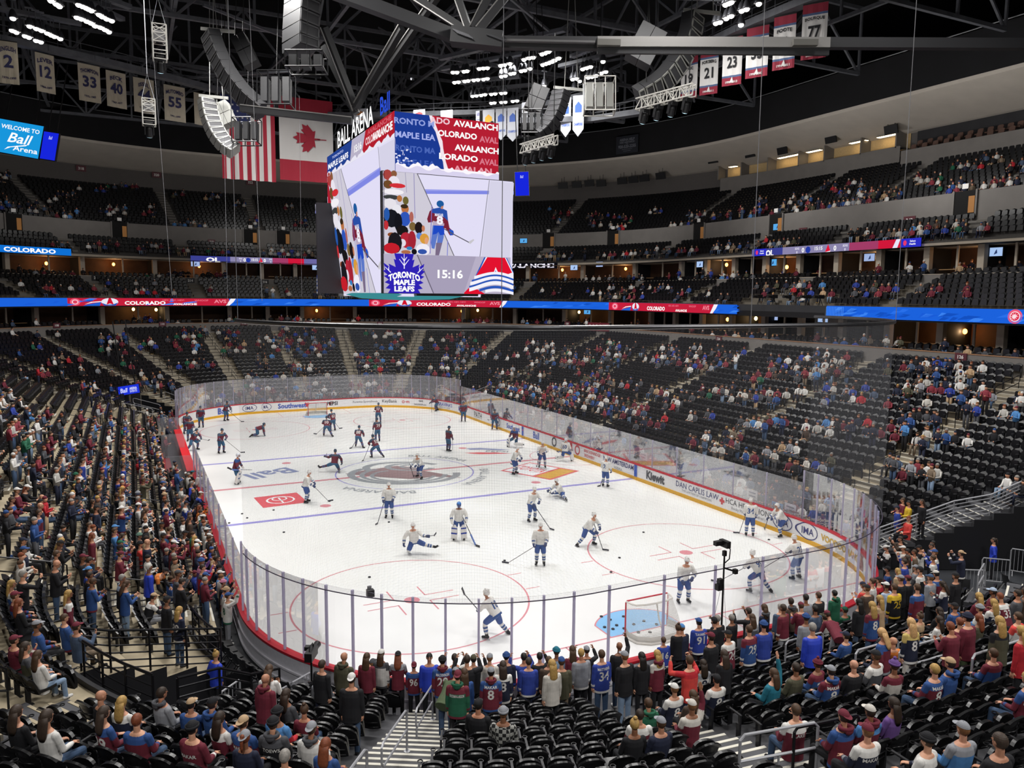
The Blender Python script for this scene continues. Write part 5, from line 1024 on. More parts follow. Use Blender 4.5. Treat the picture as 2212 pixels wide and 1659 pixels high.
STAND = {
 'down': dict(),
 'pocket': dict(arms=[((-.35, -.25, -1), (.45, .55, -1), (0, -1, 0)), ((.35, -.25, -1), (-.45, .55, -1), (0, -1, 0))], lean=(0, .02, 1), curl=.8),
 'fold': dict(arms=[((-.28, .25, -1), (.85, .55, .12), (0, -1, 0)), ((.28, .25, -1), (-.85, .55, .2), (0, -1, 0))], curl=.6),
 'phone': dict(arms=[((-.2, .35, -1), (.45, .9, .45), (.3, -.5, .6)), ((.2, .35, -1), (-.45, .9, .45), (-.3, -.5, .6))], hp=-.3, curl=.7),
 'film': dict(arms=[((-.5, .75, -.15), (.35, .55, 1), (.8, -.3, 0)), ((.5, .75, -.15), (-.35, .55, 1), (-.8, -.3, 0))], curl=.8),
 'raise': dict(arms=[((-.15, 0, -1), (.1, .35, -1), None), ((.4, .6, .45), (-.15, .35, 1), (-.6, -.4, 0))], curl=.8),
 'lean': dict(lean=(0, .55, 1), hp=-.1, arms=[((-.2, .5, -.8), (.2, .9, -.5), None), ((.2, .5, -.8), (-.2, .9, -.5), None)]),
 'bend': dict(lean=(.35, 1, .45), pel=.90, hp=-.5, arms=[((-.2, .3, -1), (.3, .5, -.6), None), ((.3, .1, -1), (-.1, .5, -.7), None)], legs=[((-.06, .18, -1), (0, -.12, -1), .1), ((.06, .10, -1), (0, -.1, -1), -.1)]),
 'walk': dict(legs=[((-.04, .4, -1), (0, -.1, -1), .05), ((.04, -.2, -1), (0, -.35, -1), -.05)], pel=.91, arms=[((-.15, -.3, -1), (0, .3, -1), None), ((.15, .3, -1), (0, .5, -.8), None)], hp=-.25),
}
SL = [((-.16, 1, -.05), (-.02, .08, -1), .1), ((.16, 1, -.05), (.02, .08, -1), -.1)]
SIT = {
 'sit': dict(pel=.55, legs=SL, arms=[((-.2, .3, -1), (.35, 1, -.15), (0, 0, -1)), ((.2, .3, -1), (-.35, 1, -.15), (0, 0, -1))], lean=(0, -.10, 1)),
 'sitlean': dict(pel=.55, legs=SL, arms=[((-.2, .6, -.8), (.4, .9, .0), (.4, 0, -.5)), ((.2, .6, -.8), (-.4, .9, .0), (-.4, 0, -.5))], lean=(0, .35, 1), hp=-.25),
 'sitphone': dict(pel=.55, legs=SL, arms=[((-.2, .3, -1), (.35, 1, .0), (0, 0, -1)), ((.3, .6, -.55), (-.35, .7, .75), (-.4, -.6, 0))], lean=(0, -.08, 1), curl=.8),
 'sitraise': dict(pel=.55, legs=SL, arms=[((-.2, .3, -1), (.35, 1, -.1), (0, 0, -1)), ((.35, .25, .9), (-.1, .15, 1), (0, 1, 0))], lean=(0, -.08, 1), curl=.1),
}
STK = [((-.3, .55, -.75), (.75, .55, -.35), (.4, -.2, -.6)), ((.35, .35, -.95), (-.05, .8, -.45), (-.5, -.2, -.5))]
PLAY = {
 'glide': dict(pel=.90, lean=(0, .38, 1), arms=STK, legs=[((-.2, .35, -1), (-.05, -.2, -1), .15), ((.2, .3, -1), (.05, -.25, -1), -.15)], hp=-.1),
 'stride': dict(pel=.84, lean=(.05, .75, 1), arms=STK, legs=[((-.25, .85, -.8), (-.1, -.25, -1), .1), ((.45, -.15, -1), (.35, -.55, -.8), -.5)], hp=.2),
 'push': dict(pel=.84, lean=(-.1, .7, 1), arms=STK, legs=[((-.55, -.2, -.9), (-.5, -.5, -.75), .5), ((.2, .75, -.85), (.1, -.25, -1), -.1)], hp=.15),
 'upright': dict(pel=.94, lean=(0, .1, 1), arms=[((-.25, .1, -1), (.2, .75, -.5), (.3, -.3, -.6)), ((.3, .1, -1), (-.1, .55, -.9), (-.5, 0, 0))], legs=[((-.12, .15, -1), (-.03, -.1, -1), .15), ((.12, .12, -1), (.03, -.12, -1), -.15)], hp=-.1),
 'kneel': dict(pel=.44, lean=(-.1, .35, 1), arms=[((-.55, .1, -.8), (-.1, .3, -1), None), ((.6, .5, -.5), (.6, .6, .05), (0, -1, 0))], legs=[((-.3, .45, -.75), (-.1, -1, -.1), .2, (0, -.6, -1)), ((1, .25, -.42), (1, .1, -.22), -.6, (.5, .6, .5))], hy=-.3),
 'crawl': dict(pel=.48, lean=(0, 1, .25), arms=[((-.15, .15, -1), (0, .1, -1), (0, 1, 0)), ((.15, .15, -1), (0, .1, -1), (0, 1, 0))], legs=[((-.2, .15, -1), (0, -1, -.05), 0, (0, -.7, -.7)), ((.2, -.05, -1), (0, -1, -.05), 0, (0, -.7, -.7))], hp=.5),
 'split': dict(pel=.30, lean=(0, .6, 1), arms=[((-.3, .6, -.7), (.3, .8, -.5), None), ((.3, .6, -.7), (-.1, .9, -.4), None)], legs=[((-1, .35, -.22), (-1, .1, -.18), .9, (-.3, .5, .8)), ((.9, .7, -.25), (-.2, -1, -.1), -.6, (.2, -.6, -.6))], hp=-.1),
 'goalie': dict(pel=.86, lean=(0, .25, 1), goalie=True, arms=[((-.5, .2, -1), (.05, .6, -.9), (.8, .2, 0)), ((.5, .2, -1), (-.05, .6, -.9), (-.8, .2, 0))], legs=[((-.25, .3, -1), (-.05, -.2, -1), .15), ((.25, .3, -1), (.05, -.2, -1), -.15)], hp=-.1),
 'goalkneel': dict(pel=.52, lean=(0, .25, 1), goalie=True, arms=[((-.4, .2, -1), (.1, .7, -.7), (.8, .2, 0)), ((.4, .2, -1), (-.1, .7, -.7), (-.8, .2, 0))], legs=[((-.35, .5, -.9), (-.5, -.9, -.1), .5, (-.7, -.3, -.5)), ((.5, .8, -.5), (.3, -.3, -1), -.3)], hp=-.05),
}
def pose(nm, slim=False):
    key = nm+('_s' if slim else '')
    if key in BODY: return BODY[key]
    if nm in STAND: return body(key, voxel=HI, thin=.88 if slim else 1., **STAND[nm])
    if nm in SIT: return body(key, voxel=HI, thin=.88 if slim else 1., **SIT[nm])
    return body(key, voxel=LO, player=True, **PLAY[nm])
# head wear and hair, modelled around the head's centre, +y is the face
def headmesh():
    D = {}
    def shell(rx, ry, rz, keep, c=(0, -.006, .012), n=18, k=12):
        b = MB(); rings = []
        for i in range(k+1):
            th = PI*i/k; rings.append([(c[0]+rx*math.sin(th)*math.cos(2*PI*j/n), c[1]+ry*math.sin(th)*math.sin(2*PI*j/n), c[2]+rz*math.cos(th)) for j in range(n)])
        for i in range(k):
            for j in range(n):
                q = [rings[i][j], rings[i+1][j], rings[i+1][(j+1) % n], rings[i][(j+1) % n]]; m = np.mean(q, axis=0)
                if keep(*m): b.add(q, [(0, 1, 2, 3)])
        return b
    D['hair'] = shell(.086, .104, .108, lambda x, y, z: (z > .045 and y < .085) or (y < -.005 and z > -.07 and abs(x) < .09) or (z > .0 and y < .02))
    b = shell(.09, .108, .112, lambda x, y, z: (z > .05 and y < .085) or (y < .02 and z > -.08)); rr = []
    for z, hw, dp, y0 in [(.02, .085, .05, -.06), (-.08, .092, .05, -.075), (-.18, .10, .045, -.095), (-.28, .095, .035, -.11), (-.36, .06, .022, -.11)]: rr.append([(hw*math.cos(a), y0+dp*math.sin(a), z) for a in np.linspace(0, 2*PI, 14, endpoint=False)])
    b.loft(rr); D['long_hair'] = b
    b = shell(.085, .102, .106, lambda x, y, z: (z > .045 and y < .085) or (y < -.005 and z > -.07) or (z > .0 and y < .02)); b.ball((0, -.10, .06), .04, 0, 10, 6); rr = []
    for z, q, y0 in [(.07, .02, -.115), (-.02, .028, -.135), (-.12, .026, -.135), (-.2, .012, -.125)]: rr.append([(q*math.cos(a), y0+q*math.sin(a), z) for a in np.linspace(0, 2*PI, 10, endpoint=False)])
    b.loft(rr); D['ponytail'] = b
    b = shell(.085, .102, .106, lambda x, y, z: (z > .045 and y < .085) or (y < -.005 and z > -.07) or (z > .0 and y < .02)); b.ball((0, -.03, .135), (.042, .042, .036), 0, 10, 6); D['hair_bun'] = b
    b = shell(.09, .112, .108, lambda x, y, z: z > .035, c=(0, -.004, .02)); n = 12
    for zz in (.052, .046): b.poly([(.075*math.cos(a), .075+.11*math.sin(a), zz-.012*math.sin(a)) for a in np.linspace(0, PI, n)][::(1 if zz > .05 else -1)])
    b.ball((0, 0, .128), .01, 0, 6, 4); D['cap'] = b
    b = shell(.09, .112, .108, lambda x, y, z: z > .035, c=(0, -.004, .02))
    for zz in (.052, .046): b.poly([(.072*math.cos(a), -.075-.10*math.sin(a), zz-.02*math.sin(a)) for a in np.linspace(0, PI, n)][::(-1 if zz > .05 else 1)])
    D['backward_cap'] = b
    b = shell(.093, .112, .122, lambda x, y, z: z > .02, c=(0, -.006, .015)); rr = []
    for dz, q in ((.0, .094), (.0, .104), (.045, .104), (.045, .092)): rr.append([(q*math.cos(a), -.006+(q+.018)*math.sin(a), .015+dz) for a in np.linspace(0, 2*PI, 20, endpoint=False)])
    b.loft(rr, cap=False); D['beanie'] = b
    b2 = MB(); b2.add(b.v, b.f); b2.ball((0, -.006, .155), .036, 0, 10, 6); D['pom_beanie'] = b2
    b = shell(.098, .125, .118, lambda x, y, z: z > .03 or (y < -.0 and z > -.05) or (abs(x) > .08 and z > -.06 and y < .05), c=(0, .0, .015)); b.box((0, .0, .128), (.05, .17, .018)); b.box((.05, -.02, .115), (.025, .12, .02)); b.box((-.05, -.02, .115), (.025, .12, .02)); b.tube([(-.09, .02, -.04), (-.07, .05, -.10), (0, .07, -.125), (.07, .05, -.10), (.09, .02, -.04)], .006, 5); D['helmet'] = b
    b = shell(.105, .13, .125, lambda x, y, z: z > .03 or y < .04, c=(0, .0, .01))
    for q in (-.06, -.03, 0, .03, .06): b.tube([(q, .10, .05), (q, .13, .0), (q, .125, -.06), (q*.8, .10, -.115)], .005, 4)
    for z in (.02, -.02, -.06, -.10): b.tube([(-.095, .05, z), (-.06, .11, z), (0, .132, z), (.06, .11, z), (.095, .05, z)], .005, 4)
    D['goalie_mask'] = b
    b = MB(); rr = []
    for th in np.linspace(0, 2*PI, 14, endpoint=False): rr.append([((.105+.035*math.cos(a))*math.cos(th), -.07+(.085+.035*math.cos(a))*math.sin(th)-.02*math.sin(a), -.165+.045*math.sin(a)) for a in np.linspace(0, 2*PI, 8, endpoint=False)])
    rr.append(rr[0]); b.loft(rr, cap=False); b.ball((0, -.15, -.185), (.085, .035, .075), 0, 10, 6); D['hood'] = b
    b = MB(); b.ball((0, .055, -.085), (.05, .05, .045), 0, 10, 6); D['beard'] = b
    return {k: v for k, v in D.items()}
HEADB = headmesh(); HEADM = {k: v.mesh(k, mat('plain_grey', '808080'), True) for k, v in HEADB.items()}
PAL = dict(K='15151a', G='4c4d52', g='8e9096', W='d9d7d3', w='b9b6b0', M='6a1f30', m='85303c', B='2a4c86', b='4f86c0', N='1b2138', R='b3202c', r='d0423c', O='d0762e', Y='d3b02c', y='c9b26a', E='1f5f45', e='4c5a3e', V='4c4a38', T='1d6f84', t='7a6a58', P='c77f9c', p='6a4a8a', L='2c4198', l='a7b6cc', D='46566e', J='3c5270', j='7d93ad', C='b79a78', n='4a3a30', S='5f7f70', H='c9c4bc')
CN = dict(K='black', G='dark grey', g='grey', W='white', w='off-white', M='maroon', m='maroon', B='blue', b='light blue', N='navy', R='red', r='red', O='orange', Y='yellow', y='cream', E='green', e='olive green', V='olive', T='teal', t='brown', P='pink', p='purple', L='bright blue', l='pale blue', D='slate blue', J='denim blue', j='light denim', C='tan', n='dark brown', S='sage green', H='stone white')
HAIR = dict(n='3a2c22', V='4c4a38', k='17130f', d='2e2117', b='4a3422', a='7a5230', g='8f8a84', w='c3beb6', y='b08d50', r='7a3e22', s='c9a06c')
HN = dict(n='brown', V='olive', k='black', d='dark', b='brown', a='auburn', g='grey', w='white', y='blond', r='red', s='blond')
SKINS = ['c58e70', 'b87f62', 'cf9a7c', '8a5c42', 'b98468', 'c99378']
def pmat(code): return mat('cloth_'+code, PAL[code], .85, noise=.12, nscale=9)
def hmat(code): return mat('hair_'+code, HAIR[code], .6, noise=.25, nscale=30)
def skinm(i): return mat('skin_%d' % i, SKINS[i], .55)
M_EYE = mat('eye_dark', '1c1512', .4); M_LIP = mat('lip', '9c5a50', .5); M_BLADE = mat('skate_blade', 'b8bac0', .3, metal=.8)
PEOPLE = []
def make_person(nm, loc, rz, k, cols, skin, hair, slim=False, name='person', player=False):
    """cols: dict slot -> material"""
    B = pose(nm, slim); o = bpy.data.objects.new(name, B['me']); COL.objects.link(o)
    for j, s in enumerate(B['slots']): ms = o.material_slots[j]; ms.link = 'OBJECT'; ms.material = cols.get(s) or (skinm(skin) if s in (SKIN, NECKB) else M_EYE if s == EYE else M_LIP if s == LIP else M_BLADE if s == BLADE else cols.get(TOP))
    o.scale = (k, k, k); o.rotation_euler = (0, 0, rz); o.location = (loc[0], loc[1], loc[2]-(B['z0']+.004)*k)
    for kind, m in hair:
        h = link(kind, HEADM[kind], o, B['head'].copy()); h.material_slots[0].link = 'OBJECT'; h.material_slots[0].material = m
    PEOPLE.append(o); return o, B
def on_back(o, B, t, h, w, m, dz=0., front=False, name='jersey_lettering'):
    """letters laid on the cloth of the back or the chest"""
    if B['bvh'] is None:
        me = B['me']; B['bvh'] = BVHTree.FromPolygons([v.co for v in me.vertices], [tuple(p.vertices) for p in me.polygons])
    c, r, t_, f = B['back']; s = 1 if front else -1; f = f*s; r = r*(-1 if front else 1)*1.0
    def fn(x, y):
        q = c+r*x+t_*(dz+y); hit = B['bvh'].ray_cast(q+f*.6, -f, 1.2); p = hit[0]+f*.007 if hit[0] else q+f*.17; return tuple(p)
    return lettering(name, t, h, w, m, o, None, fn=fn, bold=.022)
# ------------------------------------------------------------------ skaters
def stick(o, B, tip, label, zt=.03, goal=False, lower=None):
    """a stick through the lower hand down to a point on the ice"""
    bpy.context.view_layer.update() if False else None
    mw = Matrix.Translation(o.location) @ Matrix.Rotation(o.rotation_euler[2], 4, 'Z') @ Matrix.Diagonal((*o.scale, 1))
    h = [mw @ q for q in B['hands']]; tip = Vector(tip); lo = min(h, key=lambda q: (q-tip).length) if lower is None else h[lower]; d = (lo-tip); L = d.length
    if L > 1.75: tip = lo-d.normalized()*1.35; tip.z = max(tip.z, .03); d = lo-tip; L = d.length
    heel = tip; top = tip+d.normalized()*min(1.55, max(L+.45, 1.2)); e = thing('hockey_stick', label, 'hockey stick', heel); b = MB(); b.bar((0, 0, .03), top-heel, .03, .022); b.build('shaft', mat('stick_shaft', '34343c', .4), e)
    a = Vector((-d.x, -d.y, 0)); a = a.normalized() if a.length > .01 else Vector((1, 0, 0)); b = MB()
    if zt > .5: a = -d.normalized()*.8+Vector((0, 0, .4)); 
    b.bar(-a*.02+Vector((0, 0, .03)), a*.3+Vector((0, 0, .035)), .02, .075 if not goal else .1); b.build('blade', mat('stick_blade', '2b2c38' if not goal else 'd8d4cc', .5), e)
    if goal: MB().bar(d.normalized()*.05, d.normalized()*.62, .035, .085).build('paddle', mat('stick_paddle', '5674b8', .5), e)
LEAF = {TOP: pmat('W'), YOKE: pmat('W'), STRIPE: pmat('B'), BOT: mat('pants_blue', '33508f', .7), SHOE: pmat('K'), SOCK: pmat('W'), SOCK2: pmat('B'), GLOVE: mat('glove_navy', '2f3c66', .6)}
AVS = {TOP: mat('jersey_maroon', '6b2434', .8), YOKE: mat('jersey_slate', '3b4f63', .8), STRIPE: mat('jersey_blue_trim', '3a6488', .8), BOT: mat('pants_teal', '2f5a7c', .7), SHOE: pmat('K'), SOCK: mat('sock_maroon', '5f2a3c', .8), SOCK2: mat('sock_blue', '3f5f86', .8), GLOVE: mat('glove_slate', '33485c', .6)}
PL = [  # foot x, y, pose, heading, team, number, stick tip, flip, label
 (1070, 1378, 'stride', 318, 'L', '18', (1003, 1285, 1.3), 0, 'white jersey skater nearest the camera, striding with his stick raised'),
 (1474, 1301, 'glide', 190, 'L', '', (1490, 1288), 0, 'white jersey skater standing just behind the near goal, facing us'),
 (1638, 1281, 'stride', 345, 'L', '95', (1551, 1258), 0, 'white jersey skater number 95 seen from behind by the near right circle'),
 (1722, 1252, 'glide', 350, 'L', '23', (1648, 1229), 0, 'white jersey skater number 23 seen from behind near the right corner'),
 (1619, 1159, 'upright', 40, 'L', '34', (1597, 1152), 0, 'white jersey skater number 34 beside the right boards'),
 (1690, 1158, 'stride', 285, 'L', '88', (1652, 1144), 0, 'white jersey skater number 88 bent over against the right boards'),
 (991, 1166, 'goalie', 200, 'L', '', (1028, 1179), 0, 'goaltender in white pads and blue mask standing in the near zone'),
 (1167, 1221, 'upright', 212, 'L', '', (1098, 1217), 0, 'white jersey skater standing between the near circles, stick out to the left'),
 (1268, 1178, 'stride', 150, 'L', '', (1302, 1188), 0, 'white jersey skater gliding on one leg at the edge of the near right circle'),
 (1147, 1126, 'glide', 165, 'L', '', (1188, 1143), 0, 'white jersey skater leaning on his stick below the near blue line'),
 (1307, 1052, 'upright', 60, 'L', '2', (1297, 1050), 0, 'white jersey skater by the right boards at the near blue line'),
 (1212, 1074, 'split', 270, 'L', '', (1188, 1066), 0, 'white jersey skater stretching low on the ice at the near blue line'),
 (895, 1196, 'kneel', 200, 'L', '', (938, 1158, .7), 1, 'white jersey skater kneeling with one leg out, left of the goaltender'),
 (841, 1119, 'upright', 205, 'L', '', (816, 1131), 0, 'white jersey skater standing upright on the near blue line'),
 (660, 1086, 'glide', 112, 'L', '44', (709, 1083), 0, 'white jersey skater skating right beside the red square advert'),
 (909, 1033, 'stride', 235, 'L', '', (893, 1030), 0, 'white jersey skater crossing the centre emblem'),
 (1110, 1024, 'glide', 140, 'L', '', (1096, 1012), 0, 'white jersey skater left of the red and gold advert'),
 (1171, 1010, 'glide', 205, 'L', '', (1160, 1009), 0, 'white jersey skater standing on the red and gold advert'),
 (1220, 997, 'goalkneel', 50, 'L', '60', (1197, 980), 0, 'white goaltender number 60 kneeling by the right boards at centre'),
 (437, 1090, 'upright', 320, 'L', '87', None, 0, 'white jersey skater leaning at the left boards by the red bench'),
 (402, 937, 'glide', 150, 'A', '', (424, 930), 0, 'maroon skater by the far left boards, higher of the pair'),
 (411, 953, 'upright', 195, 'A', '', (444, 937), 0, 'maroon skater by the far left boards, lower of the pair'),
 (435, 924, 'upright', 200, 'A', '', (452, 905), 0, 'maroon skater standing near the far left corner boards'),
 (487, 909, 'glide', 130, 'A', '', (521, 911), 0, 'maroon skater under the blue script advert at the far left'),
 (417, 973, 'stride', 120, 'A', '', (468, 957), 0, 'maroon skater striding right with his stick out, at the left boards'),
 (477, 979, 'glide', 150, 'A', '', (520, 978), 0, 'maroon skater leaning forward left of the net edge, stick to the right'),
 (556, 943, 'crawl', 95, 'A', '', None, 0, 'maroon skater on hands and knees in the far left circle'),
 (510, 1045, 'goalie', 110, 'A', '', (500, 1015, .6), 0, 'goaltender in maroon and blue standing left of centre ice'),
 (706, 943, 'stride', 10, 'A', '10', (684, 938), 0, 'maroon skater number 10, lower of the two before the far goal'),
 (720, 931, 'glide', 340, 'A', '62', (733, 926), 0, 'maroon skater number 62, higher of the two before the far goal'),
 (817, 914, 'glide', 25, 'A', '27', (789, 896), 0, 'maroon skater number 27 left of the far right circle'),
 (816, 954, 'upright', 350, 'A', '29', (804, 950), 0, 'maroon skater number 29 standing behind number 55'),
 (774, 967, 'stride', 25, 'A', '88', (760, 968), 0, 'maroon skater number 88 striding away at left'),
 (813, 989, 'stride', 330, 'A', '55', (785, 995), 0, 'maroon skater number 55 leaning left above the centre circle'),
 (968, 975, 'upright', 75, 'A', '', (978, 972), 0, 'maroon skater standing sideways on the far blue line'),
 (944, 888, 'stride', 265, 'A', '', (932, 890), 0, 'maroon skater crouching in the far right corner'),
 (1001, 911, 'upright', 200, 'A', '', (1015, 898), 0, 'maroon skater standing by the far right boards'),
 (1068, 928, 'glide', 200, 'A', '', (1038, 912), 0, 'maroon skater leaning on his stick at the right boards'),
 (1113, 966, 'goalkneel', 245, 'A', '', None, 0, 'goaltender in maroon and blue kneeling by the right boards'),
 (723, 1020, 'kneel', 15, 'A', '20', (705, 985, .6), 1, 'maroon skater number 20 kneeling with one leg stretched on the ice'),
]
for x, y, ps, hd, tm, num, tip, flip, lab in PL:
    q = hitZ(x, y, 0); C_ = dict(LEAF if tm == 'L' else AVS); gl = 'goal' in ps
    if gl: C_[SOCK] = mat('goalie_pad', 'dedbd8', .5); C_[SOCK2] = pmat('L' if tm == 'L' else 'B'); C_[GLOVE] = mat('goalie_pad', 'dedbd8', .5)
    if gl and tm == 'A': C_[YOKE] = pmat('B')
    hm = mat('mask_blue', '3f7ac4', .3) if lab.startswith('goaltender in white') else mat('mask_pale', 'cfd2da', .3) if gl else mat('helmet_white', 'dcdad8', .3) if tm == 'L' else mat('helmet_slate', '33485e', .3)
    o, B = make_person(ps, q, -rad(hd), 1.06 if not gl else 1.08, C_, rnd.randrange(6), [('goalie_mask' if gl else 'helmet', hm)]); tag(o, lab, 'person', 'skaters warming up')
    if flip: o.scale.x = -o.scale.x
    if num and not flip: on_back(o, B, num, .26, .3, pmat('B') if tm == 'L' else pmat('W'), dz=-.02)
    if tm == 'L' and 120 < hd < 240 and not gl: 
        pass
    if tip:
        z = tip[2] if len(tip) > 2 else .03; mw_tip = hitY(tip[0], tip[1], q[1]-.3) if z > .3 else hitZ(tip[0], tip[1], .03)
        stick(o, B, mw_tip, ' '.join((('goal stick of ' if gl else 'stick of ')+lab).replace(',', '').split()[:16]), zt=z, goal=gl)
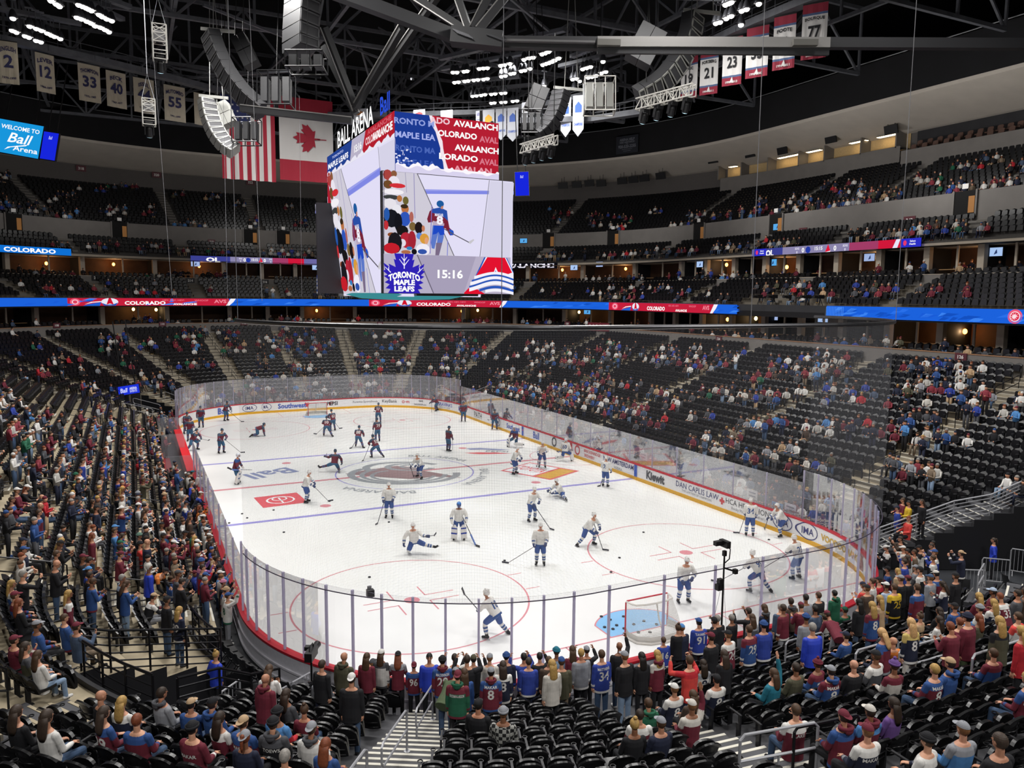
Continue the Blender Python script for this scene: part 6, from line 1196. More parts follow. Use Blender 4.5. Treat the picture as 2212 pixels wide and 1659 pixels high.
# crest on the chest of the skaters who face us
# ------------------------------------------------------------------ spectators with their own seats and clothes
SP = """
@0 1000 3.95
425 5 down NNNJ hb;605 85 down KWWG hb;650 108 sit EEEK bE;630 0 down LLWJ hd;350 60 sit WWgK cg;785 10 down WWBJ hd;845 8 down LLWJ hd;1045 35 down BLWK hb;840 130 down KKKG hb;950 150 sit LLWJ hd
1060 230 down WWKJ ly #36;1120 220 down BBBJ bO;1190 155 film VVVK hb;1305 190 film NNNJ cB;1345 240 down KKKG bW;1375 282 down KKKK bC;1430 150 down NNNJ hg;1630 180 pocket LLLK hg;1585 98 lean KKKK cT;1440 30 down NNNK hd
70 245 sitlean KKKJ cW/lr;25 330 sitphone MBBJ hb;280 232 sit MMMK cW;245 385 down NNNJ xx;315 400 down MBBJ hb #9;485 290 sit WWWK xx;535 300 sitphone GGGK ld;455 330 sit KWWJ cK;550 350 sitlean BBMJ cK;790 280 down NNWK hd #14
750 345 sit VVVK hb;775 400 pocket NNNK cK;955 285 sit KKKK hb;1145 290 sit BMMJ cN;1185 312 sit bbbK hg;1240 260 sit KKKK bg;1355 350 phone LWWK hd;965 410 film BMMJ rW;1160 372 sit WWBJ cW;1185 425 phone KWWH lb
1550 300 down ggGK hg;1525 360 sit WKKJ hb;1620 345 phone LWWJ cN;1690 275 lean NLWJ cW;1690 372 down KKKJ ld;1745 370 film OOKJ lr;1765 465 phone DDDJ rW;1545 455 phone KKKJ hb;1590 465 down nnnJ lb;1430 530 sit WWKJ rK
1440 592 sitlean bMMJ hb;1585 555 sit NWgJ cK;1785 580 down WWgJ cW;1820 622 phone WWKJ cW;1850 692 down KKKJ ln;930 565 sit BMMJ cb;885 597 sit bbbJ hb;710 545 sit KWWG hb;725 640 down MMWJ lr;930 640 sitlean BBBJ ln
1080 690 film WEEJ cE;1095 640 sit KKKK bS;955 700 film MBBJ cK #13;1060 740 phone MMWJ rM;1220 690 down NNNK xx;1275 690 sitphone rrRK bK;1320 640 sit MMMK cK;1290 590 sitlean KKKK cW;1405 745 film MMMK cM;1465 692 phone KKKK cW
1630 690 phone WMMJ cW;1690 650 down RRWJ ly;135 760 down NNLJ cB #34;310 665 sit WKKK cN;405 690 phone KKKK ly;345 720 phone KKKK cK;545 780 down GgGg hb ~;600 830 sit KKKK cM;705 850 phone NNNg hd;360 890 phone KKKJ xx
820 915 down NLWK rb #14;640 930 down KKGK hd;45 990 film KKKK hg;95 1070 sit BWMK ly;170 1110 sit BMMK cM;190 1200 sit KKKK lr;680 1000 phone BBMJ hb;630 1120 down MWMJ ly;940 1010 down KlKG hg;990 1060 phone BBBj lb
1205 910 down LLLK hw;1345 950 bend KOKJ cK;1430 955 phone lMlJ bO;1495 915 film GGGK cG;1640 860 film pPpJ bB;1755 850 film RGRK hd;1845 825 raise NLWJ hd;1905 890 phone NNNJ bK;1810 960 film bbbJ cW;1705 975 phone NBBJ cB
1510 1030 phone KKKJ hd;1965 1020 film KKKJ bP;1955 1090 film HHHK bC;2000 1115 raise WWEg cB #88;1800 1090 phone MBBK hd #20;1155 1200 sitlean KWMg cC;1385 1190 down KKKJ cK;1460 1290 down NNWJ ly #29;640 1310 sit BBMK hb;700 1395 sitphone DDDt cM
225 1420 sit BBMK cg;200 1500 sitphone MMHK cM;285 1560 sit VGGj ln;170 1575 sit WWWj lb
@0 1340 3.95
815 690 sit KKKK xx;900 800 sit MBBJ ln #29;985 745 sit NWNK ly;1195 850 sit MBBJ hr;1335 670 sit ggGK hd o;1555 695 sitphone BBBJ cC;1825 720 sit BBBJ cK o;1700 890 sit MMWK bK $MAKAR;1925 810 sit MWMK ld;1940 890 sit MBBK rC $MAKAR
2140 960 sit NNNK rg/pr;80 830 sit KKKK ln;210 850 sit WWWJ ln
@500 1340 3.95
250 550 down MMMK xx o;465 650 sit GGGK ln;425 770 sit RbRJ bK #2;325 930 sit KGKK bK o $TOEWS;600 800 sit MMMJ ub;670 960 sit WWgK rg o;490 1130 sit HHHK hg;830 1040 sit MBBK lr;415 440 phone WWWj lb
760 400 down KKKN hn;970 315 down VVVK xx o;870 530 sit gggK bM o;1005 545 down KKKJ rW;1135 350 down MMMK lb;1195 385 down NWgK cG #8 $MAKAR;1300 270 down WGGK cW/lb;1330 430 down NNRK lk #94;1440 290 phone MgMK rK/lr;1565 385 down MBBK rM #96 k.85
1800 365 down MBBg bK o #29 $MACKINNON;1905 335 film WWLK hd;1930 485 down EMMK rM o $BRICKMAN-LARSSON;1990 450 down BBBK lb;2010 345 film KKKK hd;2065 330 film KKKK cV;2150 335 down WHWK cg;2140 465 down MBBJ cg o #8 $MAKAR;2055 625 bend eeeJ cg;2110 705 sit KKKK cK
@1000 1340 3.95
345 785 sit GgGK bg ~;320 340 down NNLK bB;345 415 down NWWK ln #8;410 300 film LLLK hk;495 305 film KKKK hk;570 390 down LLWN hn;630 387 down nnnK hb;685 430 down WWLj lb;730 250 down jjjJ bT;795 222 down MMMK lb
905 275 film KKKK cg;1008 290 down ggWK hy;770 405 down HHHK ly;845 375 down VVVt cB;1180 300 down LLWJ hb #34 $MATTHEWS;1360 255 raise KKKJ xx;1405 340 down KKKj cg;1475 345 down KKKK lk;1535 325 down MHMK ly o;1650 140 down LLWB hb #16 k.85
1745 60 down NNNK cb;1805 78 down LLWK cB #91 $TAVARES;1850 85 down KKKK ub;2005 128 down MBBB cg o #49 $GIRARD;1905 335 film rRrJ hb;1560 700 sit EEEK hb o;1505 810 sit MWgK hd;1455 890 sit KKKK uy;1665 865 sit NNNK cg;1790 585 sit NWgK cW #8 $MAKAR
1910 700 sitraise MHMK cH;1920 612 sit nnnK lb;1985 525 sit NWgK cK #8 $MAKAR;2140 372 down KKKK ln;2135 165 down KKKK cM
@1500 1240 3.107
20 345 film KKKK cK;70 325 down KKKK hg;140 300 down KKKK hg;255 277 film KKKK hn;345 282 down NNNK lb o;390 303 down GgGK lb;455 277 down DDDK hg;518 233 down nnnK hd o;595 235 down MMWg hn;700 215 phone MMBK cM
710 150 down gggK hk;828 150 down KKKK hb;900 150 down EEEK hk o;735 295 down gggK bB;815 245 down DDDJ hk;885 302 sit WHWK cV;985 240 sit BEWK cE;770 360 down LLLK hg;970 365 bend MMMg cM;1105 200 down KKKD lk
1220 235 down BMMJ ly #8;1230 170 down CCCK ly;1335 95 down KYYK hb #25;1288 85 down lllJ cW;1070 60 phone WrOK cN;1108 65 down WWWK pb;1165 50 down KRKJ cK;1175 112 down nnYK cK;1425 50 down KKKK cg;1372 45 down KKKK cM
1470 90 down MBBj hb;1555 25 down gggK cJ;1640 25 phone MBBK cH;1685 80 phone NWWJ ld;1725 15 down KKKJ cK;1540 302 sit CCCK ub;1620 307 sit WWWJ ld;1505 362 down NyWH ls #8;1680 347 phone MMMK hr;1790 327 down MMMe bN
1735 312 sit MMMK hr;1670 265 sit KKKK ld;1760 232 sit BBBK cK;1870 222 sit bWbK bg;1930 165 sit MMMK ly;1945 222 sit NWWK ly #29;1850 282 sit VVVK lr;2060 180 sitlean MWMK hr #33;2120 182 sit GGGK hd;2180 170 sit nnnK ln
1975 118 sit MMMK cl;2095 350 down VKVK ly;2180 297 sit WrWK hb;2195 397 down RRRK ly;2010 500 sit BMMJ hb;860 632 sit BMWJ mM #29;930 667 sit BMgJ cg o #8 $MAKAR;990 632 sit KKKK xx;1170 587 sit GWGK cK;1280 592 sit HMWK mp
650 622 sit VVVK hd;580 647 sitraise TTTK lb;1590 642 sit MBBJ hy #8 $MAKAR;1670 592 sit BBBK cC o;1130 427 walk MBgJ ls;1345 467 sitphone KOWK xx;1215 462 sit NNNK bK;1045 437 sit BBBK cN;690 932 sitphone MWMJ hb $BLAKE;1355 892 sit pppK ld
1225 887 sit MbgK cH o;1065 928 sit MBBK rM o;1205 1097 sit NWgK cM $MAKAR;1480 1082 sit NWgK bK #8;1585 1117 sit bgbK cg;2140 1192 sit KKKK hn;2190 692 sit MBBJ ly $MACKINNON;370 382 down BMWK hb #29;425 377 down LLWK bB;262 437 down MWKK cK #24;210 592 sit WgMK ld #8
@1880 1080 5.18
195 537 phone KWWK rW #29;270 450 sit KKKK xx;350 440 film nnnK hd;380 545 film HHHK cW;440 577 phone WrOK hk;515 602 down tttK hb;570 540 phone WKWJ cK;590 640 down KWWK hb #29;695 517 down NNLK hn;755 517 down NNLK hk
750 637 film LWWK cB;905 592 film NNWK rC;320 692 raise LLWK hd;475 672 down WKWK ln;130 777 down MBBK cK #49;185 780 down CCCK ly;440 802 sit GgGK cg;500 782 down KWKK cK;640 102 down LLLJ cN;185 17 sit MMMK hb
290 32 sit YYYK hk;370 190 sit rrrK hr;150 202 sit NWWK cK;720 32 down KKKK ln
"""
HK = dict(h='hair', l='long_hair', p='ponytail', u='hair_bun', c='cap', r='backward_cap', b='beanie', m='pom_beanie')
HW = dict(hair='hair', long_hair='long hair', ponytail='ponytail', hair_bun='hair bun', cap='cap', backward_cap='backwards cap', beanie='knit hat', pom_beanie='bobble hat')
POSEW = dict(down='standing', pocket='standing hands in pockets', fold='standing', phone='standing, hands before chest,', film='standing, both hands raised,', bend='bending forward', lean='leaning forward', walk='walking', sit='seated', sitlean='seated leaning forward', sitphone='seated, one hand up,', sitraise='seated, arm in the air,')
POSEW['raise'] = 'standing, one arm raised,'
def place(px, py, hh, off, k=1.):
    """row and position for a head seen at px,py; hh is the head's height over the tread"""
    best = None
    for i in range(-1, NR):
        z = row_z(i) if i >= 0 else 0.
        P = hitZ(px, py, z+hh*k)
        d, U = distU(P[0], P[1]); want = row_d(i)+off if i >= 0 else .62
        if in_tunnel(U, want): continue
        e = abs(d-want)
        if best is None or e < best[0]: best = (e, U, want, z, i, d)
    if off < .4:
        P = hitZ(px, py, hh*k); d2, U2 = distU(P[0], P[1])
        if (best is None or best[0] > .5) and in_tunnel(U2, d2) and d2 > .35: return U2, d2, -.03, -2
    e, U, want, z, i, d = best
    return U, want, z, i
def wall_mat(a, c): return mat('plaid_'+a+c, PAL[a], .9)
def plaid(a='K', c='g'):
    nm = 'plaid_cloth'
    if nm in MATS: return MATS[nm]
    m = mat(nm, PAL['G'], .9); nt = m.node_tree; b = nt.nodes['Principled BSDF']; tc = nt.nodes.new('ShaderNodeTexCoord'); ck = nt.nodes.new('ShaderNodeTexChecker'); ck.inputs['Scale'].default_value = 14; ck.inputs['Color1'].default_value = (*hexc('1c1c1e'), 1); ck.inputs['Color2'].default_value = (*hexc('a3a39e'), 1)
    nt.links.new(tc.outputs['Object'], ck.inputs['Vector']); nt.links.new(ck.outputs['Color'], b.inputs['Base Color']); return m
SEATED = []; OCC = []; REC = []
org = (0, 0, 1.)
for line in SP.strip().split('\n'):
    if line[0] == '@': org = [float(v) for v in line[1:].split()]; continue
    for ent in line.split(';'):
        tk = ent.split(); x = org[0]+float(tk[0])/org[2]; y = org[1]+float(tk[1])/org[2]; ps, cl, hr = tk[2:5]; ex = tk[5:]
        k = next((float(t[1:]) for t in ex if t[0] == 'k'), rnd.uniform(.96, 1.05)); sit = ps.startswith('sit')
        fem = any(c in hr for c in ('l', 'p', 'u')) and hr[0] not in 'cb' or '/' in hr
        hh = {'sit': 1.20, 'sitlean': 1.10, 'sitphone': 1.20, 'sitraise': 1.2, 'bend': 1.15, 'lean': 1.5}.get(ps, 1.60)
        dense = sit
        U, d, z, row = place(x, y, hh, .47 if sit else .30, k)
        p, n = pt(U, d, z)
        if row == -2: pass
        face = math.atan2(-n[0], -n[1])+rnd.uniform(-.25, .25)
        if any(np.hypot(p[0]-q[0], p[1]-q[1]) < .42 and abs(p[2]-q[2]) < .5 for q in OCC):
            for dU in (.3, -.3, .6, -.6, .9, -.9):
                q2, n2 = pt(U+dU, d, z)
                if all(np.hypot(q2[0]-q[0], q2[1]-q[1]) >= .42 or abs(z-q[2]) > .5 for q in OCC): U += dU; p, n = q2, n2; break
        OCC.append(p)
        tp, yk, st, bt = cl; C_ = {TOP: plaid() if '~' in ex else pmat(tp), YOKE: plaid() if '~' in ex else pmat(yk), STRIPE: pmat(st), BOT: pmat(bt), SHOE: pmat(rnd.choice('KKWG')), GLOVE: pmat('K')}
        if '~' in ex: C_[STRIPE] = plaid()
        hairs = []; words = []
        for c in hr.split('/'):
            if c == 'xx': words.append('bald head'); continue
            kd = HK[c[0]]
            if c[0] in 'hlpu': hairs.append((kd, hmat(c[1]))); words.append(HN[c[1]]+' '+HW[kd])
            else:
                hairs.append((kd, pmat(c[1]))); words.append(CN[c[1]]+' '+HW[kd])
                if '/' not in hr: hairs.append(('hair', hmat(rnd.choice('kddbba'))))
        if 'cK' == hr or 'bK' == hr:
            if rnd.random() < .4 and not fem: hairs.append(('beard', hmat('d')))
        if 'o' in ex: hairs.append(('hood', pmat({'M': 'M', 'E': 'E', 'B': 'B'}.get(tp, 'G') if hr != 'xx' else tp)))
        if cl == 'LLLK' and hr[:2] in ('hg', 'hw'): C_[TOP] = C_[YOKE] = C_[STRIPE] = mat('staff_blue', '2c45c4', .6)
        o, B = make_person(ps, (p[0], p[1], z), -face, k*.98, C_, rnd.randrange(6), hairs, slim=fem and ps in ('down', 'phone', 'sit'))
        num = next((t[1:] for t in ex if t[0] == '#'), ''); nm = next((t[1:] for t in ex if t[0] == '$'), '')
        lc = pmat('W') if tp in 'MNKLBER' else pmat('N')
        if cl == 'KYYK': lc = pmat('Y')
        if cl == 'WWEg': lc = pmat('E')
        if num: on_back(o, B, num, .24, .26, lc, dz=-.03)
        if nm: on_back(o, B, nm, .065, .32, lc, dz=.145 if num else .06)
        if sit: SEATED.append((p, row, U))
        side = PLACE[next(s for s, l in _LN[::-1] if U % UT >= _ST[s]-1e-6)]
        garm = 'plaid shirt' if '~' in ex else CN[tp]+(' jersey' if num or nm or yk != tp else ' top')+(' with %s shoulders' % CN[yk] if yk != tp and not num else '')+(' number %s' % num if num else '')
        REC.append([o, POSEW[ps], garm, ' and '.join(words), side, row, x, y])
# staff in blue jackets: one facing us at the near glass, one on the corner floor, one at the right tunnel
for (x, y, hh, ps, hr, tz, face, lab) in [(932, 1413, 1.60, 'down', [('hair', hmat('k'))], 'row0', 200, 'person in blue staff jacket facing away from the near glass, dark hair'), (465, 1420, 1.6, 'pocket', [('hair_bun', hmat('y'))], 'floor', 60, 'person in bright blue jacket with hair bun, on the dark corner floor'), (2148, 1171, 1.6, 'pocket', [('ponytail', hmat('n'))], 'floor', 330, 'person in bright blue jacket standing by the grey barricades at right')]:
    z = row_z(0) if tz == 'row0' else -.03; q = hitZ(x, y, z+hh)
    if tz == 'row0': d, U = distU(q[0], q[1]); q = pt(U, row_d(0)+.3, z)[0]
    o, B = make_person(ps, (q[0], q[1], z), -rad(face), 1.0, {TOP: mat('staff_blue', '2c45c4', .6), YOKE: mat('staff_blue', '2c45c4', .6), STRIPE: mat('staff_blue', '2c45c4', .6), BOT: pmat('K'), SHOE: pmat('K')}, 0, hr); tag(o, lab, 'person', 'arena staff in blue'); OCC.append(q)
# labels that single each spectator out
def lab_of(r, lvl):
    o, pw, g, h, side, row, x, y = r; s = 'person %s in %s, %s' % (pw.rstrip(','), g, h)
    if lvl >= 1: s += ', %s' % side
    if lvl >= 2: s += ', %s row' % (WORDS[row] if row >= 0 else 'front')
    return s
def wc(s): return len(s.replace(',', ' ').split())
import re
def nkey(s): return re.sub(r'[0-9]+', '#', s)
for lvl in (0, 1, 2):
    g = defaultdict(list)
    for r in REC:
        if 'label' not in r[0]: g[nkey(lab_of(r, lvl))].append(r)
    for s, rs in g.items():
        if len(rs) == 1 and wc(s) <= 16 and not any(nkey(q[0].get('label', '')) == s for q in REC): rs[0][0]['label'] = lab_of(rs[0], lvl)
g = defaultdict(list)
for r in REC:
    if 'label' not in r[0]: g[nkey('%s in %s, %s' % (r[1].split(',')[0], r[2], r[3]))].append(r)
for s, rs in g.items():
    rs.sort(key=lambda r: r[6])
    for i, r in enumerate(rs):
        t = 'person %s in %s, %s, %s' % (r[1].split(',')[0], r[2], r[3], '%s such from the left' % WORDS[i] if len(rs) > 1 else 'at the '+r[4])
        if wc(t) > 16: t = t.replace(' with ', ' ').replace('standing ', '').replace('seated ', '')
        r[0]['label'] = ' '.join(t.split()[:16])
for r in REC: tag(r[0], None, 'person', 'spectators in the '+r[4])
# ------------------------------------------------------------------ seats
M_SEAT = mat('seat_plastic', '121214', .33, spec=.45); M_SEATP = mat('seat_pan_plastic', '161618', .3, spec=.45); M_ARM = mat('seat_arm', '2a2a2d', .4, metal=.2); M_CUP = mat('cup_holder', '1b1b1d', .3, metal=.3)
def shellpart(fn, nu, nv, th):
    """closed panel from a mid-surface fn(u,v)->(point, normal)"""
    b = MB(); F = [[fn(-1+2*i/nu, j/nv) for i in range(nu+1)] for j in range(nv+1)]
    A = [[Vector(p)+Vector(n)*th/2 for p, n in r] for r in F]; Bk = [[Vector(p)-Vector(n)*th/2 for p, n in r] for r in F]
    for j in range(nv):
        for i in range(nu): b.quad(A[j][i], A[j][i+1], A[j+1][i+1], A[j+1][i]); b.quad(Bk[j][i+1], Bk[j][i], Bk[j+1][i], Bk[j+1][i+1])
    for j in range(nv): b.quad(A[j][0], A[j+1][0], Bk[j+1][0], Bk[j][0]); b.quad(A[j+1][nu], A[j][nu], Bk[j][nu], Bk[j+1][nu])
    for i in range(nu): b.quad(A[0][i+1], A[0][i], Bk[0][i], Bk[0][i+1]); b.quad(A[nv][i], A[nv][i+1], Bk[nv][i+1], Bk[nv][i])
    return b
def back_fn(u, v):
    w = .232-.012*v; arch = .10*abs(u)**2.6*v**2; z = .40+.50*v-arch; y = -.20-.16*v+.055*u*u-(.05*(v-.8)/.2 if v > .8 else 0)
    return (u*w, y, z), (0, .95, .3)
def pan_up(u, v):
    w = .215-.01*v; z = .40+.42*v-.06*abs(u)**3*v; y = -.10-.05*v+.03*math.sin(v*3)-.02*u*u; return (u*w, y, z), (0, 1, .1)
def pan_dn(u, v):
    w = .215; return (u*w, -.17+.42*v-.04*abs(u)**3*v, .43+.02*v-.015*math.sin(v*3)+.012*u*u), (0, -.05, 1)
b = shellpart(back_fn, 10, 9, .04)
for z, y in ((.60, -.285), (.47, -.245)): b.tube([(-.2, y-.0, z), (0, y-.045, z), (.2, y-.0, z)], .012, 6)
ME_BACK = b.mesh('backrest', M_SEAT, True); ME_PANU = shellpart(pan_up, 8, 6, .06).mesh('seat_pan', M_SEATP, True); ME_PAND = shellpart(pan_dn, 8, 6, .06).mesh('seat_pan', M_SEATP, True)
b = MB(); b.box((-.265, -.06, .63), (.045, .36, .03)); b.box((-.265, -.20, .50), (.04, .05, .26)); ME_ARM = b.mesh('armrest', M_ARM)
b = MB(); b.box((-.265, -.17, .22), (.05, .10, .44)); b.box((-.265, -.17, .01), (.10, .2, .02)); ME_POST = b.mesh('seat_standard', M_ARM)
b = MB(); b.lathe([(.048, 0), (.052, .015), (.040, .015), (.034, 0)], (-.265, .16, .615), 12, cap=False); b.box((-.265, .11, .622), (.02, .06, .012)); ME_CUP = b.mesh('cup_holder', M_CUP)
# the same seat drawn lightly for the thousands further off
b = MB()
def lowpoly(full=True):
    b = MB()
    for j in range(3):
        for i in range(2):
            u0, u1, v0, v1 = -1+i, i, j/3, (j+1)/3; q = [back_fn(u, v)[0] for u, v in ((u0, v0), (u1, v0), (u1, v1), (u0, v1))]; b.quad(*[(x, y+.02, z) for x, y, z in q]); b.quad(*[(x, y-.02, z) for x, y, z in q[::-1]])
    top = [back_fn(u, 1)[0] for u in (-1, 0, 1)]
    for p, q in zip(top[:-1], top[1:]): b.quad((p[0], p[1]+.02, p[2]), (q[0], q[1]+.02, q[2]), (q[0], q[1]-.02, q[2]), (p[0], p[1]-.02, p[2]))
    P = [pan_up(u, v)[0] for u, v in ((-1, 0), (1, 0), (1, .85), (.8, 1), (-.8, 1), (-1, .85))]; b.poly([(x, y+.04, z) for x, y, z in P], 1); n = len(P)
    for k in range(n): p, q = P[k], P[(k+1) % n]; b.quad((q[0], q[1]+.04, q[2]), (p[0], p[1]+.04, p[2]), (p[0], p[1]-.04, p[2]), (q[0], q[1]-.04, q[2]), 1)
    if full: b.box((-.265, -.06, .63), (.045, .36, .03), 2); b.box((-.265, -.17, .3), (.05, .08, .6), 2)
    return b
LP1, LP2 = lowpoly(True), lowpoly(False)
def seats_mesh(name, lab, cat, spots, tpl):
    V = np.array(tpl.v); nv = len(V); lens = [len(f) for f in tpl.f]; flat = np.array([i for f in tpl.f for i in f]); n = len(spots)
    S = np.array(spots); c, s = np.cos(S[:, 3]), np.sin(S[:, 3])
    X = V[None, :, 0]*c[:, None]-V[None, :, 1]*s[:, None]+S[:, 0:1]; Y = V[None, :, 0]*s[:, None]+V[None, :, 1]*c[:, None]+S[:, 1:2]; Z = V[None, :, 2]+S[:, 2:3]
    co = np.stack([X, Y, Z], 2).reshape(-1).astype(np.float32); me = bpy.data.meshes.new(name); me.vertices.add(n*nv); me.vertices.foreach_set('co', co)
    li = (flat[None, :]+(np.arange(n)*nv)[:, None]).reshape(-1).astype(np.int32); lt = np.tile(np.array(lens), n).astype(np.int32); ls = np.r_[0, np.cumsum(lt)[:-1]].astype(np.int32)
    me.loops.add(len(li)); me.loops.foreach_set('vertex_index', li); me.polygons.add(len(lt)); me.polygons.foreach_set('loop_start', ls); me.polygons.foreach_set('loop_total', lt)
    for m in (M_SEAT, M_SEATP, M_ARM): me.materials.append(m)
    me.polygons.foreach_set('material_index', np.tile(np.array(tpl.m), n).astype(np.int32)); me.update(calc_edges=True); me.validate(); o = link(name, me); tag(o, lab, cat, None, 'stuff'); return o
def in_view(p, m=60):
    x, y, z = toPx(p); return z > 1 and -m < x < 2212+m and -m < y < 1659+m
ALL = []
edges = [u for u, a in AU]+[AU[0][0]+UT]
for k in range(len(AU)):
    u0, u1 = edges[k], edges[k+1]
    for i in range(NR):
        d = row_d(i)+.45
        # cut the section by tunnels
        spans = [(u0, u1)]
        for a, c, dm in TUN:
            if row_d(i)+.1 < dm:
                new = []
                for s0, s1 in spans:
                    if c <= s0 or a >= s1: new.append((s0, s1)); continue
                    if a > s0: new.append((s0, a-.1))
                    if c < s1: new.append((c+.1, s1))
                spans = new
        for s0, s1 in spans:
            if s1-s0 < 1: continue
            us = spaced(s0, s1, d, .53, HALF+.12 if s0 == u0 else .3, HALF+.12 if s1 == u1 else .3)
            for j, u in enumerate(us):
                p, n = pt(u, d, row_z(i)); ALL.append((p, math.atan2(n[0], -n[1]) if False else math.atan2(-n[1], -n[0])-PI/2, i, j, len(us), k, u))
vis_ = [(toPx(s[0]+np.array([0, 0, .6])), s) for s in ALL if in_view(s[0], 90)]
ZB = [z for (x, y, z), s in vis_]
vis_.sort(key=lambda q: q[0][2]); near = [s for q, s in vis_ if q[2] < 60][:300]; nid = set(id(s) for s in near)
SECN = {('SW', 29.5): 'grey-railed stairs', ('SW', 6): 'short bottom stairs', ('SW', 56): 'tan aisle at lower left', ('SW', 69.5): 'corner tunnel rail', ('SE', 6): 'near right aisle', ('SE', 27.5): 'right crowd aisle', ('W', -21): 'left side aisle', ('SE', 66): 'right tunnel'}
def seat_thing(s):
    p, rz, i, j, n, k, u = s; occ = any(r == i and math.hypot(p[0]-q[0], p[1]-q[1]) < .34 for q, r, uu in SEATED)
    sec = SECN.get(AU[k][1], 'aisle'); e = thing('arena_seat', 'black %s seat, %s row from glass, %s right of %s' % ('open' if occ else 'folded', WORDS[i], WORDS[min(j, 29)], sec), 'seat', p, rz, 'black seats in the near stands')
    link('backrest', ME_BACK, e); link('seat_pan', ME_PAND if occ else ME_PANU, e); link('armrest', ME_ARM, e); link('seat_standard', ME_POST, e); link('cup_holder', ME_CUP, e)
for s in near: seat_thing(s)
seats_mesh('arena_seating', 'rows of black folding seats filling the lower tier around the rink', 'seats', [(*s[0], s[1]) for q, s in vis_ if id(s) not in nid], LP1)
def tier_spots(d0, z0, td, tr, n, off=.45, gap=.55, aisles=True, ok=None):
    out = []
    for j in range(n):
        d = d0+td*j+off; z = z0+tr*j
        for k in range(len(AU)):
            for u in spaced(edges[k], edges[k+1], d, gap, .7, .7):
                if not (V0 <= u-(UT if u > V1+5 else 0) <= V1) : continue
                p, n_ = pt(u, d, z)
                if in_view(p, 60) and (ok is None or ok(u, d)): out.append((*p, math.atan2(-n_[1], -n_[0])-PI/2))
    return out
gapE = (U_of('E', -5.2), U_of('E', 4.9))
seats_mesh('club_seating', 'rows of black seats in the middle club tier', 'seats', tier_spots(CD, CZ, CT, CRI, CNR, ok=lambda u, d: not (gapE[0] < u % UT < gapE[1] and d < 21.9)), LP2)
seats_mesh('upper_seating', 'rows of black seats in the dim upper tier', 'seats', tier_spots(UD, UZ, UTd, URI, UN)+tier_spots(U2D, U2Z, U2T, U2R, U2N), LP2)
seats_mesh('suite_seating', 'rows of black chairs in front of the suites', 'seats', tier_spots(DP+.45, 7.6, .95, .32, 2, gap=.62)+tier_spots(25.35, 13.1, .8, .3, 2, gap=.62, off=.3), LP2)
for nm, d0, z0, td, tr, n in (('club', CD, CZ, CT, CRI, CNR), ('upper', UD, UZ, UTd, URI, UN), ('upper', U2D, U2Z, U2T, U2R, U2N)):
    b = MB()
    for u, a in AU:
        if vis(u): steps_for(b, u, d0, z0, td, tr, n, 1.1)
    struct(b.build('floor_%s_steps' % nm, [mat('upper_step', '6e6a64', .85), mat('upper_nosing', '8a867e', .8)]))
n_ = 0
b = MB()
# ------------------------------------------------------------------ the rest of the crowd: far too many to count
def lowperson(sit):
    """light figure; faces carry 0 skin, 1 top, 2 bottom, 3 hair or hat"""
    b = MB()
    def el(c, hw, hd, n=7): return [(c[0]+hw*math.cos(a), c[1]+hd*math.sin(a), c[2]) for a in np.linspace(0, 2*PI, n, endpoint=False)]
    z = .45 if sit else .92
    b.loft([el((0, 0, z-.05), .17, .13), el((0, 0, z+.22), .18, .13), el((0, 0, z+.45), .20, .12), el((0, .01, z+.52), .10, .08)], 1)
    h = z+.66; b.loft([el((0, .02, h-.13), .05, .05, 6), el((0, .03, h-.07), .07, .08, 6), el((0, .03, h+.02), .078, .095, 6)], 0); b.loft([el((0, .015, h+.015), .086, .10, 6), el((0, .01, h+.08), .078, .09, 6), el((0, .01, h+.125), .03, .04, 6)], 3)
    for s in (-1, 1):
        if sit: A = [(s*.21, 0, z+.42), (s*.25, .06, z+.16), (s*.12, .27, z+.10)]
        else: A = [(s*.21, 0, z+.42), (s*.27, .04, z+.15), (s*.13, .26, z+.22)]
        b.tube(A[:3], [.062, .055, .042], 5, 1); b.ball((A[2][0]*.85, A[2][1]+.04, A[2][2]), .045, 0, 5, 4)
        if sit: b.tube([(s*.09, .0, z+.02), (s*.12, .42, z+.02), (s*.12, .45, .06)], [.085, .075, .05], 5, 2); b.ball((s*.12, .52, .04), (.05, .11, .04), 3, 5, 4)
        else: b.tube([(s*.09, 0, z), (s*.1, .02, .5), (s*.1, 0, .06)], [.09, .075, .055], 5, 2); b.ball((s*.1, .06, .04), (.05, .12, .04), 3, 5, 4)
    return b
LPS, LPN = lowperson(True), lowperson(False)
def tier_z(t, d):
    if t == 'L': return zf_l(d)
def crowd_pos(t, px, py, sit):
    hh = 1.08 if sit else 1.56; off = .47 if sit else .3
    if t == 'L':
        U, d, z, row = place(px, py, hh, off); return U, d, z
    d0, z0, td, tr, n = {'C': (CD, CZ, CT, CRI, CNR), 'U': (UD, UZ, UTd, URI, UN), 'V': (U2D, U2Z, U2T, U2R, U2N), 'S': (DP+.45, 7.6, .95, .32, 2), 'T': (25.35, 13.1, .8, .3, 2), 'F': (23.4, 7.6, 1.2, 0, 2), 'G': (27.6, 13.1, .8, 0, 2)}[t]
    best = None
    for i in range(n):
        q = hitc(px, py, z0+tr*i+hh)
        if q is None: continue
        d, U = distU(q[0], q[1]); e = abs(d-(d0+td*i+off))
        if best is None or e < best[0]: best = (e, U, d0+td*i+off, z0+tr*i)
    return best[1:] if best else None
def hitc(px, py, z):
    d = ray(px, py); t = (z-CP[2])/d[2]
    return CP+d*t if 0 < t < 170 else None
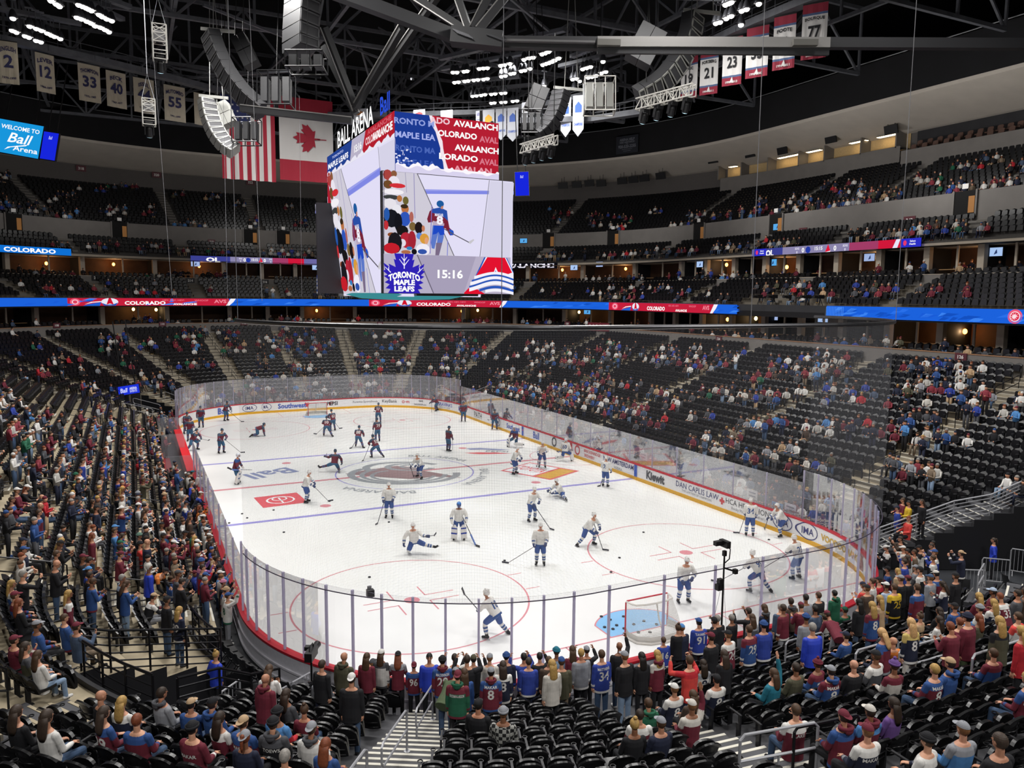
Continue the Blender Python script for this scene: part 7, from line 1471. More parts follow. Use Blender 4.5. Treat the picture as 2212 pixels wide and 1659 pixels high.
TOPS = ['M']*6+['m']*3+['W']*6+['w']*4+['g']*2+['K']*9+['N']*8+['G']*5+['B']*3+['L']*3+['b', 'D', 'D', 'V', 'H', 'H', 't', 'n', 'R', 'E', 'C']; BOTS = 'KKKKJJJNNjGtC'; HATS = ['k', 'd', 'd', 'b', 'b', 'a', 'y', 'g', 'r', 'K', 'K', 'M', 'W', 'g', 'N', 'B']
CRV, CRF, CRC = [], [], []
def hx(c): return (*hexc(c), 1)
def add_low(p, face, sit, top=None, seed=None):
    tpl = LPS if sit else LPN; o = sum(len(v) for v in CRV); k = rnd.uniform(.94, 1.06); V = np.array(tpl.v)*k; c, s = math.cos(-face), math.sin(-face)
    V = np.stack([V[:, 0]*c-V[:, 1]*s+p[0], V[:, 0]*s+V[:, 1]*c+p[1], V[:, 2]+p[2]], 1); CRV.append(V)
    h = rnd.choice(HATS); cols = [hx(rnd.choice(SKINS)), hx(PAL[top or rnd.choice(TOPS)]), hx(PAL[rnd.choice(BOTS)]), hx(HAIR[h] if h in HAIR and h not in 'KMWNB' else PAL[h])]
    for f, m in zip(tpl.f, tpl.m): CRF.append(tuple(o+i for i in f)); CRC.append(cols[m])
# tier, centre x, y, count, spread x, spread y, share standing
CL = """L 30 850 16 45 30 30;L 60 905 22 60 25 60;L 130 950 28 60 25 60;L 30 960 14 35 25 60;L 180 900 20 50 30 60;L 230 930 26 45 30 70;L 290 930 30 45 28 70;L 330 960 26 30 30 75;L 350 900 24 30 25 70;L 250 980 26 50 22 70;L 170 985 22 50 22 70;L 310 1000 24 40 20 75;L 345 1020 18 22 20 75;L 90 1000 14 50 20 60;L 400 1080 26 40 60 70;L 330 1130 22 50 60 60;L 430 1150 22 30 50 75;L 250 1080 18 50 60 50;L 380 1220 14 60 40 60;L 455 1230 12 25 40 70;L 150 1060 10 50 40 50;L 60 1150 8 50 60 40
L 45 735 5 30 8 10;L 130 715 6 60 6 10;L 80 770 6 40 10 10;L 160 760 12 55 18 20;L 200 785 14 60 18 20;L 110 800 10 50 15 20;L 230 740 8 12 12 90;L 255 720 8 14 10 90;L 300 735 5 20 8 60;L 280 760 6 25 10 20;L 200 830 10 40 12 30;L 330 735 5 15 8 10;L 305 810 12 25 12 40;L 340 815 8 18 10 40;L 20 760 4 20 6 5
L 405 735 18 30 22 10;L 420 715 10 25 10 10;L 430 780 8 30 6 10;L 380 785 4 12 4 0;L 350 825 6 10 6 60;L 400 845 4 12 5 60;L 510 740 14 25 14 5;L 575 735 16 25 16 5;L 570 775 10 16 14 10;L 500 715 6 20 5 0;L 640 710 14 35 10 5;L 660 745 20 35 18 5;L 700 740 12 25 14 5;L 660 790 12 30 10 10;L 690 800 6 20 5 5;L 545 808 4 15 3 10;L 610 808 3 10 3 0
L 830 715 12 40 6 5;L 840 735 8 35 10 5;L 800 770 18 30 10 15;L 810 790 14 30 8 10;L 870 775 8 20 8 30;L 940 735 8 30 12 5;L 1000 725 14 35 10 5;L 1020 745 10 25 12 5;L 1030 760 8 20 6 5;L 975 770 10 25 8 5;L 960 785 8 30 6 20;L 940 800 6 25 5 30;L 1000 795 4 10 4 90
L 1110 755 8 30 12 5;L 1180 745 16 40 14 10;L 1190 770 14 40 12 15;L 1165 800 6 25 8 30;L 1100 800 10 30 8 30;L 1070 830 18 40 10 30;L 1120 840 22 40 14 40;L 1170 850 20 40 14 45;L 1240 775 8 25 8 30;L 1260 765 12 25 12 20;L 1300 775 8 20 10 20;L 1330 745 14 25 14 20;L 1350 760 8 20 10 30;L 1290 805 12 30 12 40;L 1240 830 14 30 12 40;L 1210 845 20 35 16 45;L 1270 850 20 40 14 40;L 1320 870 18 35 14 30;L 1220 870 18 40 14 40;L 1360 820 8 30 10 15;L 1310 830 5 20 6 10;L 1380 880 8 25 10 10
L 1460 755 16 30 12 5;L 1490 765 10 25 10 5;L 1500 785 8 25 6 5;L 1440 775 6 25 8 10;L 1560 755 8 20 8 10;L 1580 770 4 10 10 60;L 1430 835 4 20 6 0;L 1480 850 8 25 10 10;L 1395 905 8 25 8 10;L 1460 870 2 10 4 0;L 1520 890 5 15 6 5;L 1555 835 8 25 8 5;L 1600 845 10 30 10 5;L 1640 850 8 25 8 5;L 1640 805 8 25 8 10;L 1690 800 10 30 10 5;L 1740 800 14 35 12 10;L 1760 775 12 30 10 10;L 1710 770 6 20 8 5;L 1790 765 8 20 10 5;L 1700 840 4 15 4 0;L 1820 790 5 12 8 50;L 1830 830 12 25 8 5;L 1850 850 8 20 6 5;L 1820 850 6 20 5 5;L 1630 905 6 15 8 30;L 1670 905 5 12 8 80;L 1760 920 8 30 8 10;L 1820 910 10 30 8 5;L 1850 905 6 20 6 5;L 1880 920 5 15 8 5
L 1950 785 8 25 8 5;L 2010 780 10 20 8 40;L 2060 790 12 30 10 5;L 2030 820 14 35 10 5;L 1990 830 8 25 6 5;L 2100 830 6 20 8 10;L 2120 850 5 15 12 80;L 2170 855 2 8 4 60;L 1960 865 4 15 6 5;L 2090 870 4 12 6 5;L 1990 890 8 20 8 30;L 2000 940 4 15 10 50;L 1970 920 8 20 8 20;L 2110 935 3 12 4 0;L 2160 880 4 12 6 10;L 2190 1035 4 12 8 10;L 1990 1005 10 20 10 30;L 1960 985 4 10 8 60;L 1770 990 6 12 8 70;L 1720 1000 4 10 8 70;L 1640 975 10 20 10 60;L 1560 960 12 25 10 60;L 1530 945 10 25 10 50;L 1690 960 4 15 6 5;L 1600 930 4 15 6 5
L 540 845 10 30 6 60;L 590 848 16 35 6 80;L 650 850 16 35 5 80;L 710 848 16 35 5 80;L 770 846 14 35 5 80;L 830 845 14 35 5 80;L 890 846 12 35 5 70;L 940 850 10 30 5 70;L 560 828 8 30 5 30;L 680 828 8 40 5 30;L 800 826 8 40 5 20;L 460 855 12 30 8 60;L 430 870 10 20 8 60;L 990 855 12 20 8 60;L 1030 870 18 25 8 70;L 1070 885 20 30 8 70
L 1120 890 20 30 10 70;L 1170 905 22 30 12 60;L 1230 925 20 30 12 60;L 1290 945 20 30 12 60;L 1350 965 20 30 12 60;L 1400 985 20 28 10 65;L 1450 1000 20 28 10 65;L 1500 1015 22 28 10 70;L 1560 1035 24 28 10 75;L 1620 1050 24 28 10 75;L 1680 1065 24 28 10 75;L 1740 1080 20 25 12 75;L 1790 1100 16 20 12 70;L 1830 1130 12 15 12 60
C 40 618 10 35 8 5;C 75 625 6 20 5 5;C 180 612 4 12 5 5;C 230 622 10 20 6 5;C 255 608 6 15 4 5;C 420 620 4 12 4 5;C 600 620 3 10 4 5;C 620 632 4 15 3 5;C 710 632 12 30 3 5;C 1165 622 4 12 4 5;C 1190 630 5 14 4 5;C 1360 628 6 20 5 5;C 1300 615 4 12 4 5;C 1450 620 10 14 6 5;C 1600 612 3 10 4 5;C 1700 640 8 40 6 20;C 1760 642 6 25 5 30;C 1800 610 12 35 6 5;C 1830 625 8 25 6 5;C 1880 612 6 20 5 5;C 1850 648 4 14 4 5;C 1960 612 3 10 5 5;C 1910 650 2 8 3 5;C 1985 640 3 10 6 90;C 2090 625 4 14 6 5;C 2170 650 6 15 6 5
S 60 690 3 20 4 5;S 360 690 4 15 4 5;S 500 688 5 20 4 10;S 610 685 6 20 4 20;S 650 688 6 18 4 20;S 770 685 4 12 4 20;S 1050 690 8 25 4 5;S 990 690 3 10 4 5;S 1170 690 4 12 4 5;S 1290 690 5 15 4 30;S 1400 700 6 20 5 20;S 1560 718 5 15 5 5;S 1610 722 6 15 5 5;S 1810 728 5 14 6 10;S 1830 735 4 10 5 5;S 2130 755 5 25 8 5;S 1935 725 3 8 8 70
F 190 672 4 12 3 100;F 275 660 3 8 3 100;F 540 660 3 10 3 60;F 830 660 3 10 3 60;F 1410 680 10 18 5 60;F 1490 690 3 8 4 60;F 1700 700 2 6 4 100;F 1950 712 3 8 5 100;F 1590 700 3 8 4 50
T 130 585 4 14 3 10;T 340 590 5 15 3 10;T 455 588 6 14 3 20;T 1190 592 6 20 4 10;T 1240 592 6 14 4 20;T 1420 585 4 12 4 10;T 1520 582 4 10 4 10;T 1650 598 8 20 5 10;T 1960 568 4 10 6 50;T 1480 580 3 8 5 90
G 280 570 3 10 3 90;G 445 580 3 10 3 60;G 1480 578 3 8 4 100;G 1640 578 4 10 4 90;G 1980 562 5 14 5 70;G 2050 560 2 6 5 100
U 100 526 5 25 4 10;U 180 530 5 15 4 10;U 320 530 10 20 4 5;U 380 538 6 25 4 5;U 440 545 4 10 3 5;U 470 545 5 10 4 5;U 590 540 8 25 5 10;U 650 545 10 25 5 5;U 1210 545 4 15 4 5;U 1290 560 6 20 4 5;U 1340 545 8 20 5 5;U 1440 545 8 20 5 5;U 1490 538 10 20 5 20;U 1580 525 6 20 5 10;U 1620 530 4 12 5 10;U 1690 520 6 20 6 10;U 1770 520 4 10 5 10;U 1900 500 5 15 6 20;U 1950 500 8 25 8 20;U 2010 490 10 20 8 20;U 2040 480 6 15 8 20;U 2110 500 3 10 5 5;U 2200 490 4 12 6 10
V 20 430 10 25 14 0;V 10 375 8 15 8 0;V 85 440 8 20 10 0;V 150 415 10 25 12 0;V 150 455 8 25 8 5;V 250 450 12 25 10 0;V 230 405 6 20 8 0;V 330 450 6 15 8 0;V 385 415 4 14 4 0;V 400 485 14 25 10 5;V 460 420 8 20 6 0;V 520 435 5 15 6 0;V 545 470 4 10 6 0;V 620 440 3 10 4 0;V 650 478 6 20 6 0;V 290 392 6 15 5 0;V 1210 460 10 25 14 0;V 1290 462 8 20 6 0;V 1290 480 4 10 4 0;V 1350 465 6 15 6 0;V 1330 485 8 15 6 0;V 1410 450 4 10 4 0;V 1500 460 6 15 8 0;V 1480 475 6 15 8 0;V 1560 460 4 12 6 0;V 1620 455 10 20 8 30;V 1660 450 5 12 6 50
V 1660 430 4 12 6 0;V 1720 440 8 20 8 0;V 1740 425 6 15 8 0;V 1770 440 8 20 8 0;V 1820 410 6 15 6 0;V 1870 410 10 20 8 0;V 1900 440 6 14 8 10;V 1920 410 10 20 10 10;V 1960 440 8 20 10 40;V 1990 435 12 18 12 60;V 2010 380 8 20 8 0;V 2060 395 14 25 10 0;V 2100 400 10 25 10 0;V 2090 350 12 30 8 0;V 2140 335 8 25 6 0;V 2180 390 10 20 10 0;V 2200 350 5 10 8 0;V 1850 385 4 12 5 0;V 1790 395 5 14 5 0;V 1930 400 1 2 2 100"""
OC2 = defaultdict(list)
for q in OCC: OC2[(int(q[0]//1), int(q[1]//1), int(q[2]//2))].append(q)
def free(p):
    k = (int(p[0]//1), int(p[1]//1), int(p[2]//2))
    for a in (-1, 0, 1):
        for c in (-1, 0, 1):
            for q in OC2[(k[0]+a, k[1]+c, k[2])]:
                if math.hypot(p[0]-q[0], p[1]-q[1]) < .46: return False
    OC2[k].append(p); return True
for ent in CL.replace('\n', ';').split(';'):
    t, x, y, n, sx, sy, st = ent.split(); x, y, n, sx, sy, st = float(x), float(y), int(n), float(sx), float(sy), float(st)
    if t == 'L' and x < 385 and y < 1010: n = max(2, int(n*.66))
    for i in range(n):
        for tr in range(4):
            px, py = x+rnd.uniform(-1, 1)*sx, y+rnd.uniform(-1, 1)*sy; sit = rnd.random()*100 > st; q = crowd_pos(t, px, py, sit)
            if q is None: continue
            U, d, z = q; p, nn = pt(U, d, z)
            if t == 'L' and (d < .5 or d > DP): continue
            if free(p): add_low(p, math.atan2(-nn[0], -nn[1])+rnd.uniform(-.3, .3), sit); break
me = bpy.data.meshes.new('crowd'); me.from_pydata(np.concatenate(CRV).tolist(), [], CRF); at = me.color_attributes.new('cloth', 'FLOAT_COLOR', 'CORNER')
cc = np.repeat(np.array(CRC, np.float32), [len(f) for f in CRF], axis=0); at.data.foreach_set('color', cc.reshape(-1)); me.polygons.foreach_set('use_smooth', [True]*len(CRF))
m = mat('crowd_cloth', '808080', .85); nt = m.node_tree; va = nt.nodes.new('ShaderNodeVertexColor'); va.layer_name = 'cloth'; nt.links.new(va.outputs['Color'], nt.nodes['Principled BSDF'].inputs['Base Color']); me.materials.append(m)
tag(link('crowd', me), 'distant crowd of seated and standing fans through the far and side stands', 'crowd', None, 'stuff')
# ------------------------------------------------------------------ nets
def net_mat(name, col, frac, n=1.0):
    m = bpy.data.materials.new(name); m.use_nodes = True; nt = m.node_tree; nt.nodes.clear(); o = nt.nodes.new('ShaderNodeOutputMaterial'); t = nt.nodes.new('ShaderNodeBsdfTransparent'); d = nt.nodes.new('ShaderNodeBsdfDiffuse'); d.inputs[0].default_value = (*hexc(col), 1); mx = nt.nodes.new('ShaderNodeMixShader')
    uv = nt.nodes.new('ShaderNodeUVMap'); sp = nt.nodes.new('ShaderNodeSeparateXYZ'); nt.links.new(uv.outputs[0], sp.inputs[0]); fs = []
    for ax in (0, 1):
        f = nt.nodes.new('ShaderNodeMath'); f.operation = 'FRACT'; nt.links.new(sp.outputs[ax], f.inputs[0]); g = nt.nodes.new('ShaderNodeMath'); g.operation = 'LESS_THAN'; g.inputs[1].default_value = frac; nt.links.new(f.outputs[0], g.inputs[0]); fs.append(g)
    mxm = nt.nodes.new('ShaderNodeMath'); mxm.operation = 'MAXIMUM'; nt.links.new(fs[0].outputs[0], mxm.inputs[0]); nt.links.new(fs[1].outputs[0], mxm.inputs[1]); nt.links.new(mxm.outputs[0], mx.inputs[0]); nt.links.new(t.outputs[0], mx.inputs[1]); nt.links.new(d.outputs[0], mx.inputs[2]); nt.links.new(mx.outputs[0], o.inputs[0]); return m
def net_sheet(name, rows, sp, m, parent=None, mw=None):
    """rows: list of equal-length point rows; mesh cells of size sp metres"""
    k = len(rows[0]); V = [p for r in rows for p in r]; F = []; UVs = []
    R = np.array(rows, float); su = np.zeros(R.shape[:2]); sv = np.zeros(R.shape[:2]); su[:, 1:] = np.cumsum(np.linalg.norm(np.diff(R, axis=1), axis=2), axis=1); sv[1:] = np.cumsum(np.linalg.norm(np.diff(R, axis=0), axis=2), axis=0)
    for i in range(len(rows)-1):
        for j in range(k-1):
            F.append((i*k+j, i*k+j+1, (i+1)*k+j+1, (i+1)*k+j)); UVs += [(su[a][c]/sp, sv[a][c]/sp) for a, c in ((i, j), (i, j+1), (i+1, j+1), (i+1, j))]
    me = bpy.data.meshes.new(name); me.from_pydata([tuple(map(float, v)) for v in V], [], F); uv = me.uv_layers.new(name='UVMap'); uv.data.foreach_set('uv', np.array(UVs, np.float32).reshape(-1)); me.materials.append(m); return link(name, me, parent, mw)
NU0, NU1 = U_of('SW', 83), U_of('E', -22)+UT
nus = Urange(NU0, NU1, .8)
sn = thing('safety_net', 'tall see-through safety net hung from a curved rail behind the near end glass', 'safety net', P3(U_of('S', 0), .1, 3.5)); o0 = np.array(sn.location)
nl = lambda p: tuple(np.array(p)-o0)
net_sheet('net_mesh', [[nl(P3(u, .22, z)) for u in nus] for z in np.linspace(3.45, 10.95, 6)], .045, net_mat('net_cord', '77787c', .075), sn)
b = MB(); b.tube([nl(P3(u, .22, 10.98)) for u in nus], .07, 8); b.build('net_rail', mat('net_rail', '3a3a3d', .3, metal=.6), sn)
b = MB(); b.tube([nl(P3(u, .24, 3.42)) for u in nus], .018, 5); b.build('net_bottom_rope', mat('net_rope', '3c3548', .6), sn)
for px in (536, 1110, 1618, 1925): 
    x, y = {536: (-13.0, -22.5), 1110: (-7.2, -30.0), 1618: (1.0, -30.6), 1925: (9.8, -28.9)}[px]; MB().tube([(x-o0[0], y-o0[1], 11-o0[2]), (x-o0[0], y-o0[1], 34-o0[2])], .012, 5).build('net_cable', mat('wire_grey', '7c7c80', .5), sn)
for i, (a, c, D) in enumerate([((327, 60), (372, 640), 44), ((482, 200), (492, 660), 52), ((540, 40), (566, 650), 40), ((648, 330), (652, 640), 60)]):
    e = tag(empty('hanging_wire', UP(*a, D)), 'thin grey wire hanging from the roof, %s from the left' % WORDS[i], 'wire'); A = Vector(UP(*a, D)); B = Vector(UP(*c, D)); v = (B-A); MB().tube([-v*.4, v], .013, 4).build('wire_strand', mat('wire_grey', '7c7c80', .5), e)
# goals
def goal(y, s, lab):
    e = thing('hockey_goal', lab, 'goal', (0, y, 0), 0 if s < 0 else PI); R_ = .03
    MB().tube([(-.915, 0, 0), (-.915, 0, 1.16), (-.87, 0, 1.22), (.87, 0, 1.22), (.915, 0, 1.16), (.915, 0, 0)], R_, 8).build('goal_frame', mat('goal_red', 'c0273a', .4), e)
    back = [(-.915, 0), (-1.05, -.35), (-.98, -.8), (-.6, -1.08), (0, -1.15), (.6, -1.08), (.98, -.8), (1.05, -.35), (.915, 0)]; top = [(-.9, 0), (-.86, -.25), (-.78, -.42), (-.45, -.52), (0, -.55), (.45, -.52), (.78, -.42), (.86, -.25), (.9, 0)]
    wh = mat('goal_white', 'd6d3cc', .5); MB().tube([(x, yy, .04) for x, yy in back], .045, 6).build('base_frame', wh, e); b = MB(); b.tube([(x, yy, 1.2) for x, yy in top], .035, 6); b.tube([(0, -.55, 1.2), (0, -.7, .7), (0, -1.14, .04)], .03, 6); b.build('top_frame', wh, e)
    nm = MATS.get('goal_net') or net_mat('goal_net', 'd8d6d0', .2); MATS['goal_net'] = nm
    net_sheet('goal_net', [[(x+(x2-x)*t, y1+(y2-y1)*t-.06*math.sin(t*PI), .04+1.16*t) for (x, y1), (x2, y2) in zip(back, top)] for t in np.linspace(0, 1, 6)], .05, nm, e); net_sheet('top_net', [[(x, yy*t, 1.21) for x, yy in top] for t in np.linspace(0, 1, 4)], .05, nm, e)
    b = MB(); q = back; b.add([(x*.97, yy*.97, .03) for x, yy in q]+[(x*.97, yy*.97, .26) for x, yy in q], [(i, i+1, i+1+len(q), i+len(q)) for i in range(len(q)-1)]); b.build('skirt', mat('goal_skirt', 'c9c7c2', .8), e)
goal(-27.13, -1, 'red-posted hockey goal with white net in the near blue crease'); goal(27.13, 1, 'red-posted hockey goal at the far end, small behind the skaters')
# pucks
PK = [(1299, 1332), (1318, 1339), (1332, 1351), (1306, 1355), (1324, 1359), (1347, 1332), (1348, 1358), (1369, 1349), (1391, 1342), (1418, 1349), (1379, 1366), (1404, 1366), (798, 1247), (1338, 1205), (1390, 1150), (1090, 1211), (1661, 1166), (1827, 1239), (613, 1150), (591, 1102), (534, 1119), (840, 1128), (523, 1110), (495, 1130), (1320, 1236), (712, 1083)]
pm = MB(); pm.lathe([(.034, .0), (.04, .004), (.04, .022), (.034, .026)], n=14); pm = pm.mesh('puck', mat('puck_rubber', '1a1a22', .6), True)
for i, (x, y) in enumerate(PK):
    q = hitZ(x, y, .013); nc = i < 12; o = tag(link('puck', pm), ('black puck in the near crease, %s from the left' % WORDS[sorted(p[0] for p in PK[:12]).index(x)]) if nc else 'black puck out on the open ice, %s from the left' % WORDS[sorted(p[0] for p in PK[12:]).index(x)], 'puck', 'loose pucks'); o.location = (q[0], q[1], .007); o.scale = (1.5, 1.5, 1.5)
# ------------------------------------------------------------------ near corner: rails, folding chairs, barricades, camera positions
def rail_panel(lab, pts, n_bars, m, h=1.05, base=None, name='guard_rail'):
    """pts: 3D foot points; a railing with horizontal bars"""
    e = thing(name, lab, 'railing', pts[0]); o = Vector(pts[0]); P = [Vector(p)-o for p in pts]; b = MB(); up = Vector((0, 0, 1)); b.tube([p+up*h for p in P], .035, 6); b.build('top_rail', m, e); b = MB()
    for k in range(1, n_bars+1): b.tube([p+up*(h*(1-k/(n_bars+.6))) for p in P], .022, 5)
    b.build('rail_bars', m, e); 
    for p in P: MB().tube([p, p+up*h], .03, 6).build('rail_post', m, e)
    return e
uW = U_of('SW', 68.6)
rail_panel('black five-bar guard rail along the left edge of the corner tunnel', [P3(uW, d, zlow_f(d) if d > 1 else 0) for d in (1.9, 2.9, 3.9, 4.9, 5.6)], 5, M_RAIL, 1.15)
rail_panel('short black guard rail across the front of the left seats', [P3(U_of('SW', 69.5)-i*1.3, 1.9, row_z(1)) for i in (0, 1, 2, 3)], 3, M_RAIL, 1.0)
rail_panel('sloping black rail along the right edge of the corner tunnel', [P3(U_of('SW', 51.5), d, zlow_f(d)) for d in (2.4, 3.4, 4.4, 5.6)], 4, M_RAIL, 1.05)
rail_panel('black guard rail above the back of the corner tunnel', [P3(U_of('SW', a), 5.75, row_z(5)+.1) for a in (66, 62, 58, 54)], 3, M_RAIL, .95)
handrail(U_of('SW', 58.2), 8.2, 10.4, zlow_f, M_RAIL, lab='tall black loop handrail beside the tan aisle at lower left', h=1.1)
handrail(U_of('SW', 54.6), 9.2, 11.6, zlow_f, M_RAIL, lab='second black loop handrail beside the tan aisle, nearer us', h=1.0)
rail_panel('long black multi-bar rail sloping up along the right corner tunnel', [P3(U_of('SE', 64), d, row_z(int(max(0, (d-D0)/T)))) for d in (1.2, 2.8, 4.4, 6.0, 8.0)], 6, M_GALV, 1.1)
def grip(lab, px, d_, L, row, ang=0.):
    """grey tube rail standing along a row's front edge"""
    U, d, z, r = place(px[0], px[1], .95, .05); p, n = pt(U, row_d(r)+.06, row_z(r)); t = Vector((-n[1], n[0], 0)); e = thing('row_rail', lab, 'handrail', p); b = MB(); H = .95
    b.tube([Vector((0, 0, 0)), Vector((0, 0, H-.08)), t*.08+Vector((0, 0, H)), t*(L-.08)+Vector((0, 0, H)), t*L+Vector((0, 0, H-.08)), t*L], .026, 7); b.build('rail_tube', M_GALV, e); b = MB(); b.tube([Vector((0, 0, H*.52)), t*L+Vector((0, 0, H*.52))], .024, 6); b.tube([t*L*.5+Vector((0, 0, H*.52)), t*L*.5], .02, 5); b.build('mid_rail', M_GALV, e)
grip('grey tube rail behind the man in the blue staff jacket', (1700, 1387), 0, 1.4, 0); grip('grey tube rail beside the maroon-jacketed man bending over', (1838, 1400), 0, 1.5, 0); grip('grey tube rail left of the two maroon jackets', (1945, 1404), 0, 1.7, 0); grip('grey tube rail in front of the two maroon jackets', (2095, 1412), 0, 1.8, 0); grip('grey tube rail at the short bottom stairs', (1590, 1580), 0, 1.5, 0); grip('grey tube rail on the dark floor at right', (2105, 1236), 0, 1.3, 0)
e_l = tag(bpy.data.objects[-1] if False else thing('aisle_rail', 'black tube rail in front of the man with a phone at lower right', 'handrail', (0, 0, 0)), None); U, d, z, r = place(1735, 1590, .9, .1); p, n = pt(U, d, z); e_l.location = p; t = Vector((-n[1], n[0], 0)); MB().tube([(0, 0, 0), (0, 0, .85), t*.06+Vector((0, 0, .92)), t*1.3+Vector((0, 0, .92)), t*1.36+Vector((0, 0, .85)), t*1.36], .026, 7).build('rail_tube', M_RAIL, e_l); MB().tube([Vector((0, 0, .45)), t*1.36+Vector((0, 0, .45))], .022, 6).build('mid_rail', M_RAIL, e_l)
def barricade(lab, a, c, h=1.1, m=None):
    a, c = Vector(a), Vector(c); e = thing('barricade', lab, 'barricade', a); v = c-a; up = Vector((0, 0, 1)); b = MB(); m = m or M_GALV
    b.tube([Vector(), up*(h-.1), v*.04+up*h, v*.96+up*h, v+up*(h-.1), v], .028, 7); b.tube([up*.18, v+up*.18], .022, 6); b.build('barricade_frame', m, e); b = MB(); n = max(5, int(v.length/.13))
    for i in range(1, n): b.tube([v*(i/n)+up*.18, v*(i/n)+up*h], .012, 5)
    b.build('barricade_bars', m, e)
    for q in (v*.1, v*.9): s = v.cross(up).normalized()*.28; MB().tube([q+s, q+up*.16, q-s], .02, 5).build('barricade_foot', m, e)
zf_ = -.03
for lab, p0, p1 in [('grey crowd barricade nearest the ice in the right tunnel', (2068, 1290), (2125, 1292)), ('grey crowd barricade beside the blue jacket in the right tunnel', (2118, 1262), (2178, 1268)), ('grey crowd barricade at the right picture edge', (2180, 1240), (2240, 1250)), ('low grey barricade left of the maroon hooded man', (480, 1570), (520, 1540)), ('grey barricade by the woman in white at the corner', (588, 1575), (622, 1555)), ('grey barricade right of the woman in white', (632, 1560), (672, 1535)), ('grey barricade behind the man in black at the corner', (668, 1550), (700, 1535))]:
    barricade(lab, hitZ(*p0, zf_), hitZ(*p1, zf_), 1.15 if 'right' in lab or 'blue' in lab else 1.0)
for i, (p0, p1) in enumerate([((318, 868), (330, 874)), ((332, 874), (344, 880)), ((346, 882), (358, 888)), ((360, 890), (372, 896))]): barricade('grey barricade stepping down by the far left tunnel, %s from the left' % WORDS[i], hitZ(*p0, .4), hitZ(*p1, .4), 1.2)
def folding_chair(lab, p, rz, grp):
    e = thing('folding_chair', lab, 'chair', p, rz, grp); M_ = mat('chair_black', '1a1a1c', .45)
    MB().box((0, 0, .46), (.42, .4, .05)).build('seat', M_, e); shellpart(lambda u, v: ((u*.21, -.2-.08*v+.03*u*u, .52+.36*v), (0, 1, .2)), 6, 4, .04).build('backrest', M_, e)
    for s in (-1, 1):
        MB().tube([(s*.2, .2, 0), (s*.2, -.28, .9)], .013, 6).build('leg', M_RAIL, e); MB().tube([(s*.2, -.22, 0), (s*.2, .14, .45)], .013, 6).build('leg', M_RAIL, e)
k = 0
for a in np.linspace(84, 55, 10):
    u = U_of('SW', a); p, n = pt(u, .85, 0); rz = math.atan2(-n[1], -n[0])-PI/2; folding_chair('black folding chair behind the corner glass, %s from the left side' % WORDS[k], (p[0], p[1], -.03), rz, 'folding chairs at the corner'); k += 1
for k, (x, y) in enumerate([(2065, 1320), (2080, 1300), (2190, 1310), (2180, 1285)]):
    q = hitZ(x, y, 0); folding_chair('black folding chair on the right tunnel floor, %s from the left' % WORDS[[0, 1, 3, 2][k]], (q[0], q[1], -.03), 1.2+k, 'folding chairs in the right tunnel')
# robotic camera on a pole behind the near glass
q = hitZ(1558, 1350, .6); d, U = distU(q[0], q[1]); p, n = pt(U_of('S', 1.6), .75, 0); D_ = (np.array([p[0], p[1], 0])-CP)@CF
base = None
for xs in np.arange(-6, 6, .02):
    x_, y_, _ = toPx((xs, -31.4, 3)); 
    if base is None or abs(x_-1562) < base[0]: base = (abs(x_-1562), xs)
cx = base[1]; e = thing('pole_camera', 'remote broadcast camera on a black pole behind the near glass', 'camera', (cx, -31.4, 0)); zt = hitY(1562, 1175, -31.4)[2]
MB().tube([(0, 0, .72), (0, 0, zt-.25)], [.035, .025], 8).build('pole', M_BLACK, e); b = MB(); b.box((0, 0, zt), (.14, .36, .2)); b.lathe([(.05, 0), (.06, .1), (.07, .18)], (0, 0, 0), 10); b.build('camera_body', M_BLACK, e); MB().box((-.15, .08, zt+.02), (.34, .14, .13)).build('camera_lens', M_BLACK, e); b = MB(); b.tube([(.05, 0, zt-.1), (.22, 0, zt-.2), (.2, 0, zt-.5), (0, 0, zt-.62)], .018, 6); b.box((0, 0, zt-.3), (.1, .1, .16)); b.build('camera_yoke', M_RAIL, e)
b = MB(); b.bar((0, 0, zt-.75), (.42, 0, zt-.92), .05); b.box((.45, 0, zt-.93), (.12, .12, .14)); b.box((-.12, 0, zt-1.15), (.14, .14, .16)); b.box((-.18, 0, zt-1.32), (.16, .16, .18)); b.build('camera_arm', M_BLACK, e); b = MB(); b.tube([(0, 0, zt-1), (-.55, 0, 1.2)], .006, 4); b.tube([(0, 0, zt-1), (.25, 0, 1.2)], .006, 4); b.build('guy_wire', M_STEEL, e)
# shoulder camera held by the operator at the corner
q = hitZ(672, 1408, 2.35); e = thing('broadcast_camera', 'black shoulder broadcast camera by the near left corner glass', 'camera', (q[0], q[1], 2.2), -.5)
MB().box((0, 0, .1), (.2, .55, .24)).build('camera_body', M_BLACK, e); MB().lathe([(.06, 0), (.09, .05), (.09, .25), (.1, .32)], n=12).build('lens', M_BLACK, e, mw=Matrix.Translation((0, .25, .1)) @ Matrix.Rotation(-PI/2, 4, 'X')); MB().box((-.14, .12, .2), (.12, .16, .1)).build('viewfinder', M_BLACK, e); MB().tube([(0, -.15, .22), (0, -.1, .32), (0, .15, .32), (0, .2, .22)], .02, 6).build('handle', M_BLACK, e); MB().tube([(0, 0, 0), (0, 0, -2.1)], .03, 6).build('support', M_RAIL, e)
q = hitZ(800, 1281, 3.35); e = thing('glass_camera', 'small black box camera clamped on the near glass', 'camera', q); MB().box((0, 0, 0), (.2, .18, .2)).build('camera_body', M_BLACK, e); MB().box((0, .1, .08), (.12, .04, .2)).build('clamp', M_STEEL, e)
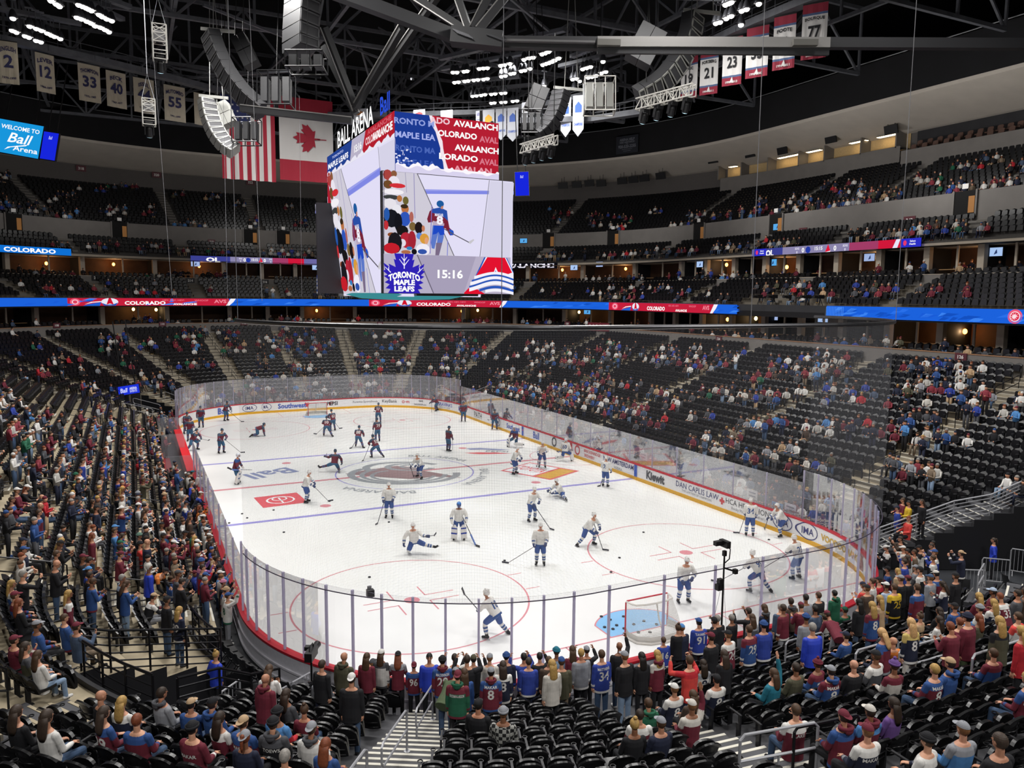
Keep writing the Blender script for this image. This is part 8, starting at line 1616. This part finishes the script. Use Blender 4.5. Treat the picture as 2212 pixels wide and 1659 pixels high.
# press cameras in the ribbon gap on the right side
pg = struct(MB().add([P3(u, d, z) for u in Urange(*gapE, .9) for d, z in ((19.6, 10.3), (19.6, 10.75), (21.9, 10.75), (21.9, 10.3))], [(i*4+j, i*4+(j+1) % 4, (i+1)*4+(j+1) % 4, (i+1)*4+j) for i in range(len(Urange(*gapE, .9))-1) for j in range(4)]).build('floor_press_platform', M_BLACK))
for i, px in enumerate((1640, 1672, 1706, 1744, 1772)):
    u, z = U_at(px, 655, 20.2); p, n = pt(u, 20.2, 10.75); e = thing('press_camera', 'black broadcast camera on a tripod at the right side press gap, %s from the left' % WORDS[i], 'camera', p, math.atan2(-n[1], -n[0])-PI/2); b = MB()
    MB().box((0, 0, 1.25), (.25, .6, .3)).build('camera_body', M_BLACK, e); MB().lathe([(.09, 0), (.13, .5)], n=10).build('lens', M_BLACK, e, mw=Matrix.Translation((0, .25, 1.25)) @ Matrix.Rotation(-PI/2, 4, 'X'))
    for a in (0, 2.1, 4.2): b.tube([(0, 0, 1.1), (.4*math.cos(a), .4*math.sin(a), 0)], .025, 5)
    b.build('tripod', M_RAIL, e)
# signs held up at the glass
SG = [(634, 868, 'd9d6d2', 1), (666, 853, 'c9c2b4', 1), (677, 853, 'c9c2b4', 1), (689, 856, '8fc8dc', 1), (815, 852, 'c23a40', 1), (823, 856, '4a58b0', 1), (867, 850, 'd8d2b8', 1), (896, 852, '86bcd8', 1), (1625, 1068, 'e2e2e2', 0), (1679, 1096, '5aa4de', 0), (1707, 1099, 'dfe4ee', 0), (1390, 985, 'e2e2e2', 0)]
for i, (x, y, c, far) in enumerate(SG):
    r_ = hitY(x, y, 31.0) if far else hitX(x, y, 13.45); e = thing('handheld_sign', 'paper sign held up against the %s glass, %s from the left' % ('far end' if far else 'right side', WORDS[sorted(s[0] for s in SG if s[3] == far).index(x)]), 'sign', r_); fm = frame((0, 0, 0), (1, 0, 0) if far else (0, -1, 0), (0, 0, 1)); MB().box((0, 0, 0), (.75, .5, .015)).build('sign_card', mat('card_'+c, c, .7), e, mw=fm)
    for k in range(2): MB().box((0, .09-.18*k, .012), (.5, .07, .004)).build('sign_print', mat('card_print', '4a5068', .7), e, mw=fm)
# ------------------------------------------------------------------ lit boxes under the right soffit, portals, suite lamps
M_BOXW = mat('press_box_wall', 'c4a878', .8, noise=.08); PLAMP = emat('box_lamp', 'ffe2b0', 6.0)
def uat(px, py, d): return U_at(px, py, d)[0]
ua, ub_ = uat(1946, 300, 41.6), uat(1556, 392, 41.6)
b = MB(); us = Urange(ua, ub_, .9); strip(b, us, [(41.6, 24.2), (41.6, 27.35), (41.75, 27.35), (41.75, 27.2), (43.0, 27.2)], 0); struct(b.build('wall_press_fascia', M_GREYWALL))
b = MB(); strip(b, us, [(43.1, 27.2), (43.1, 28.95)], 0); struct(b.build('wall_press_back', M_BOXW))
for k, px in enumerate((1560, 1610, 1668, 1735, 1790, 1868, 1944)):
    p, n = pt(uat(px, 330, 42.3), 42.35, 28.1); struct(MB().box(p, (1.5, .15, 1.75), 0, Matrix.Rotation(math.atan2(n[1], n[0]), 3, 'Z')).build('wall_press_divider', M_GREYWALL))
for k, px in enumerate((1585, 1690, 1708, 1722, 1752, 1765, 1845, 1862, 1905, 1925)):
    p, n = pt(uat(px, 310, 42.2), 42.3, 28.74); e = thing('ceiling_lamp', 'warm flat ceiling lamp in the lit boxes at upper right, %s from the left' % WORDS[k], 'ceiling light', p); R = Matrix.Rotation(math.atan2(n[1], n[0]), 3, 'Z'); MB().box((0, 0, 0), (.5, 1.1, .05), 0, R).build('lamp_panel', PLAMP, e); MB().box((0, 0, .04), (.6, 1.2, .04), 0, R).build('lamp_tray', M_BLACK, e)
for k, (px, py) in enumerate([(1540, 345), (1620, 332), (1690, 325), (1795, 300), (1925, 280), (1216, 401), (1246, 399), (1273, 396), (1299, 396), (1344, 391), (1368, 388), (1392, 385), (1427, 380)]):
    u, z = U_at(px, py, 40.4); p, n = pt(u, 40.4, z); e = thing('monitor', 'dark monitor hung under the right soffit, %s from the left' % WORDS[sorted([1540, 1620, 1690, 1795, 1925, 1216, 1246, 1273, 1299, 1344, 1368, 1392, 1427]).index(px)], 'monitor', p); R = Matrix.Rotation(math.atan2(n[1], n[0]), 3, 'Z') @ Matrix.Rotation(-.25, 3, 'Y'); MB().box((0, 0, 0), (.15, 1.5, .9), 0, R).build('monitor_case', M_BLACK, e); MB().tube([(0, .4, .4), (0, .4, 1.2)], .03, 5).tube([(0, -.4, .4), (0, -.4, 1.2)], .03, 5).build('hanger', M_RAIL, e)
for j in range(2):
    for k, px in enumerate(range(1975, 2215, 24 if j == 0 else 22)):
        q = U_at(px, 300-(px-1975)*.33, 41.4)
        if not q: continue
        p, n = pt(q[0], 41.2+j*.9, 26.2+.5*j); rz = math.atan2(-n[1], -n[0])-PI/2; e = thing('lounge_chair', 'brown chair in the dark %s box row at top right, %s from the left' % (('front', 'rear')[j], WORDS[k]), 'chair', p, rz, 'brown box chairs'); mb_ = mat('chair_brown', '5a4238', .7); shellpart(lambda u, v: ((u*.27, -.2-.1*v+.05*u*u, .42+.55*v-.08*abs(u)**3*v), (0, .95, .2)), 6, 4, .08).build('backrest', mb_, e); MB().box((0, .05, .4), (.5, .5, .12)).build('seat', mb_, e); MB().tube([(0, 0, 0), (0, 0, .36)], .05, 8).build('chair_base', M_BLACK, e)
us = Urange(U_of('SE', 75), uat(1952, 310, 41.0), .9); b = MB(); strip(b, us, [(40.7, 24.0), (40.7, 26.6), (40.9, 26.6), (40.9, 26.1), (43.1, 26.1)], 0); strip(b, us, [(43.0, 26.1), (43.0, 28.9)], 1); struct(b.build('wall_box_fascia', [M_GREYWALL, M_DARKWALL]))
for k, (px, py) in enumerate([(28, 463), (258, 492), (541, 505), (612, 505), (1185, 528), (1325, 516), (1510, 512), (1677, 482), (2085, 443)]):
    u, z = U_at(px, py, 31.1); p, n = pt(u, 31.1, 18.35+.15); fm = frame((p[0], p[1], 18.6), (n[1], -n[0], 0), (0, 0, 1)); o = MB().box((0, .9, -.1), (1.7, 2.0, .3)).build('door_%d' % (k+1), mat('portal_dark', '0e0d0d', .9), None, mw=fm); struct(o)  # solid dark box paints the shade of the portal opening
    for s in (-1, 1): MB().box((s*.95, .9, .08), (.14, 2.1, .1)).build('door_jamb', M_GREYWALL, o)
    MB().box((.55, .8, .06), (.5, 1.3, .03)).build('door_glow', mat('portal_glow', '9a6a3a', .8, emis=.25), o); MB().box((0, 2.25, .1), (.5, .4, .05)).build('portal_sign', M_SIGNW, o)  # self-glowing panel stands in for the lit interior behind the portal
# small warm lamps inside the suites
WL = [(2040, 712, 'o'), (2085, 716, 'o'), (1633, 687, 'y'), (1855, 697, 'y'), (1251, 674, 'y'), (1321, 676, 'y'), (1420, 676, 'o'), (1572, 690, 'o'), (1032, 670, 'y'), (998, 672, 'o'), (288, 668, 'y'), (337, 669, 'y'), (684, 671, 'o'), (2150, 556, 'o'), (1270, 580, 'o'), (1215, 583, 'o'), (1352, 574, 'o'), (245, 571, 'o'), (100, 569, 'o'), (430, 575, 'o'), (1700, 577, 'o'), (1570, 571, 'o'), (1910, 556, 'o')]
for k, (px, py, c) in enumerate(WL):
    lo = py > 630; dd = 25.3 if lo else 28.6; q = U_at(px, py, dd); p, n = pt(q[0], dd, min(q[1], 9.9 if lo else 15.4)); same = sorted(w[0] for w in WL if (w[1] > 630) == lo)
    e = thing('suite_lamp', 'small %s lamp glowing in the %s suites, %s from the left' % ('orange' if c == 'o' else 'yellow', 'lower' if lo else 'upper', WORDS[same.index(px)]), 'lamp', p); MB().ball((0, 0, 0), (.16, .16, .2), n=10, k=6).build('lamp_shade', emat('lamp_orange', 'ff9a3c', 14.) if c == 'o' else emat('lamp_yellow', 'ffd37a', 10.), e); MB().tube([(0, 0, -.2), (0, 0, -.45)], .03, 6).build('lamp_base', M_BLACK, e)
    l = bpy.data.lights.new('suite_glow', 'POINT'); l.energy = 45 if c == 'o' else 22; l.color = (1, .62, .3); l.shadow_soft_size = .2; lo_ = bpy.data.objects.new('suite_glow', l); COL.objects.link(lo_); lo_.location = p-np.array([n[0], n[1], 0])*.4
